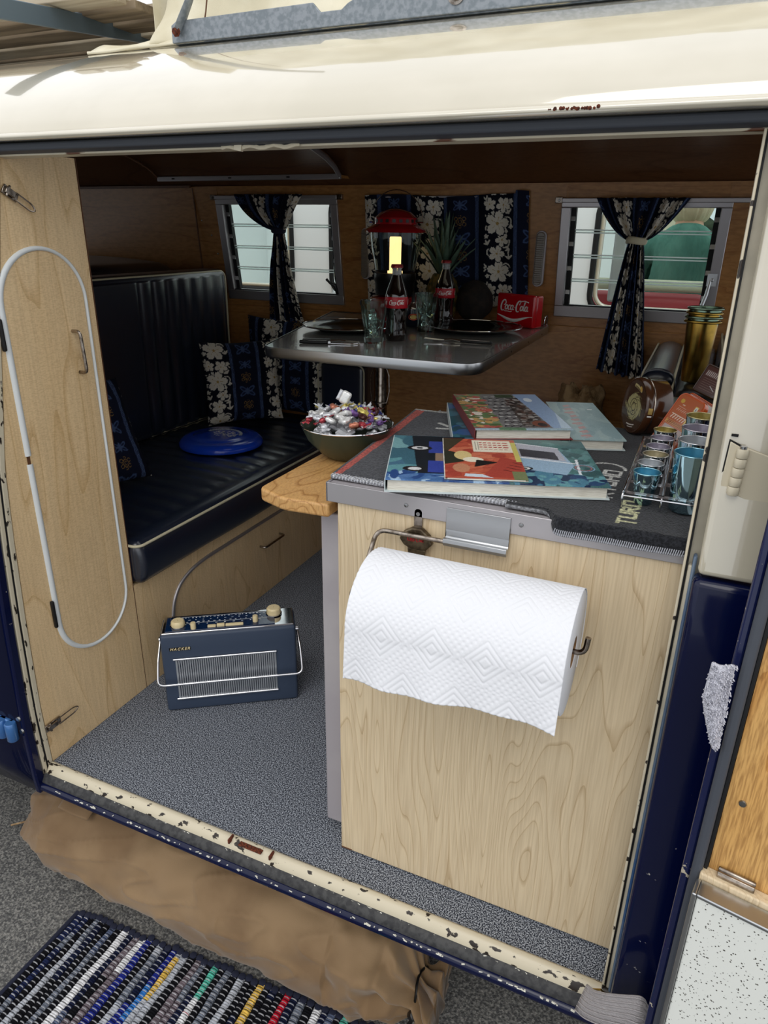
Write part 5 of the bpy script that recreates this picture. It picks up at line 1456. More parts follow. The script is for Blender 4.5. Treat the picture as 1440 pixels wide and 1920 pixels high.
# ------------------------------------------------------------------ cups in their clear rack
def metal(name, c, rough=.12): mat(name, c, rough=rough, metal=1.0)
metal('anod_blue', (172, 224, 240), .28); metal('anod_silver', (236, 238, 240), .28); metal('anod_lilac', (226, 222, 230), .28); metal('anod_gold', (228, 218, 168), .28); metal('anod_champagne', (234, 228, 210), .28); metal('outer_silver', (214, 222, 226), .08); metal('outer_blue', (190, 226, 236), .08)
def cup(x, y, z, rt_, rb, h, m, lab, grp):
    c_ = thing('metal_cup', lab, 'cup', (x, y, z), group=grp)
    n_ = [(.001, 0), (rb * .9, 0), (rb, .002), (rb + (rt_ - rb) * .25, h * .2), (rt_ * .985, h * .93), (rt_, h), (rt_ - .001, h + .0004), (rt_ * .955, h * .93), (rb + (rt_ - rb) * .25 - .0013, h * .2), (rb - .002, .0035), (.001, .003)]
    build('cup', MB().lathe(n_[:6], (x, y, z), 48, cap0=False, cap1=False), 'outer_blue' if m == 'anod_blue' else 'outer_silver', c_, smooth=35)
    build('lining', MB().lathe(n_[5:], (x, y, z), 48, cap0=False, cap1=False), m, c_, smooth=35)
    build('rim', MB().tube([(x + (rt_ - .0003) * math.cos(a), y + (rt_ - .0003) * math.sin(a), z + h) for a in [2 * PI * k / 40 for k in range(40)]], .0009, 6, closed=True), m, c_, smooth=80)
for (x, y, m, lab) in ((.018, .956, 'anod_blue', 'tall blue lined metal tumbler, nearest of the big ones'), (.020, 1.022, 'anod_silver', 'tall silver metal tumbler second from the front'), (.022, 1.094, 'anod_lilac', 'tall lilac grey metal tumbler third from the front'), (.025, 1.175, 'anod_gold', 'tall gold metal tumbler farthest back')):
    cup(x, y, TT + .0008, .0245, .0195, .080, m, lab, 'tall metal tumblers')
for (x, y, m, lab) in ((-.035, .961, 'anod_blue', 'small blue lined shot cup, nearest of the small ones'), (-.034, 1.005, 'anod_silver', 'small silver shot cup second from the front'), (-.031, 1.052, 'anod_champagne', 'small champagne shot cup third from the front'), (-.030, 1.097, 'anod_lilac', 'small lilac shot cup fourth from the front'), (-.028, 1.149, 'anod_lilac', 'small lilac shot cup fifth from the front'), (-.027, 1.203, 'anod_gold', 'small gold shot cup farthest back')):
    cup(x, y, TT + .0008, .0178, .0115, .045, m, lab, 'small metal shot cups')
ck_ = thing('cup_rack', 'clear plastic rack with smoked tray holding both rows of cups', 'rack', (-.01, 1.08, TT))
mat('acrylic', (214, 206, 206), rough=.05, trans=.9, ior=1.25)
# plate with holes: rails between the cups instead of booleans
rk = MB(); zr = TT + .022
rk.box(-.0585, -.0555, .935, 1.235, zr - .001, zr + .001)
rk.box(-.0155, -.0085, .935, 1.235, zr - .001, zr + .001)
rk.box(.0465, .0500, .935, 1.235, zr - .001, zr + .001)
ys = [.983, 1.029, 1.075, 1.123, 1.176]
for y in ys: rk.box(-.0555, -.0155, y - .0035, y + .0035, zr - .001, zr + .001)
for y in (.989, 1.058, 1.135): rk.box(-.0085, .0465, y - .006, y + .006, zr - .001, zr + .001)
rk.box(-.0555, .0465, .932, .938, zr - .001, zr + .001); rk.box(-.0555, .0465, 1.226, 1.235, zr - .001, zr + .001)
build('holder_plate', rk, 'acrylic', ck_, smooth=0)
rk = MB()
rk.tube(fillet([(-.060, .930, TT + .002), (-.060, .930, zr), (-.060, 1.238, zr), (-.060, 1.238, TT + .002)], .008), .0016, 8)
rk.tube(fillet([(-.011, .934, TT + .002), (-.011, .934, zr), (-.011, 1.238, zr)], .008), .0013, 8)
build('side_rail', rk, 'chrome', ck_, smooth=80)
build('front_rail', MB().tube([(-.060, .931, zr - .004), (.048, .931, zr - .004)], .0013, 8), 'chrome', ck_)

# ------------------------------------------------------------------ straw hat on a wooden box, seat ends
sbx = thing('wooden_box', 'plain wooden box behind the cabinet below the crumpled sack', 'box', (-.3, 2.15, 0))
build('body', MB().box(-.46, -.17, 2.05, 2.335, .001, .50), 'plywood', sbx, bevel=.004)
build('lid', MB().box(-.465, -.165, 2.045, 2.34, .501, .512), 'oak_board', sbx, bevel=.003)
hs = thing('crumpled_sack', 'crumpled tan sack in the gap behind the pale teal book', 'sack', (-.31, 2.18, .513))
mat('sack_cloth', (170, 142, 104), rough=.9, c2=(128, 100, 68), nscale=30, bump=.8, bscale=160, bdist=.003)
mb = MB()
def sack(u, v):
    a = 2 * PI * u; t = v * PI * .5; d = Vector((math.cos(a), math.sin(a), v * 2))
    n_ = 1 + .28 * mnoise.noise(d * 1.7) + .10 * mnoise.noise(d * 6)
    r = .082 * math.cos(t) ** .6 * n_ if v < 1 else .001
    return (-.308 + r * math.cos(a) + .004, 2.175 + r * .8 * math.sin(a), .513 + .105 * math.sin(t) * n_ * (1 + .22 * abs(math.cos(a))))
mb.grid(64, 26, sack, cu=True); mb.f.append(tuple(reversed(range(64)))); build('cloth', mb, 'sack_cloth', hs, smooth=180)
build('fold', MB().tube([(-.375, 2.118, .53), (-.35, 2.100, .58), (-.31, 2.095, .605), (-.27, 2.10, .60), (-.24, 2.12, .575)], [.006, .011, .013, .011, .006], 10), 'sack_cloth', hs, smooth=80)
for (x0, x1, y0, ht, lab) in ((-.118, -.034, 1.745, .775, 'navy vinyl seat back with cream piping, seen end-on beneath the right curtain'), (.052, .15, 1.88, .815, 'second navy vinyl seat back partly hidden by the door pillar')):
    s_ = thing('cab_seat', lab, 'seat', ((x0 + x1) / 2, 2.0, 0))
    cxm = (x0 + x1) / 2
    build('pad', rbox(x0, x1, y0, 2.335, .02, ht, .035, (12, 24, 24), lambda p, n_: (p[0], p[1] + .03 * max(0, (p[2] - .5)) * 2 * (1 if n_[1] < -.1 else 0), p[2] + .006 * math.cos((p[0] - cxm) * 30))), 'vinyl', s_, smooth=180)
    for sgn, xx in ((-1, x0 + .006), (1, x1 - .006)):
        build('piping', MB().tube(fillet([(xx, y0 + .002, .10), (xx, y0 + .006, ht - .05), (xx, y0 + .05, ht - .008), (xx, 2.32, ht - .006)], .05, 8), .0032, 8), 'piping', s_, smooth=80)
bxr = thing('grey_locker', 'pale grey ledge between the two seat backs', 'locker', (.0, 2.28, 0)); build('body', MB().box(-.028, .047, 2.24, 2.33, .001, .765), 'alu_dull', bxr, bevel=.004)

# ------------------------------------------------------------------ bowl of wrapped sweets
BX, BY, BZ = -.560, 1.105, .6915
bw = thing('mixing_bowl', 'dark green enamel bowl heaped with wrapped sweets', 'bowl', (BX, BY, BZ))
mat('bowl_green', (52, 62, 50), rough=.3, coat=.3)
build('bowl', MB().lathe([(.001, .0), (.036, .0), (.040, .002), (.052, .012), (.072, .034), (.083, .058), (.0845, .061), (.0815, .058), (.070, .035), (.050, .014), (.036, .005), (.001, .004)], (BX, BY, BZ), 64, cap0=False, cap1=False), 'bowl_green', bw, smooth=50)
build('rim', MB().tube([(BX + .084 * math.cos(a), BY + .084 * math.sin(a), BZ + .0605) for a in [2 * PI * k / 64 for k in range(64)]], .0016, 8, closed=True), 'chrome', bw)
cands = [('foil_silver', (206, 208, 212), 'silver'), ('wrap_yellow', (206, 190, 104), 'yellow'), ('wrap_red', (164, 58, 66), 'red'), ('wrap_blue', (66, 74, 140), 'blue'), ('wrap_white', (226, 226, 224), 'white'), ('wrap_brown', (70, 38, 34), 'dark brown'), ('wrap_orange', (190, 120, 96), 'orange'), ('wrap_purple', (130, 96, 160), 'purple')]
for nm, c_, _ in cands: mat(nm, c_, rough=.22, metal=.35, bump=.8, bscale=120, bdist=.002)
rd = random.Random(12); proto = {}
spots = []
for k in range(400):
    a = rd.uniform(0, 2 * PI); rr = .070 * math.sqrt(rd.random())
    if all((rr * math.cos(a) - p[0]) ** 2 + (rr * math.sin(a) - p[1]) ** 2 > .0135 ** 2 for p in spots): spots.append((rr * math.cos(a), rr * math.sin(a)))
    if len(spots) >= 44: break
for i, (dx, dy) in enumerate(spots):
    mt, _, cn_ = cands[[0, 4, 1, 0, 2, 4, 0, 3, 5, 0, 4, 6, 7][i % 13]]
    hz = BZ + .0665 + .022 * (1 - (math.hypot(dx, dy) / .075) ** 2)
    if mt not in proto:
        t = thing('wrapped_sweet', '', 'sweet', (0, 0, 0), group='wrapped sweets in the bowl')
        kind = i % 2
        if kind == 0:   # twist wrap
            build('sweet', rbox(-.009, .009, -.006, .006, -.0045, .0045, .004, (5, 5, 5)), mt, t, local=True, smooth=180)
            for s in (-1, 1):
                m = MB(); m.grid(7, 3, lambda u, v, s=s: (s * (.009 + v * .010), (u - .5) * .018 * v + (u - .5) * .003, .002 * math.sin(u * 14) * v)); build('twisted_end', m, mt, t, local=True, smooth=60, solid=.0004)
        else:           # flat foil parcel
            build('sweet', rbox(-.012, .012, -.009, .009, -.0045, .0045, .004, (6, 6, 4), lambda p, n_: (p[0], p[1], p[2] + .0012 * math.sin(p[0] * 900) * math.sin(p[1] * 800))), mt, t, local=True, smooth=180)
            m = MB(); m.grid(6, 3, lambda u, v: ((u - .5) * .020, .009 + v * .006, .001 * math.sin(u * 16))); build('crimped_end', m, 'foil_silver', t, local=True, smooth=60, solid=.0004)
        proto[mt] = t; o = t
    else:
        o = dup(proto[mt], (0, 0, 0))
    o.location = (BX + dx, BY + dy, hz); o.rotation_euler = (rd.uniform(-.6, .6), rd.uniform(-.6, .6), rd.uniform(0, 6.28))
    if math.hypot(dx, dy) < .028: where = 'middle'
    else:
        va = math.degrees(math.atan2(dy, dx)) - 27; where = ['right', 'back right', 'back', 'back left', 'left', 'front left', 'front', 'front right'][int(((va + 22.5) % 360) // 45)]
    o['label'] = '%s wrapped sweet at the %s of the heap in the green bowl' % (cn_, where)
t = dup(proto['wrap_white'], (BX - .008, BY + .01, BZ + .105), (1.2, -1.1, .6), 'white twisted sweet sticking up at the top of the heap')
sf = MB()
for k in range(60):
    a = rd.uniform(0, 2 * PI); rr = .066 * math.sqrt(rd.random()); sf.obox((BX + rr * math.cos(a), BY + rr * math.sin(a), BZ + .050 + .012 * (1 - rr / .07)), (.02, .013, .008), rotm(rd.uniform(-40, 40), rd.uniform(-40, 40), rd.uniform(0, 180)))
build('buried_sweets', sf, 'foil_silver', bw, bevel=.002, kind='stuff')

# ------------------------------------------------------------------ paper roll on its holder
RX0, RX1, RY, RZ, RR = -.357, -.079, .775, .596, .0795
mat('paper_white', (228, 229, 233), rough=.92, bump=.35, bscale=1100, bdist=.0005, spec=.15)
rl_ = thing('paper_towel_roll', 'white quilted paper towel roll hanging in front of the cabinet', 'paper towel', ((RX0 + RX1) / 2, RY, RZ))
MX = Matrix(((0, 0, 1), (0, 1, 0), (-1, 0, 0)))
prf = [(.021, 0), (RR - .0015, 0), (RR, .001), (RR, RX1 - RX0 - .001), (RR - .0015, RX1 - RX0), (.021, RX1 - RX0)]
mb = MB(); mb.lathe(prf + [(.0205, RX1 - RX0 - .001), (.0205, .001)], (RX0, RY, RZ), 72, MX, cap0=False, cap1=False)
mb.f += [tuple(((len(prf) + 1) * 72 + k, (len(prf) + 1) * 72 + (k + 1) % 72, (k + 1) % 72, k)) for k in range(72)]
build('roll', mb, 'paper_white', rl_, smooth=40)
mat('cardboard', (150, 116, 82), rough=.9)
build('core', MB().lathe([(.0204, .0005), (.0204, RX1 - RX0 - .0005), (.0190, RX1 - RX0 - .0005), (.0190, .0005), (.0204, .0005)], (RX0, RY, RZ), 40, MX, cap0=False, cap1=False), 'cardboard', rl_, smooth=40)
def quilt(s, x):
    """embossed nested diamonds and dots"""
    P_ = .068; a = (x / P_ + (int(s // P_) % 2) * .5) % 1.0; b = (s / P_) % 1.0
    d = abs(a - .5) + abs(b - .5)
    h = 0.0
    for r0, w_ in ((.13, .022), (.27, .018), (.40, .020)): h -= math.exp(-((d - r0) / w_) ** 2)
    if d > .45:
        h -= max(0, math.cos(a * 44) * math.cos(b * 44)) * .8
    return h * .0011
mb = MB(); NU, NV = 240, 260
SL = RR * math.radians(225)          # arc length from behind the top to the front tangent
def sheet(u, v):
    x = lerp(RX0 - .0002, RX1 + .0006, u); tot = SL + .063 + .004 * math.sin(u * 5 + 1) - .002 * u; s = v * tot; q = quilt(s, x); rad = RR + .0012 + q
    lift = .0
    if s < SL:
        th = math.radians(-45) + s / RR          # angle measured from +y through +z to -y
        return (x, RY + rad * math.cos(th), RZ + rad * math.sin(th))
    e = s - SL
    wob = .0035 * math.sin(u * 9 + 1) * (e / .07) + .003 * math.sin(u * 23) * (e / .07) ** 2
    return (x, RY - rad - .004 * (e / .07) + wob - .08 * e, RZ - e)
mb.grid(NU, NV, sheet)
build('loose_sheet', mb, 'paper_white', rl_, smooth=180, solid=.0004)
hl = thing('roll_holder', 'bent steel rod holder screwed under the cabinet edge, carrying the paper roll', 'holder', (-.23, .86, .70))
hb = MB(); hb.box(-.280, -.193, .8595, .8665, .6985, .7135) if False else None
hb.prism([(.8662, .706), (.8648, .706), (.8645, .676), (.8610, .669), (.8548, .668), (.8518, .6735), (.8530, .679), (.8572, .680), (.8590, .676), (.8625, .6775), (.8640, .6795)], -.283, -.192, 'x')
hb.box(-.283, -.192, .8635, .8662, .690, .722)
build('bracket', hb, 'alu', hl, smooth=40, bevel=.0004)
wr_ = [(-.195, .8560, .6740), (-.385, .8555, .6735), (-.392, .83, .62), (-.392, .7755, .5965), (-.066, .7755, .5965), (-.064, .776, .620)]
build('rod', MB().tube(fillet(wr_, .016, 6), .0036, 12), 'chrome_worn', hl, smooth=80)
op = thing('bottle_opener', 'worn cast metal bottle opener screwed to the cabinet behind the rod', 'bottle opener', (-.325, .868, .68))
ob = MB(); ob.prism(rrect(-.3325, -.3195, .676, .712, .006, 5), .8695, .8665, 'y'); build('mounting_tab', ob, 'chrome_worn', op, bevel=.0008)
build('screw', MB().lathe([(.0035, 0), (.003, .0015)], (-.326, .8665, .704), 10, rotm(90)), 'steel', op)
ob = MB(); ob.prism([(-.352, .664), (-.346, .676), (-.332, .684), (-.318, .684), (-.306, .674), (-.301, .662), (-.309, .653), (-.318, .650), (-.334, .650), (-.345, .655)], .8695, .8590, 'y')
ob.prism([(-.341, .650), (-.312, .650), (-.314, .636), (-.339, .636)], .8695, .8640, 'y')
mat('cast_metal', (120, 108, 88), rough=.38, metal=.9, c2=(70, 60, 48), nscale=60); build('cast_body', ob, 'cast_metal', op, bevel=.0025, bseg=3)
m = stroke_mesh(MB(), lambda a, c: (-.326 + a, .8585, .667 + c), .0082, .25); build('script_lettering', m, 'label_red', op)

# ------------------------------------------------------------------ radio
ra = math.atan2(1.227 - 1.051, 1.017 - .76)
rad = thing('portable_radio', 'blue vintage portable radio with chrome grille standing on the carpet', 'radio', (-1.017, 1.051, .0008), (0, 0, ra))
mat('radio_blue', (56, 68, 88), rough=.5, bump=.4, bscale=500, bdist=.0004); mat('radio_dial', (14, 38, 72), rough=.12, coat=.6); mat('grille_silver', (196, 200, 204), rough=.35, metal=.7)
Wd, Hh, Dp = .311, .212, .086
build('case', rbox(0, Wd, 0, Dp, 0, Hh - .004, .007, (14, 8, 10)), 'radio_blue', rad, local=True, smooth=180)
build('top_plate', MB().box(.004, Wd - .004, .005, Dp - .004, Hh - .006, Hh), 'chrome', rad, local=True, bevel=.002)
build('dial_glass', MB().box(.012, Wd - .048, .009, Dp - .013, Hh + .0002, Hh + .002), 'radio_dial', rad, local=True, bevel=.0008)
m = MB(); rd = random.Random(6)
for (yy, dens_) in ((.064, 24), (.054, 12), (.044, 16), (.034, 10)):
    for k in range(dens_): 
        x = .045 + k * (.20 / dens_); m.box(x, x + rd.uniform(.0015, .006), yy, yy + rd.uniform(.0006, .0025), Hh + .0021, Hh + .0024)
for yy in (.069, .040): m.box(.045, .25, yy, yy + .0005, Hh + .0021, Hh + .0024)
build('dial_markings', m, 'white_text', rad, local=True)
for x, y, r_2, h2 in ((.040, .036, .0155, .013), (.262, .058, .0165, .016)):
    kk = build('tuning_knob', MB().lathe([(r_2, .0), (r_2 + .0008, .003), (r_2, h2 - .003), (r_2 - .003, h2), (.001, h2 + .0003)], (x, y, Hh + .0022), 40, cap1=False, rfun=lambda a, z: 1 + .012 * math.cos(a * 30)), 'cream_knob', rad, local=True, smooth=40)
    build('knob_skirt', MB().lathe([(r_2 + .003, 0), (r_2 + .003, .0012), (r_2, .002)], (x, y, Hh + .0018), 40), 'chrome', rad, local=True, smooth=40)
for x, y in ((.076, .016), (.218, .026)):
    build('control_knob', MB().lathe([(.0062, 0), (.0064, .012), (.0055, .016), (.001, .0165)], (x, y, Hh + .0015), 24), 'cream_knob', rad, local=True, smooth=40)
for k, (x0, x1) in enumerate(((.108, .127), (.129, .147), (.149, .190))):
    build('push_button', MB().box(x0, x1, .014, .022, Hh + .0005, Hh + .006 + .002 * (k == 1)), 'cream_knob', rad, local=True, bevel=.0012)
build('aerial_socket', MB().tube([(.022, .066, Hh), (.022, .066, Hh + .007), (.026, .062, Hh + .010)], .0016, 8), 'chrome', rad, local=True)
# grille with vertical ribs and rails
gx0, gx1, gz0, gz1 = .030, .262, .036, .145
gp = build('grille_panel', MB().box(gx0, gx1, -.0012, .0005, gz0, gz1), 'grille_silver', rad, local=True)
m = MB(); nn_ = 46
for k in range(nn_): x = gx0 + .003 + k * (gx1 - gx0 - .006) / (nn_ - 1); m.box(x - .0011, x + .0011, -.0032, -.0012, gz0 + .003, gz1 - .003)
build('ribs', m, 'grille_silver', rad, local=True)
m = MB()
for k in range(nn_ - 1): x = gx0 + .003 + (k + .5) * (gx1 - gx0 - .006) / (nn_ - 1); m.box(x - .0007, x + .0007, -.0016, -.0013, gz0 + .003, gz1 - .003)
build('slots', m, 'can_navy', rad, local=True)
for z in (gz0, gz1): build('grille_bar', MB().tube([(gx0 - .004, -.003, z), (gx1 + .001, -.003, z)], .0030, 8), 'chrome', rad, local=True, smooth=80)
hd_ = MB().tube(fillet([(-.004, .040, Hh - .035), (-.010, .004, Hh - .075), (-.012, -.020, .088), (Wd + .012, -.020, .088), (Wd + .010, .004, Hh - .075), (Wd + .004, .040, Hh - .035)], .016, 6), .0032, 10)
build('carry_handle', hd_, 'chrome', rad, local=True, smooth=80)
for x in (-.003, Wd + .003): build('handle_pivot', MB().lathe([(.006, -.004), (.006, .004)], (x, .040, Hh - .035), 16, rotm(0, 90)), 'chrome', rad, local=True, smooth=40)
build('badge', MB().box(.019, .067, -.0012, .0, .168, .176), 'near_black', rad, local=True)
text('badge_lettering', 'HACKER', .0095, 'cream_knob', rad, mat4((.043, -.0016, .1722), rotm(90)), shear=.35, spacing=1.35, bold=.0002)

# ================================================================== open right door, towel, strap
da = math.radians(-11.5)
dl = thing('open_cargo_door', 'open cargo door at the right edge, worn plywood lining with a folded speckled table', 'door', (.098, .700, 0), (0, 0, da))
mat('door_edge', (12, 22, 66), rough=.2, coat=.4, spots=((190, 180, 160), 40, .64, .65))
def zcurve(z): return (yf(z) - yf(.5)) * .75
def dbar(u0, u1, v0, v1, z0, z1, n=14):
    mb = MB(); vs = []; fs = []
    for i in range(n + 1):
        z = lerp(z0, z1, i / n); d = zcurve(z)
        vs += [(u0, v1 + d, z), (u1, v1 + d, z), (u1, v0 + d, z), (u0, v0 + d, z)]
    for i in range(n):
        for k in range(4): fs.append((i * 4 + k, i * 4 + (k + 1) % 4, (i + 1) * 4 + (k + 1) % 4, (i + 1) * 4 + k))
    fs.append((3, 2, 1, 0)); fs.append(tuple(n * 4 + k for k in range(4))); mb.add(vs, fs); return mb
build('outer_skin', dbar(-.008, .60, .008, .020, -.10, 1.10), 'blue_paint', dl, local=True, bevel=.004)
build('frame_edge', dbar(-.014, -.004, -.010, .014, -.10, 1.10), 'door_edge', dl, local=True, bevel=.003)
build('rubber_seal', dbar(-.004, .0075, -.020, -.002, -.10, 1.10), 'rubber_grey', dl, local=True, bevel=.004, bseg=3)
build('seal_lip', dbar(.0080, .0115, -.014, -.002, -.10, 1.10), 'seal_black', dl, local=True)
build('ply_lining', dbar(.012, .59, -.0085, .003, -.10, .72), 'door_ply', dl, local=True)
build('upper_frame', dbar(.012, .59, -.0085, .004, .7215, 1.10), 'cream_primer', dl, local=True)
mat('speckle_laminate', (226, 228, 222), rough=.3)
nt = MATS['speckle_laminate'].node_tree; b = nt.nodes['Principled BSDF']
tcn = nd(nt, 'ShaderNodeTexCoord'); vo = nd(nt, 'ShaderNodeTexVoronoi', Scale=260.0); n1 = nd(nt, 'ShaderNodeTexNoise', Scale=140.0, Detail=1.0)
r1 = nd(nt, 'ShaderNodeValToRGB'); r1.color_ramp.elements[0].position = .20; r1.color_ramp.elements[1].position = .27; r1.color_ramp.elements[0].color = S(70, 66, 60) + (1,); r1.color_ramp.elements[1].color = S(226, 228, 222) + (1,)
r2 = nd(nt, 'ShaderNodeValToRGB'); r2.color_ramp.elements[0].position = .52; r2.color_ramp.elements[1].position = .56
xx = nd(nt, 'ShaderNodeMix', data_type='RGBA'); nt.links.new(tcn.outputs['Object'], vo.inputs['Vector']); nt.links.new(tcn.outputs['Object'], n1.inputs['Vector'])
nt.links.new(vo.outputs['Distance'], r1.inputs[0]); nt.links.new(n1.outputs['Fac'], r2.inputs[0]); nt.links.new(r2.outputs[0], xx.inputs[0]); nt.links.new(r1.outputs[0], xx.inputs[6]); xx.inputs[7].default_value = S(226, 228, 222) + (1,)
nt.links.new(xx.outputs[2], b.inputs['Base Color'])
dt_z = .405
build('table_leaf', MB().box(.010, .50, -.050, -.030, -.22, dt_z), 'speckle_laminate', dl, local=True, bevel=.002)
te = MB(); te.box(.0045, .0095, -.0525, -.028, -.22, dt_z + .005); te.box(.0095, .505, -.0525, -.028, dt_z + .0005, dt_z + .0055)
build('table_edging', te, 'alu', dl, local=True, bevel=.0015, bseg=3)
build('table_batten', MB().box(.006, .50, -.027, -.0115, -.20, dt_z + .012), 'maple', dl, local=True, bevel=.002)
hm_ = MB(); hm_.box(.022, .060, -.022, -.014, dt_z + .0125, dt_z + .020); hm_.tube([(.022, -.016, dt_z + .020), (.060, -.016, dt_z + .020)], .0028, 8)
build('table_hinge', hm_, 'chrome_worn', dl, local=True, bevel=.0008)
for (u, z) in ((.028, .515),):
    build('screw', MB().lathe([(.0042, 0), (.0036, .0015), (.001, .0018)], (u, -.0085 + zcurve(z), z), 12, rotm(90)), 'steel', dl, local=True)
# body hinge on the pillar
hg = MB(); vs = []
def hz(z): return yf(z) - .0345
hp = thing('cargo_door_hinge', 'cream painted five knuckle hinge on the right pillar', 'hinge', (.062, hz(.84), .84))
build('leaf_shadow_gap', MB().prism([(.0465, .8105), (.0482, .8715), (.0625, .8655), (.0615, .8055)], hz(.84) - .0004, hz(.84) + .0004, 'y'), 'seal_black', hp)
build('pillar_leaf', MB().prism([(.048, .812), (.0495, .8695), (.061, .864), (.0605, .807)], hz(.84) - .0035, hz(.84) - .0005, 'y'), 'cream_rusty', hp, bevel=.001)
build('door_leaf', MB().prism([(.0605, .812), (.062, .866), (.108, .853), (.106, .793)], hz(.84) - .0055, hz(.84) - .0025, 'y'), 'cream_rusty', hp, bevel=.001)
for k in range(5):
    z = .8105 + k * .0108
    build('knuckle', MB().lathe([(.0055, 0), (.0062, .001), (.0062, .0092), (.0055, .0102)], (.0615 + .0004 * k, hz(.84) - .0075, z), 18), 'cream_rusty', hp, smooth=40)
build('pin', MB().lathe([(.0035, .053), (.0035, .0565), (.001, .057)], (.0631, hz(.84) - .0075, .8105), 14), 'steel', hp, smooth=40)
build('notch', MB().box(.0495, .0565, hz(.87) - .0012, hz(.87) - .0002, .8735, .8765), 'seal_black', hp)

# terry towel hanging in the gap
tt = thing('terry_cloth', 'scrap of white terry cloth hanging between the blue pillar and the open door', 'cloth', (.08, .70, .62))
mat('terry', (222, 222, 232), rough=1, bump=1, bscale=500, bdist=.004)
def ter(u, v): return (lerp(.0650 + .004 * abs(v - .35) + .020 * max(0, v - .45) ** 1.2 * 1.7, .0865 + .0015 * v, u), .684 - .003 * math.sin(u * 5), .680 - .100 * v)
m = MB(); m.grid(10, 30, ter)
build('cloth', m, 'terry', tt, smooth=180, solid=.003)
m = MB(); rd = random.Random(4)
for k in range(620):
    u, v = rd.random(), rd.random(); p = Vector(ter(u, v)); p.y -= .002
    if u < .08: p.x -= .001
    a = rd.uniform(0, 6.28); q = p + Vector((.0022 * math.cos(a), -.0035, .0022 * math.sin(a))); m.tube([p, q, p + Vector((.002 * math.cos(a + 1), -.0005, .002 * math.sin(a + 1)))], .0007, 3, caps=False)
build('terry_loops', m, 'terry', tt, kind='stuff')

# webbing strap
st = thing('webbing_strap', 'looped grey webbing strap at the lower right corner of the sill', 'strap', (.06, .735, .06))
mat('webbing', (176, 171, 172), rough=.85, bump=1.0, bscale=260, bstretch=(1, 1, 4), bdist=.003)
path = [(.004, .758, .058), (.014, .746, .068), (.030, .735, .086), (.050, .727, .106), (.066, .723, .120), (.0735, .722, .124), (.080, .726, .118), (.086, .733, .098), (.092, .742, .080)]
P_ = fillet(path, .01, 4); m = MB(); vs = []
for i, p in enumerate(P_):
    t = i / (len(P_) - 1); dn = Vector((-.010 + .02 * t, -.012 - .006 * t, -.058 + .018 * abs(t - .62))); vs += [tuple(p), tuple(p + dn * .5 + Vector((0, .001, 0))), tuple(p + dn)]
m.add(vs, [(3 * i + j, 3 * i + j + 1, 3 * i + 4 + j, 3 * i + 3 + j) for i in range(len(P_) - 1) for j in (0, 1)])
build('band', m, 'webbing', st, smooth=180, solid=.0018)
m = MB()
for f in (.04, .2, .35, .5, .65, .8, .96):
    m.tube([Vector(vs[3 * i]) + (Vector(vs[3 * i + 2]) - Vector(vs[3 * i])) * f + Vector((0, -.0012, 0)) for i in range(len(P_))], .0009, 5)
build('woven_rib', m, 'webbing', st)
build('staple', MB().tube([(.014, .748, .066), (.024, .745, .076), (.030, .746, .070)], .0015, 6), 'brass', st)

# strap hinge of the other door at the far left
hl2 = thing('left_door_hinge', 'shiny blue strap hinge low on the navy body at the left edge', 'hinge', (-1.16, .76, .12))
mat('hinge_blue', (60, 110, 170), rough=.2, coat=.8, metal=.3)
y_ = yf(.12) - .052
build('plate', MB().box(-1.26, -1.150, y_ - .004, y_ + .010, .098, .140), 'hinge_blue', hl2, bevel=.003)
for x in (-1.245, -1.212, -1.180, -1.152): build('knuckle', MB().lathe([(.010, 0), (.0115, .002), (.0115, .041), (.010, .043)], (x, y_ - .006, .097), 20), 'hinge_blue' if x != -1.212 else 'blue_paint', hl2, smooth=40)
for (x, z) in ((-1.136, .148), (-1.134, .118)): build('screw', MB().lathe([(.006, 0), (.005, .003), (.001, .0035)], (x, yf(z) - .048, z), 12, rotm(90)), 'steel', hl2)

# ================================================================== roof gear
cn2 = thing('roof_canvas', 'rumpled cream canvas of the raised pop-top on the roof', 'canvas', (-.6, 1.25, 1.39))
mat('canvas', (224, 217, 194), rough=.9, c2=(208, 199, 172), nscale=9, bump=.6, bscale=700, bdist=.0008)
def roofz(y): return float(np.interp(y, [p[0] for p in rp], [p[1] for p in rp]))
mb = MB()
def cfn(u, v):
    x = lerp(-1.135, .35, u); z = 1.392 + .42 * v
    bul = .030 * math.exp(-(v / .10) ** 2) + .025 * mnoise.noise(Vector((x * 5, z * 6, 2))) + .012 * mnoise.noise(Vector((x * 16, z * 12 + x * 10, 4)))
    y = 1.262 - bul + .10 * v
    if u < .10: y += .10 * ((.10 - u) / .10) ** 2; x += .035 * math.sin(v * 7) * (1 - u / .1)
    return (x, y, z)
mb.grid(160, 60, cfn); build('side_cloth', mb, 'canvas', cn2, smooth=180, solid=.002)
mb = MB(); mb.grid(30, 24, lambda u, v: (-1.135 + .02 * mnoise.noise(Vector((u * 3, v * 3, 0))) + .015 * math.sin(v * 7) * (1), lerp(1.36, 2.0, u), 1.392 + .42 * v))
build('end_cloth', mb, 'canvas', cn2, smooth=180, solid=.002)
mb = MB(); mb.grid(80, 8, lambda u, v: (lerp(-1.165, .35, u), 1.205 + .05 * v + .006 * math.sin(u * 30), roofz(1.205 + .05 * v) + .004 + .010 * v + .003 * math.sin(u * 50 + v * 3) * v))
build('hem_flap', mb, 'canvas', cn2, smooth=180, solid=.002)
build('hem_edge', MB().tube([(lerp(-1.165, .35, k / 60), 1.207 + .004 * math.sin(k * .9), roofz(1.207) + .004) for k in range(61)], .0028, 6), 'canvas', cn2, smooth=80)
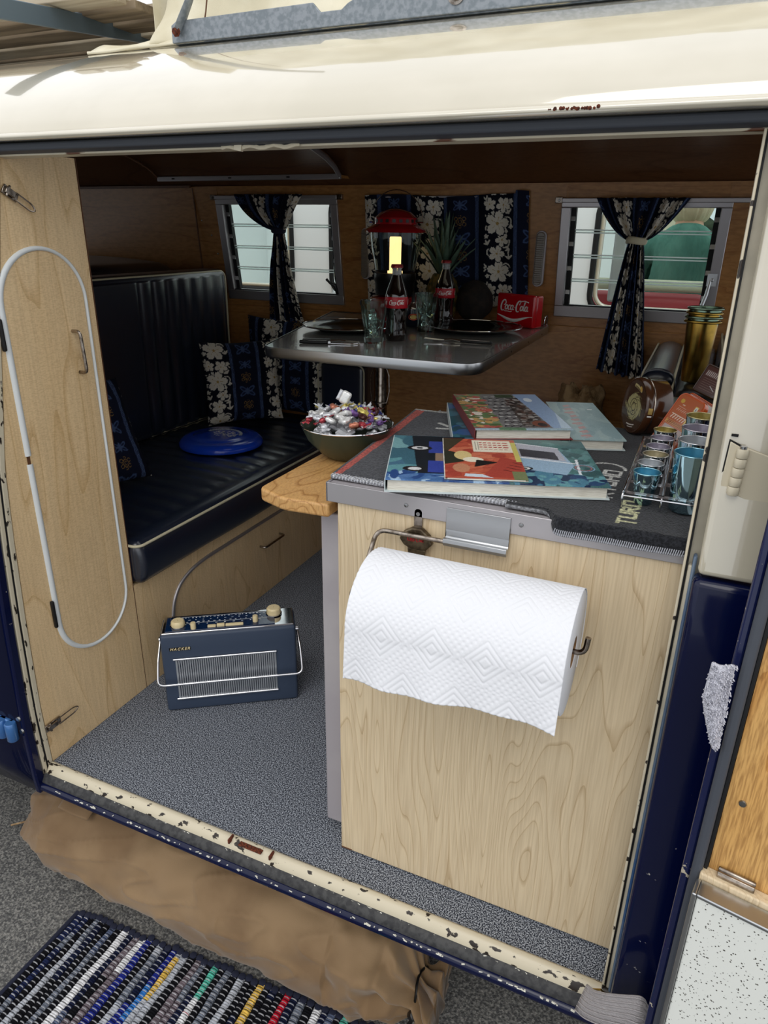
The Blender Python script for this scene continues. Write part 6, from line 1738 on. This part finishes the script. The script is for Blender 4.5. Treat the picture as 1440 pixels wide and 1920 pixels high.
build('seam', MB().tube([(-.905 + .004 * math.sin(k), 1.222 + .0105 * k * .9, 1.40 + .035 * k) for k in range(9)], .0014, 5), 'brown_wood', cn2)

bk2 = thing('pop_top_bracket', 'long galvanised steel bracket with pivot arm along the roof', 'bracket', (-.6, 1.2, 1.4))
ytop = 1.198
zb0 = 1.3835
bar_poly = [(-.952, zb0), (.05, zb0 + .001), (.05, zb0 + .037), (-.42, zb0 + .037), (-.585, zb0 + .036), (-.600, zb0 + .030), (-.612, zb0 + .022), (-.650, zb0 + .022), (-.664, zb0 + .036), (-.94, zb0 + .033), (-.952, zb0 + .027)]
build('bar', MB().prism(bar_poly, ytop - .003, ytop + .003, 'y'), 'galvanised', bk2, bevel=.0012)
build('foot_flange', MB().box(-.95, .05, ytop + .0035, ytop + .028, zb0 - .001, zb0 + .002), 'galvanised', bk2)
arm = [(-.935, ytop - .008, zb0 + .014), (-.925, ytop - .008, zb0 + .030), (-.905, ytop - .007, zb0 + .060), (-.890, ytop - .006, zb0 + .09), (-.875, ytop, zb0 + .14), (-.80, ytop + .03, zb0 + .35)]
build('pivot_arm', MB().tube(arm, [.011, .012, .010, .0095, .0095, .0095], 8, flat=.38), 'galvanised', bk2, smooth=40)
for (x, z, r) in ((-.933, zb0 + .014, .0055), (-.418, zb0 + .024, .009)):
    build('bolt', MB().lathe([(r * 1.5, 0), (r * 1.5, .0015), (r, .002), (r, .007)], (x, ytop - (.0125 if r < .006 else .0035), z), 6 if r < .006 else 18, rotm(90)), 'chrome_worn' if r > .006 else 'rust', bk2, smooth=30)

rk_ = thing('roof_rack', 'roof rack with weathered wooden slats and blue grey steel bars, top left', 'roof rack', (-1.9, 1.6, 1.45))
mat('old_slat', (158, 142, 120), rough=.85, c2=(120, 106, 88), nscale=14, stretch=(.3, 3, 3), bump=.5, bscale=120, bstretch=(.1, 1, 1))
mat('old_slat_pale', (206, 196, 176), rough=.85, c2=(176, 162, 140), nscale=14, stretch=(.3, 3, 3)); mat('rack_steel', (96, 112, 124), rough=.4, metal=.3)
for k in range(11):
    y = 1.30 + k * .095
    build('slat', MB().box(-3.2, -1.20, y, y + .070, 1.503, 1.520), 'old_slat' if k % 3 else 'old_slat_pale', rk_, bevel=.002)
    build('slat_edge', MB().box(-3.2, -1.20, y + .071, y + .078, 1.512, 1.530), 'old_slat_pale', rk_)
build('side_bar', MB().obox((-1.36, 1.55, 1.514 - .008), (.012, .95, .036), rotm(6, 0, 2)), 'rack_steel', rk_, bevel=.002)
build('front_bar', MB().obox((-1.9, 1.62, 1.472), (.012, .5, .026), rotm(-4, 0, 18)), 'rack_steel', rk_, bevel=.002)
build('cross_bar', MB().box(-3.2, -1.2, 2.32, 2.36, 1.47, 1.50), 'rack_steel', rk_, bevel=.002)
build('rack_foot', MB().box(-1.40, -1.37, 1.75, 1.80, 1.43, 1.50), 'rack_steel', rk_, bevel=.002)
build('rack_foot', MB().box(-2.6, -2.57, 1.50, 1.55, 1.425, 1.50), 'rack_steel', rk_, bevel=.002)
for x in (-1.34, -1.26): build('block', MB().box(x - .03, x + .03, 1.30, 1.36, 1.5305, 1.575), 'old_slat_pale', rk_, bevel=.003)

# ================================================================== ground: rolled bag and rag rug
rb = thing('rolled_bag', 'long brown canvas roll bag with gathered drawstring end lying under the sill', 'bag', (-.85, .92, -.45))
mat('bag_cloth', (140, 114, 82), rough=.75, c2=(116, 90, 60), nscale=5, bump=.35, bscale=500, bdist=.0008, sheen=.2)
def bagr(t):      # radius along
    return float(np.interp(t, [0, .012, .04, .10, .5, .84, .89, .925, .945, .96, .975, .99, 1.0], [.03, .085, .105, .128, .134, .136, .126, .095, .058, .034, .040, .060, .066]))
def bfn(u, v):
    t = v; a = 2 * PI * u; x = lerp(-1.345, -.255, t); yc = .935 + .012 * math.sin(t * 3) ; r = bagr(t)
    n_ = .007 * mnoise.noise(Vector((x * 4, math.cos(a) * 1.6, math.sin(a) * 1.6))) + .006 * mnoise.noise(Vector((x * 14 + a * 1.2, math.cos(a) * 2, math.sin(a) * 2)))
    rg1 = 1 - abs(mnoise.noise(Vector((x * 7 + a * .9, math.cos(a) * 2.2, math.sin(a) * 2.2)))) * 2.2
    n_ += .0055 * max(0, rg1) ** 5
    n_ += .0045 * math.sin(x * 42 + 5 * math.sin(a * 1.0 + x * 3)) * max(0, mnoise.noise(Vector((x * 3, a, 7)))) * 2
    if t > .80: n_ += .16 * (t - .80) * math.cos(a * 11 + 2 * math.sin(t * 30)) * .5 + .018 * mnoise.noise(Vector((x * 22, math.cos(a) * 3, math.sin(a) * 3)))
    if t < .06: n_ += .2 * (.06 - t) * math.cos(a * 6)
    rr = max(.008, r + n_)
    z = -.45 + .134 + rr * math.sin(a) * (.95 if t < .9 else 1) - (.03 * (t - .9) / .1 if t > .9 else 0); y = yc + rr * math.cos(a) * 1.05 - (.05 * (t - .9) / .1 if t > .9 else 0)
    return (x, y, max(z, -.4492))
mb = MB(); mb.grid(150, 330, bfn, cu=True); mb.f.append(tuple(reversed(range(150)))); mb.f.append(tuple(range(329 * 150, 330 * 150)))
build('cloth', mb, 'bag_cloth', rb, smooth=180)
for (t0, t1) in ((.13, .215),):
    m = MB(); m.grid(14, 8, lambda u, v: (lerp(-1.345, -.255, lerp(t0, t1, u)) , .938 - 1.05 * (.1440 + .005 * math.sin(u * 3.1)) * math.cos(lerp(.98, 1.22, v)), -.45 + .134 + .148 * math.sin(lerp(.98, 1.22, v)) * .97)); build('strap_tab', m, 'bag_cloth', rb, smooth=180, solid=.003)
xe = lerp(-1.345, -.255, .96)
build('drawcord', MB().tube([(xe + .003 * math.sin(k), .90 + .040 * math.cos(2 * PI * k / 18), -.334 + .040 * math.sin(2 * PI * k / 18)) for k in range(18)], .0026, 6, closed=True), 'near_black', rb)
build('cord_lock', MB().lathe([(.004, -.012), (.009, -.010), (.010, .0), (.009, .010), (.004, .012)], (xe + .004, .852, -.345), 16, rotm(20, 30)), 'near_black', rb, smooth=50)
build('cord_end', MB().tube([(xe + .004, .852, -.355), (xe - .005, .845, -.39), (xe + .01, .83, -.43), (xe + .04, .82, -.446)], .0022, 6), 'near_black', rb)
build('cord_end', MB().tube([(xe + .002, .850, -.355), (xe - .02, .835, -.40), (xe - .012, .815, -.446)], .0022, 6), 'near_black', rb)
build('tie_cord', MB().tube([(-1.345, .93, -.30), (-1.37, .94, -.34), (-1.42, .93, -.40), (-1.50, .92, -.444)], .0025, 6), 'sack_cloth', rb)

rg = thing('rag_rug', 'multicoloured woven rag rug on the asphalt in the lower left', 'rug', (-.75, .5, -.45))
mat('rag', (200, 200, 200), rough=.95, attr=True, bump=.7, bscale=500, bdist=.002, spec=.1)
NV_, BK, DB, RB_, GY, LG, WH, MR, YE, TE, RD, SL_, BL_ = (22, 28, 52), (18, 18, 22), (30, 38, 70), (30, 40, 120), (104, 110, 122), (168, 172, 180), (222, 222, 224), (108, 98, 104), (214, 176, 84), (84, 178, 156), (176, 24, 44), (84, 94, 118), (50, 110, 180)
seq = [(DB, BK), (DB, GY), (BK, BK), (GY, LG), (BK, NV_), (BK, BK), (GY, SL_), (BK, BK), (WH, WH), (NV_, SL_), (BK, MR), (WH, MR), (RB_, RB_), (BK, BK), (GY, LG), (RB_, NV_), (BL_, RB_), (LG, YE), (YE, LG), (BK, BK), (MR, MR), (GY, MR), (BK, NV_), (WH, TE), (BK, BK), (SL_, GY), (BK, BK), (LG, LG), (BK, BK), (NV_, BK), (YE, WH), (BK, BK), (NV_, BK), (BK, BK), (RD, RD), (NV_, BK), (GY, LG), (BK, BK), (WH, BK), (BK, NV_), (SL_, GY), (BK, BK), (TE, WH), (BK, BK), (MR, GY), (NV_, NV_)]
rd = random.Random(77); x = -1.128; ythr = .0052
sel = MB()
for i, (c1, c2) in enumerate(seq):
    wd_ = rd.uniform(.0145, .0185); topy = .800 + .05 * (x + 1.13) / .7 + rd.uniform(-.004, .004); nv = 390; nu = 7
    cols = []; ph = rd.random(); sw = rd.uniform(.2, .8)
    def fn(u, v, x=x, wd_=wd_, topy=topy, i=i):
        y = topy - v * .60; k = y / ythr + (.5 if i % 2 else 0); bump = abs(math.sin(PI * k)); a = u * PI
        z = -.4495 + .003 + .0075 * math.sin(a) * (.62 + .38 * bump)
        xx_ = x + wd_ * (.5 - .56 * math.cos(a)) + .0018 * math.sin(y * 19 + 1.3 * math.sin(x * 40)) + .0012 * math.sin(y * 60 + x * 300)
        t = mnoise.noise(Vector((y * 7 + i * 3.3, i * 1.7, 0)))
        c = c1 if t > (sw - .5) * .5 else c2
        q = 1 + .25 * mnoise.noise(Vector((y * 90, u * 4 + i, 1)))
        c = [min(255, w_ * q) for w_ in c]
        if c1 in (WH,) and mnoise.noise(Vector((y * 30, i, 5))) > .52: c = (170, 30, 50)
        # warp thread crossing
        if bump < .42:
            c = (190, 190, 194) if (0.3 < u < .72 and (int(k + .5) + i) % 2 == 0) else (16, 16, 20)
        cols.append(S(*c)); return (xx_, y, z)
    mb = MB(); mb.grid(nu, nv, fn); build('rag_strip', mb, 'rag', rg, smooth=180, col=cols)
    sel.lathe([(.004, 0), (.0085, .001), (.0085, .009), (.004, .0105)], (x + wd_ / 2, topy + .001, -.449), 8)
    x += wd_
build('knotted_ends', sel, 'cloth_dark', rg, kind='stuff', smooth=60)
build('side_binding', MB().tube([(-1.132, .80 - k * .03, -.444) for k in range(21)], .006, 8, flat=.8), 'cloth_dark', rg, smooth=80)
build('backing', MB().box(-1.128, x - .004, .21, .795, -.4498, -.4490), 'near_black', rg)

# ================================================================== beyond the far windows
pv = thing('parked_van', 'white van parked beyond the far windows with red seats inside', 'van', (-1.0, 3.7, -.45))
mat('van_white', (246, 249, 252), rough=.25, coat=.4); mat('seat_red', (176, 62, 70), rough=.5); mat('van_interior', (206, 200, 176), rough=.7); mat('tyre', (24, 24, 25), rough=.8)
VY0, VY1 = 3.20, 4.75
def wall_holes(y, th, m, name, holes, x0=-3.1, x1=1.5, z0=-.22, z1=1.42):
    mb = MB(); cur = x0
    for (a, b, c, d) in holes:
        mb.box(cur, a, y, y + th, z0, z1); mb.box(a, b, y, y + th, z0, c); mb.box(a, b, y, y + th, d, z1); cur = b
    mb.box(cur, x1, y, y + th, z0, z1); return build(name, mb, m, pv, bevel=.004)
holes = [(-2.62, -1.92, .785, 1.22), (-1.70, -1.00, .785, 1.22), (-.46, .42, .765, 1.22)]
wall_holes(VY0, .03, 'van_white', 'side_panel', holes); wall_holes(VY1, .03, 'van_white', 'far_side_panel', holes)
for (a, b, c, d) in holes:
    m = MB(); m.tube([(x, VY0 - .004, z) for x, z in rrect(a, b, c, d, .07, 6)], .012, 8, closed=True); fr_ = build('window_gasket', m, 'seal_black', pv, smooth=80)
    m = MB(); m.tube([(x, VY0 + .006, z) for x, z in rrect(a + .02, b - .02, c + .02, d - .02, .06, 6)], .010, 8, closed=True); build('window_frame', m, 'cream_paint', pv, smooth=80)
    build('window_pane', MB().box(a + .01, b - .01, VY0 + .012, VY0 + .015, c + .01, d - .01), 'glass', pv)
rv = MB(); rv.prism([(VY0 - .02, 1.42), (VY0 + .1, 1.52), (VY0 + .25, 1.56), (VY0 + .25, 1.54), (VY0 + .1, 1.50), (VY0 + .02, 1.42)], -3.1, 1.5, 'x'); rv.prism([(VY1 + .05, 1.42), (VY1 - .1, 1.52), (VY1 - .25, 1.56), (VY1 - .25, 1.54), (VY1 - .1, 1.50), (VY1 + .01, 1.42)], -3.1, 1.5, 'x'); build('roof', rv, 'van_white', pv, smooth=50)  # unseen gap along the middle, left open so skylight brightens the van's inside
build('floor_pan', MB().box(-3.08, 1.48, VY0 + .031, VY1 - .001, -.20, -.05), 'van_interior', pv)
build('end_panel', MB().box(-3.1, -3.07, VY0 + .031, VY1 - .001, -.05, 1.39), 'van_white', pv); build('end_panel', MB().box(1.47, 1.5, VY0 + .031, VY1 - .001, -.05, 1.39), 'van_white', pv)
build('panel_seam', MB().box(-.552, -.549, VY0 - .002, VY0, -.2, 1.38), 'seal_black', pv)
for x in (-2.3, .8): build('wheel', MB().lathe([(.001, 0), (.18, 0), (.30, .02), (.33, .06), (.33, .14), (.30, .18), (.001, .18)], (x, VY0 + .20, -.45 + .33), 40, rotm(90)), 'tyre', pv, smooth=40)
for (xa, xb) in ((-.50, .0), (.02, .50)):
    build('red_seat', rbox(xa, xb, VY0 + .20, VY0 + .32, .0, .835, .04, (10, 6, 12)), 'seat_red', pv, smooth=180)
build('seat_rail', MB().tube([(-.5, VY0 + .19, .87), (.5, VY0 + .19, .87)], .025, 10), 'van_interior', pv, smooth=80)
build('red_bench', rbox(-.5, .5, VY0 + .33, VY0 + .80, .0, .40, .04, (10, 6, 8)), 'seat_red', pv, smooth=180)
build('grey_pillar', MB().box(-.40, -.345, VY0 + .10, VY0 + .14, .80, 1.25), 'alu_dull', pv, bevel=.01)
build('inner_post', MB().box(-.30, -.20, VY1 - .10, VY1 - .02, .0, 1.38), 'van_interior', pv)

ps = thing('person', 'blond person in a green shirt seated with back turned, seen through right window', 'person', (-.135, 3.85, -.05))
mat('shirt_green', (104, 152, 138), rough=.9, c2=(74, 120, 108), nscale=9, stretch=(1, 1, .35), bump=1.0, bscale=14, bdist=.02, bstretch=(1.6, 1, .5)); mat('skin', (206, 160, 132), rough=.5); mat('blond', (222, 206, 172), rough=.6, bump=.8, bscale=90, bstretch=(4, 4, .5), bdist=.004); mat('trousers', (60, 64, 78), rough=.85)
PXx, PYy = -.135, 3.86
def skin_fig(name, verts, edges, radii, m, parent, sub=2):
    me = bpy.data.meshes.new(name); off = root_loc(parent); me.from_pydata([tuple(Vector(v) - off) for v in verts], edges, []); o = bpy.data.objects.new(name, me); COL.objects.link(o); o.parent = parent
    md = o.modifiers.new('skin', 'SKIN'); md.use_smooth_shade = True
    sk = me.skin_vertices[0].data
    for i, r in enumerate(radii): sk[i].radius = r if hasattr(r, '__len__') else (r, r)
    sk[0].use_root = True
    s2 = o.modifiers.new('sub', 'SUBSURF'); s2.levels = sub; s2.render_levels = sub
    me.materials.append(MATS[m]); return o
V = [(0, 0, .50), (0, -.02, .66), (0, -.03, .84), (0, -.02, .98), (0, -.01, 1.07), (0, .01, 1.12), (0, .03, 1.19), (0, .04, 1.26),
     (-.10, -.01, 1.03), (-.19, .0, .99), (-.235, .06, .78), (-.19, .28, .66), (-.15, .36, .66),
     (.10, -.01, 1.03), (.19, .0, .99), (.235, .06, .78), (.19, .28, .66), (.15, .36, .66),
     (-.09, .08, .47), (-.11, .46, .47), (-.11, .48, .08), (-.11, .58, .01), (.09, .08, .47), (.11, .46, .47), (.11, .48, .08), (.11, .58, .01)]
V = [(PXx + a, PYy + b_, c) for a, b_, c in V]
E_ = [(0, 1), (1, 2), (2, 3), (3, 4), (4, 5), (5, 6), (6, 7), (3, 8), (8, 9), (9, 10), (10, 11), (11, 12), (3, 13), (13, 14), (14, 15), (15, 16), (16, 17), (0, 18), (18, 19), (19, 20), (20, 21), (0, 22), (22, 23), (23, 24), (24, 25)]
Rr = [(.15, .12), (.15, .12), (.16, .12), (.165, .11), (.10, .085), .055, .085, .08, (.09, .085), .068, .052, .042, .034, (.09, .085), .068, .052, .042, .034, .085, .068, .05, .035, .085, .068, .05, .035]
skin_fig('body', V, E_, Rr, 'skin', ps)
skin_fig('shirt', V[:6] + V[8:11] + V[13:16], [(0, 1), (1, 2), (2, 3), (3, 4), (4, 5), (3, 6), (6, 7), (7, 8), (3, 9), (9, 10), (10, 11)], [(.165, .135), (.165, .135), (.175, .135), (.18, .125), (.115, .10), .066, (.105, .1), .082, .068, (.105, .1), .082, .068], 'shirt_green', ps)
skin_fig('trousers', [V[0], V[18], V[19], V[20], V[22], V[23], V[24]], [(0, 1), (1, 2), (2, 3), (0, 4), (4, 5), (5, 6)], [(.165, .13), .098, .08, .064, .098, .08, .064], 'trousers', ps)
hr = MB()
def hair(u, v):
    a = 2 * PI * u; t = PI * v; n_ = 1 + .10 * mnoise.noise(Vector((math.cos(a) * 5, math.sin(a) * 5, v * 2))) + .04 * math.sin(a * 23)
    r = .105 * n_ * math.sin(t * .80 + .02) ** .8; return (PXx + r * math.cos(a) * .95, PYy + .022 + r * math.sin(a), 1.245 + .125 * math.cos(t * .86))
hr.grid(72, 26, hair, cu=True); build('hair', hr, 'blond', ps, smooth=180)

mb_ = thing('mint_bus', 'pale mint green bus standing behind the white van, seen through the left window', 'bus', (-3.4, 6.0, -.45))
mat('mint', (196, 226, 218), rough=.25, coat=.4); mat('dark_glass', (84, 100, 104), rough=.05, coat=1)
m = MB(); m.prism([(5.6, -.2), (5.55, .7), (5.65, 1.35), (5.9, 1.5), (7.0, 1.5), (7.2, 1.3), (7.25, .7), (7.2, -.2)], -5.2, -1.4, 'x'); build('body', m, 'mint', mb_, smooth=40)
for k in range(6):
    xa = -5.1 + k * .61; wf = build('window', MB().box(xa, xa + .50, 5.545, 5.60, .80, 1.24), 'dark_glass', mb_, bevel=.02)
    build('window_surround', MB().tube([(x, 5.54, z) for x, z in rrect(xa - .02, xa + .52, .78, 1.26, .06)], .022, 8, closed=True), 'van_white', mb_, smooth=80)
    build('curtain', MB().box(xa + .05, xa + .17, 5.535, 5.544, .83, 1.21), 'mint', mb_, bevel=.003)
build('trim_strip', MB().box(-5.2, -1.4, 5.53, 5.56, .64, .68), 'chrome', mb_); build('bumper', MB().box(-1.42, -1.30, 5.6, 7.2, -.1, .05), 'chrome', mb_, bevel=.02)
for x in (-4.6, -2.1): build('wheel', MB().lathe([(.001, 0), (.30, .02), (.33, .06), (.33, .14), (.001, .18)], (x, 5.70, -.12), 32, rotm(90)), 'tyre', mb_, smooth=40)
tr = thing('dark_hedge', 'dark hedge far behind the parked vehicles', 'hedge', (0, 8.5, -.45))
mat('hedge', (52, 62, 44), rough=.95, c2=(30, 36, 28), nscale=12); m = MB(); m.grid(60, 14, lambda u, v: (lerp(-6.8, 3.8, u), 8.4 + .3 * mnoise.noise(Vector((u * 20, v * 5, 0))), -.45 + 1.55 * v + .2 * mnoise.noise(Vector((u * 9, 0, 3))) * v)); build('leaves', m, 'hedge', tr, smooth=180, solid=.4, solid_off=1)
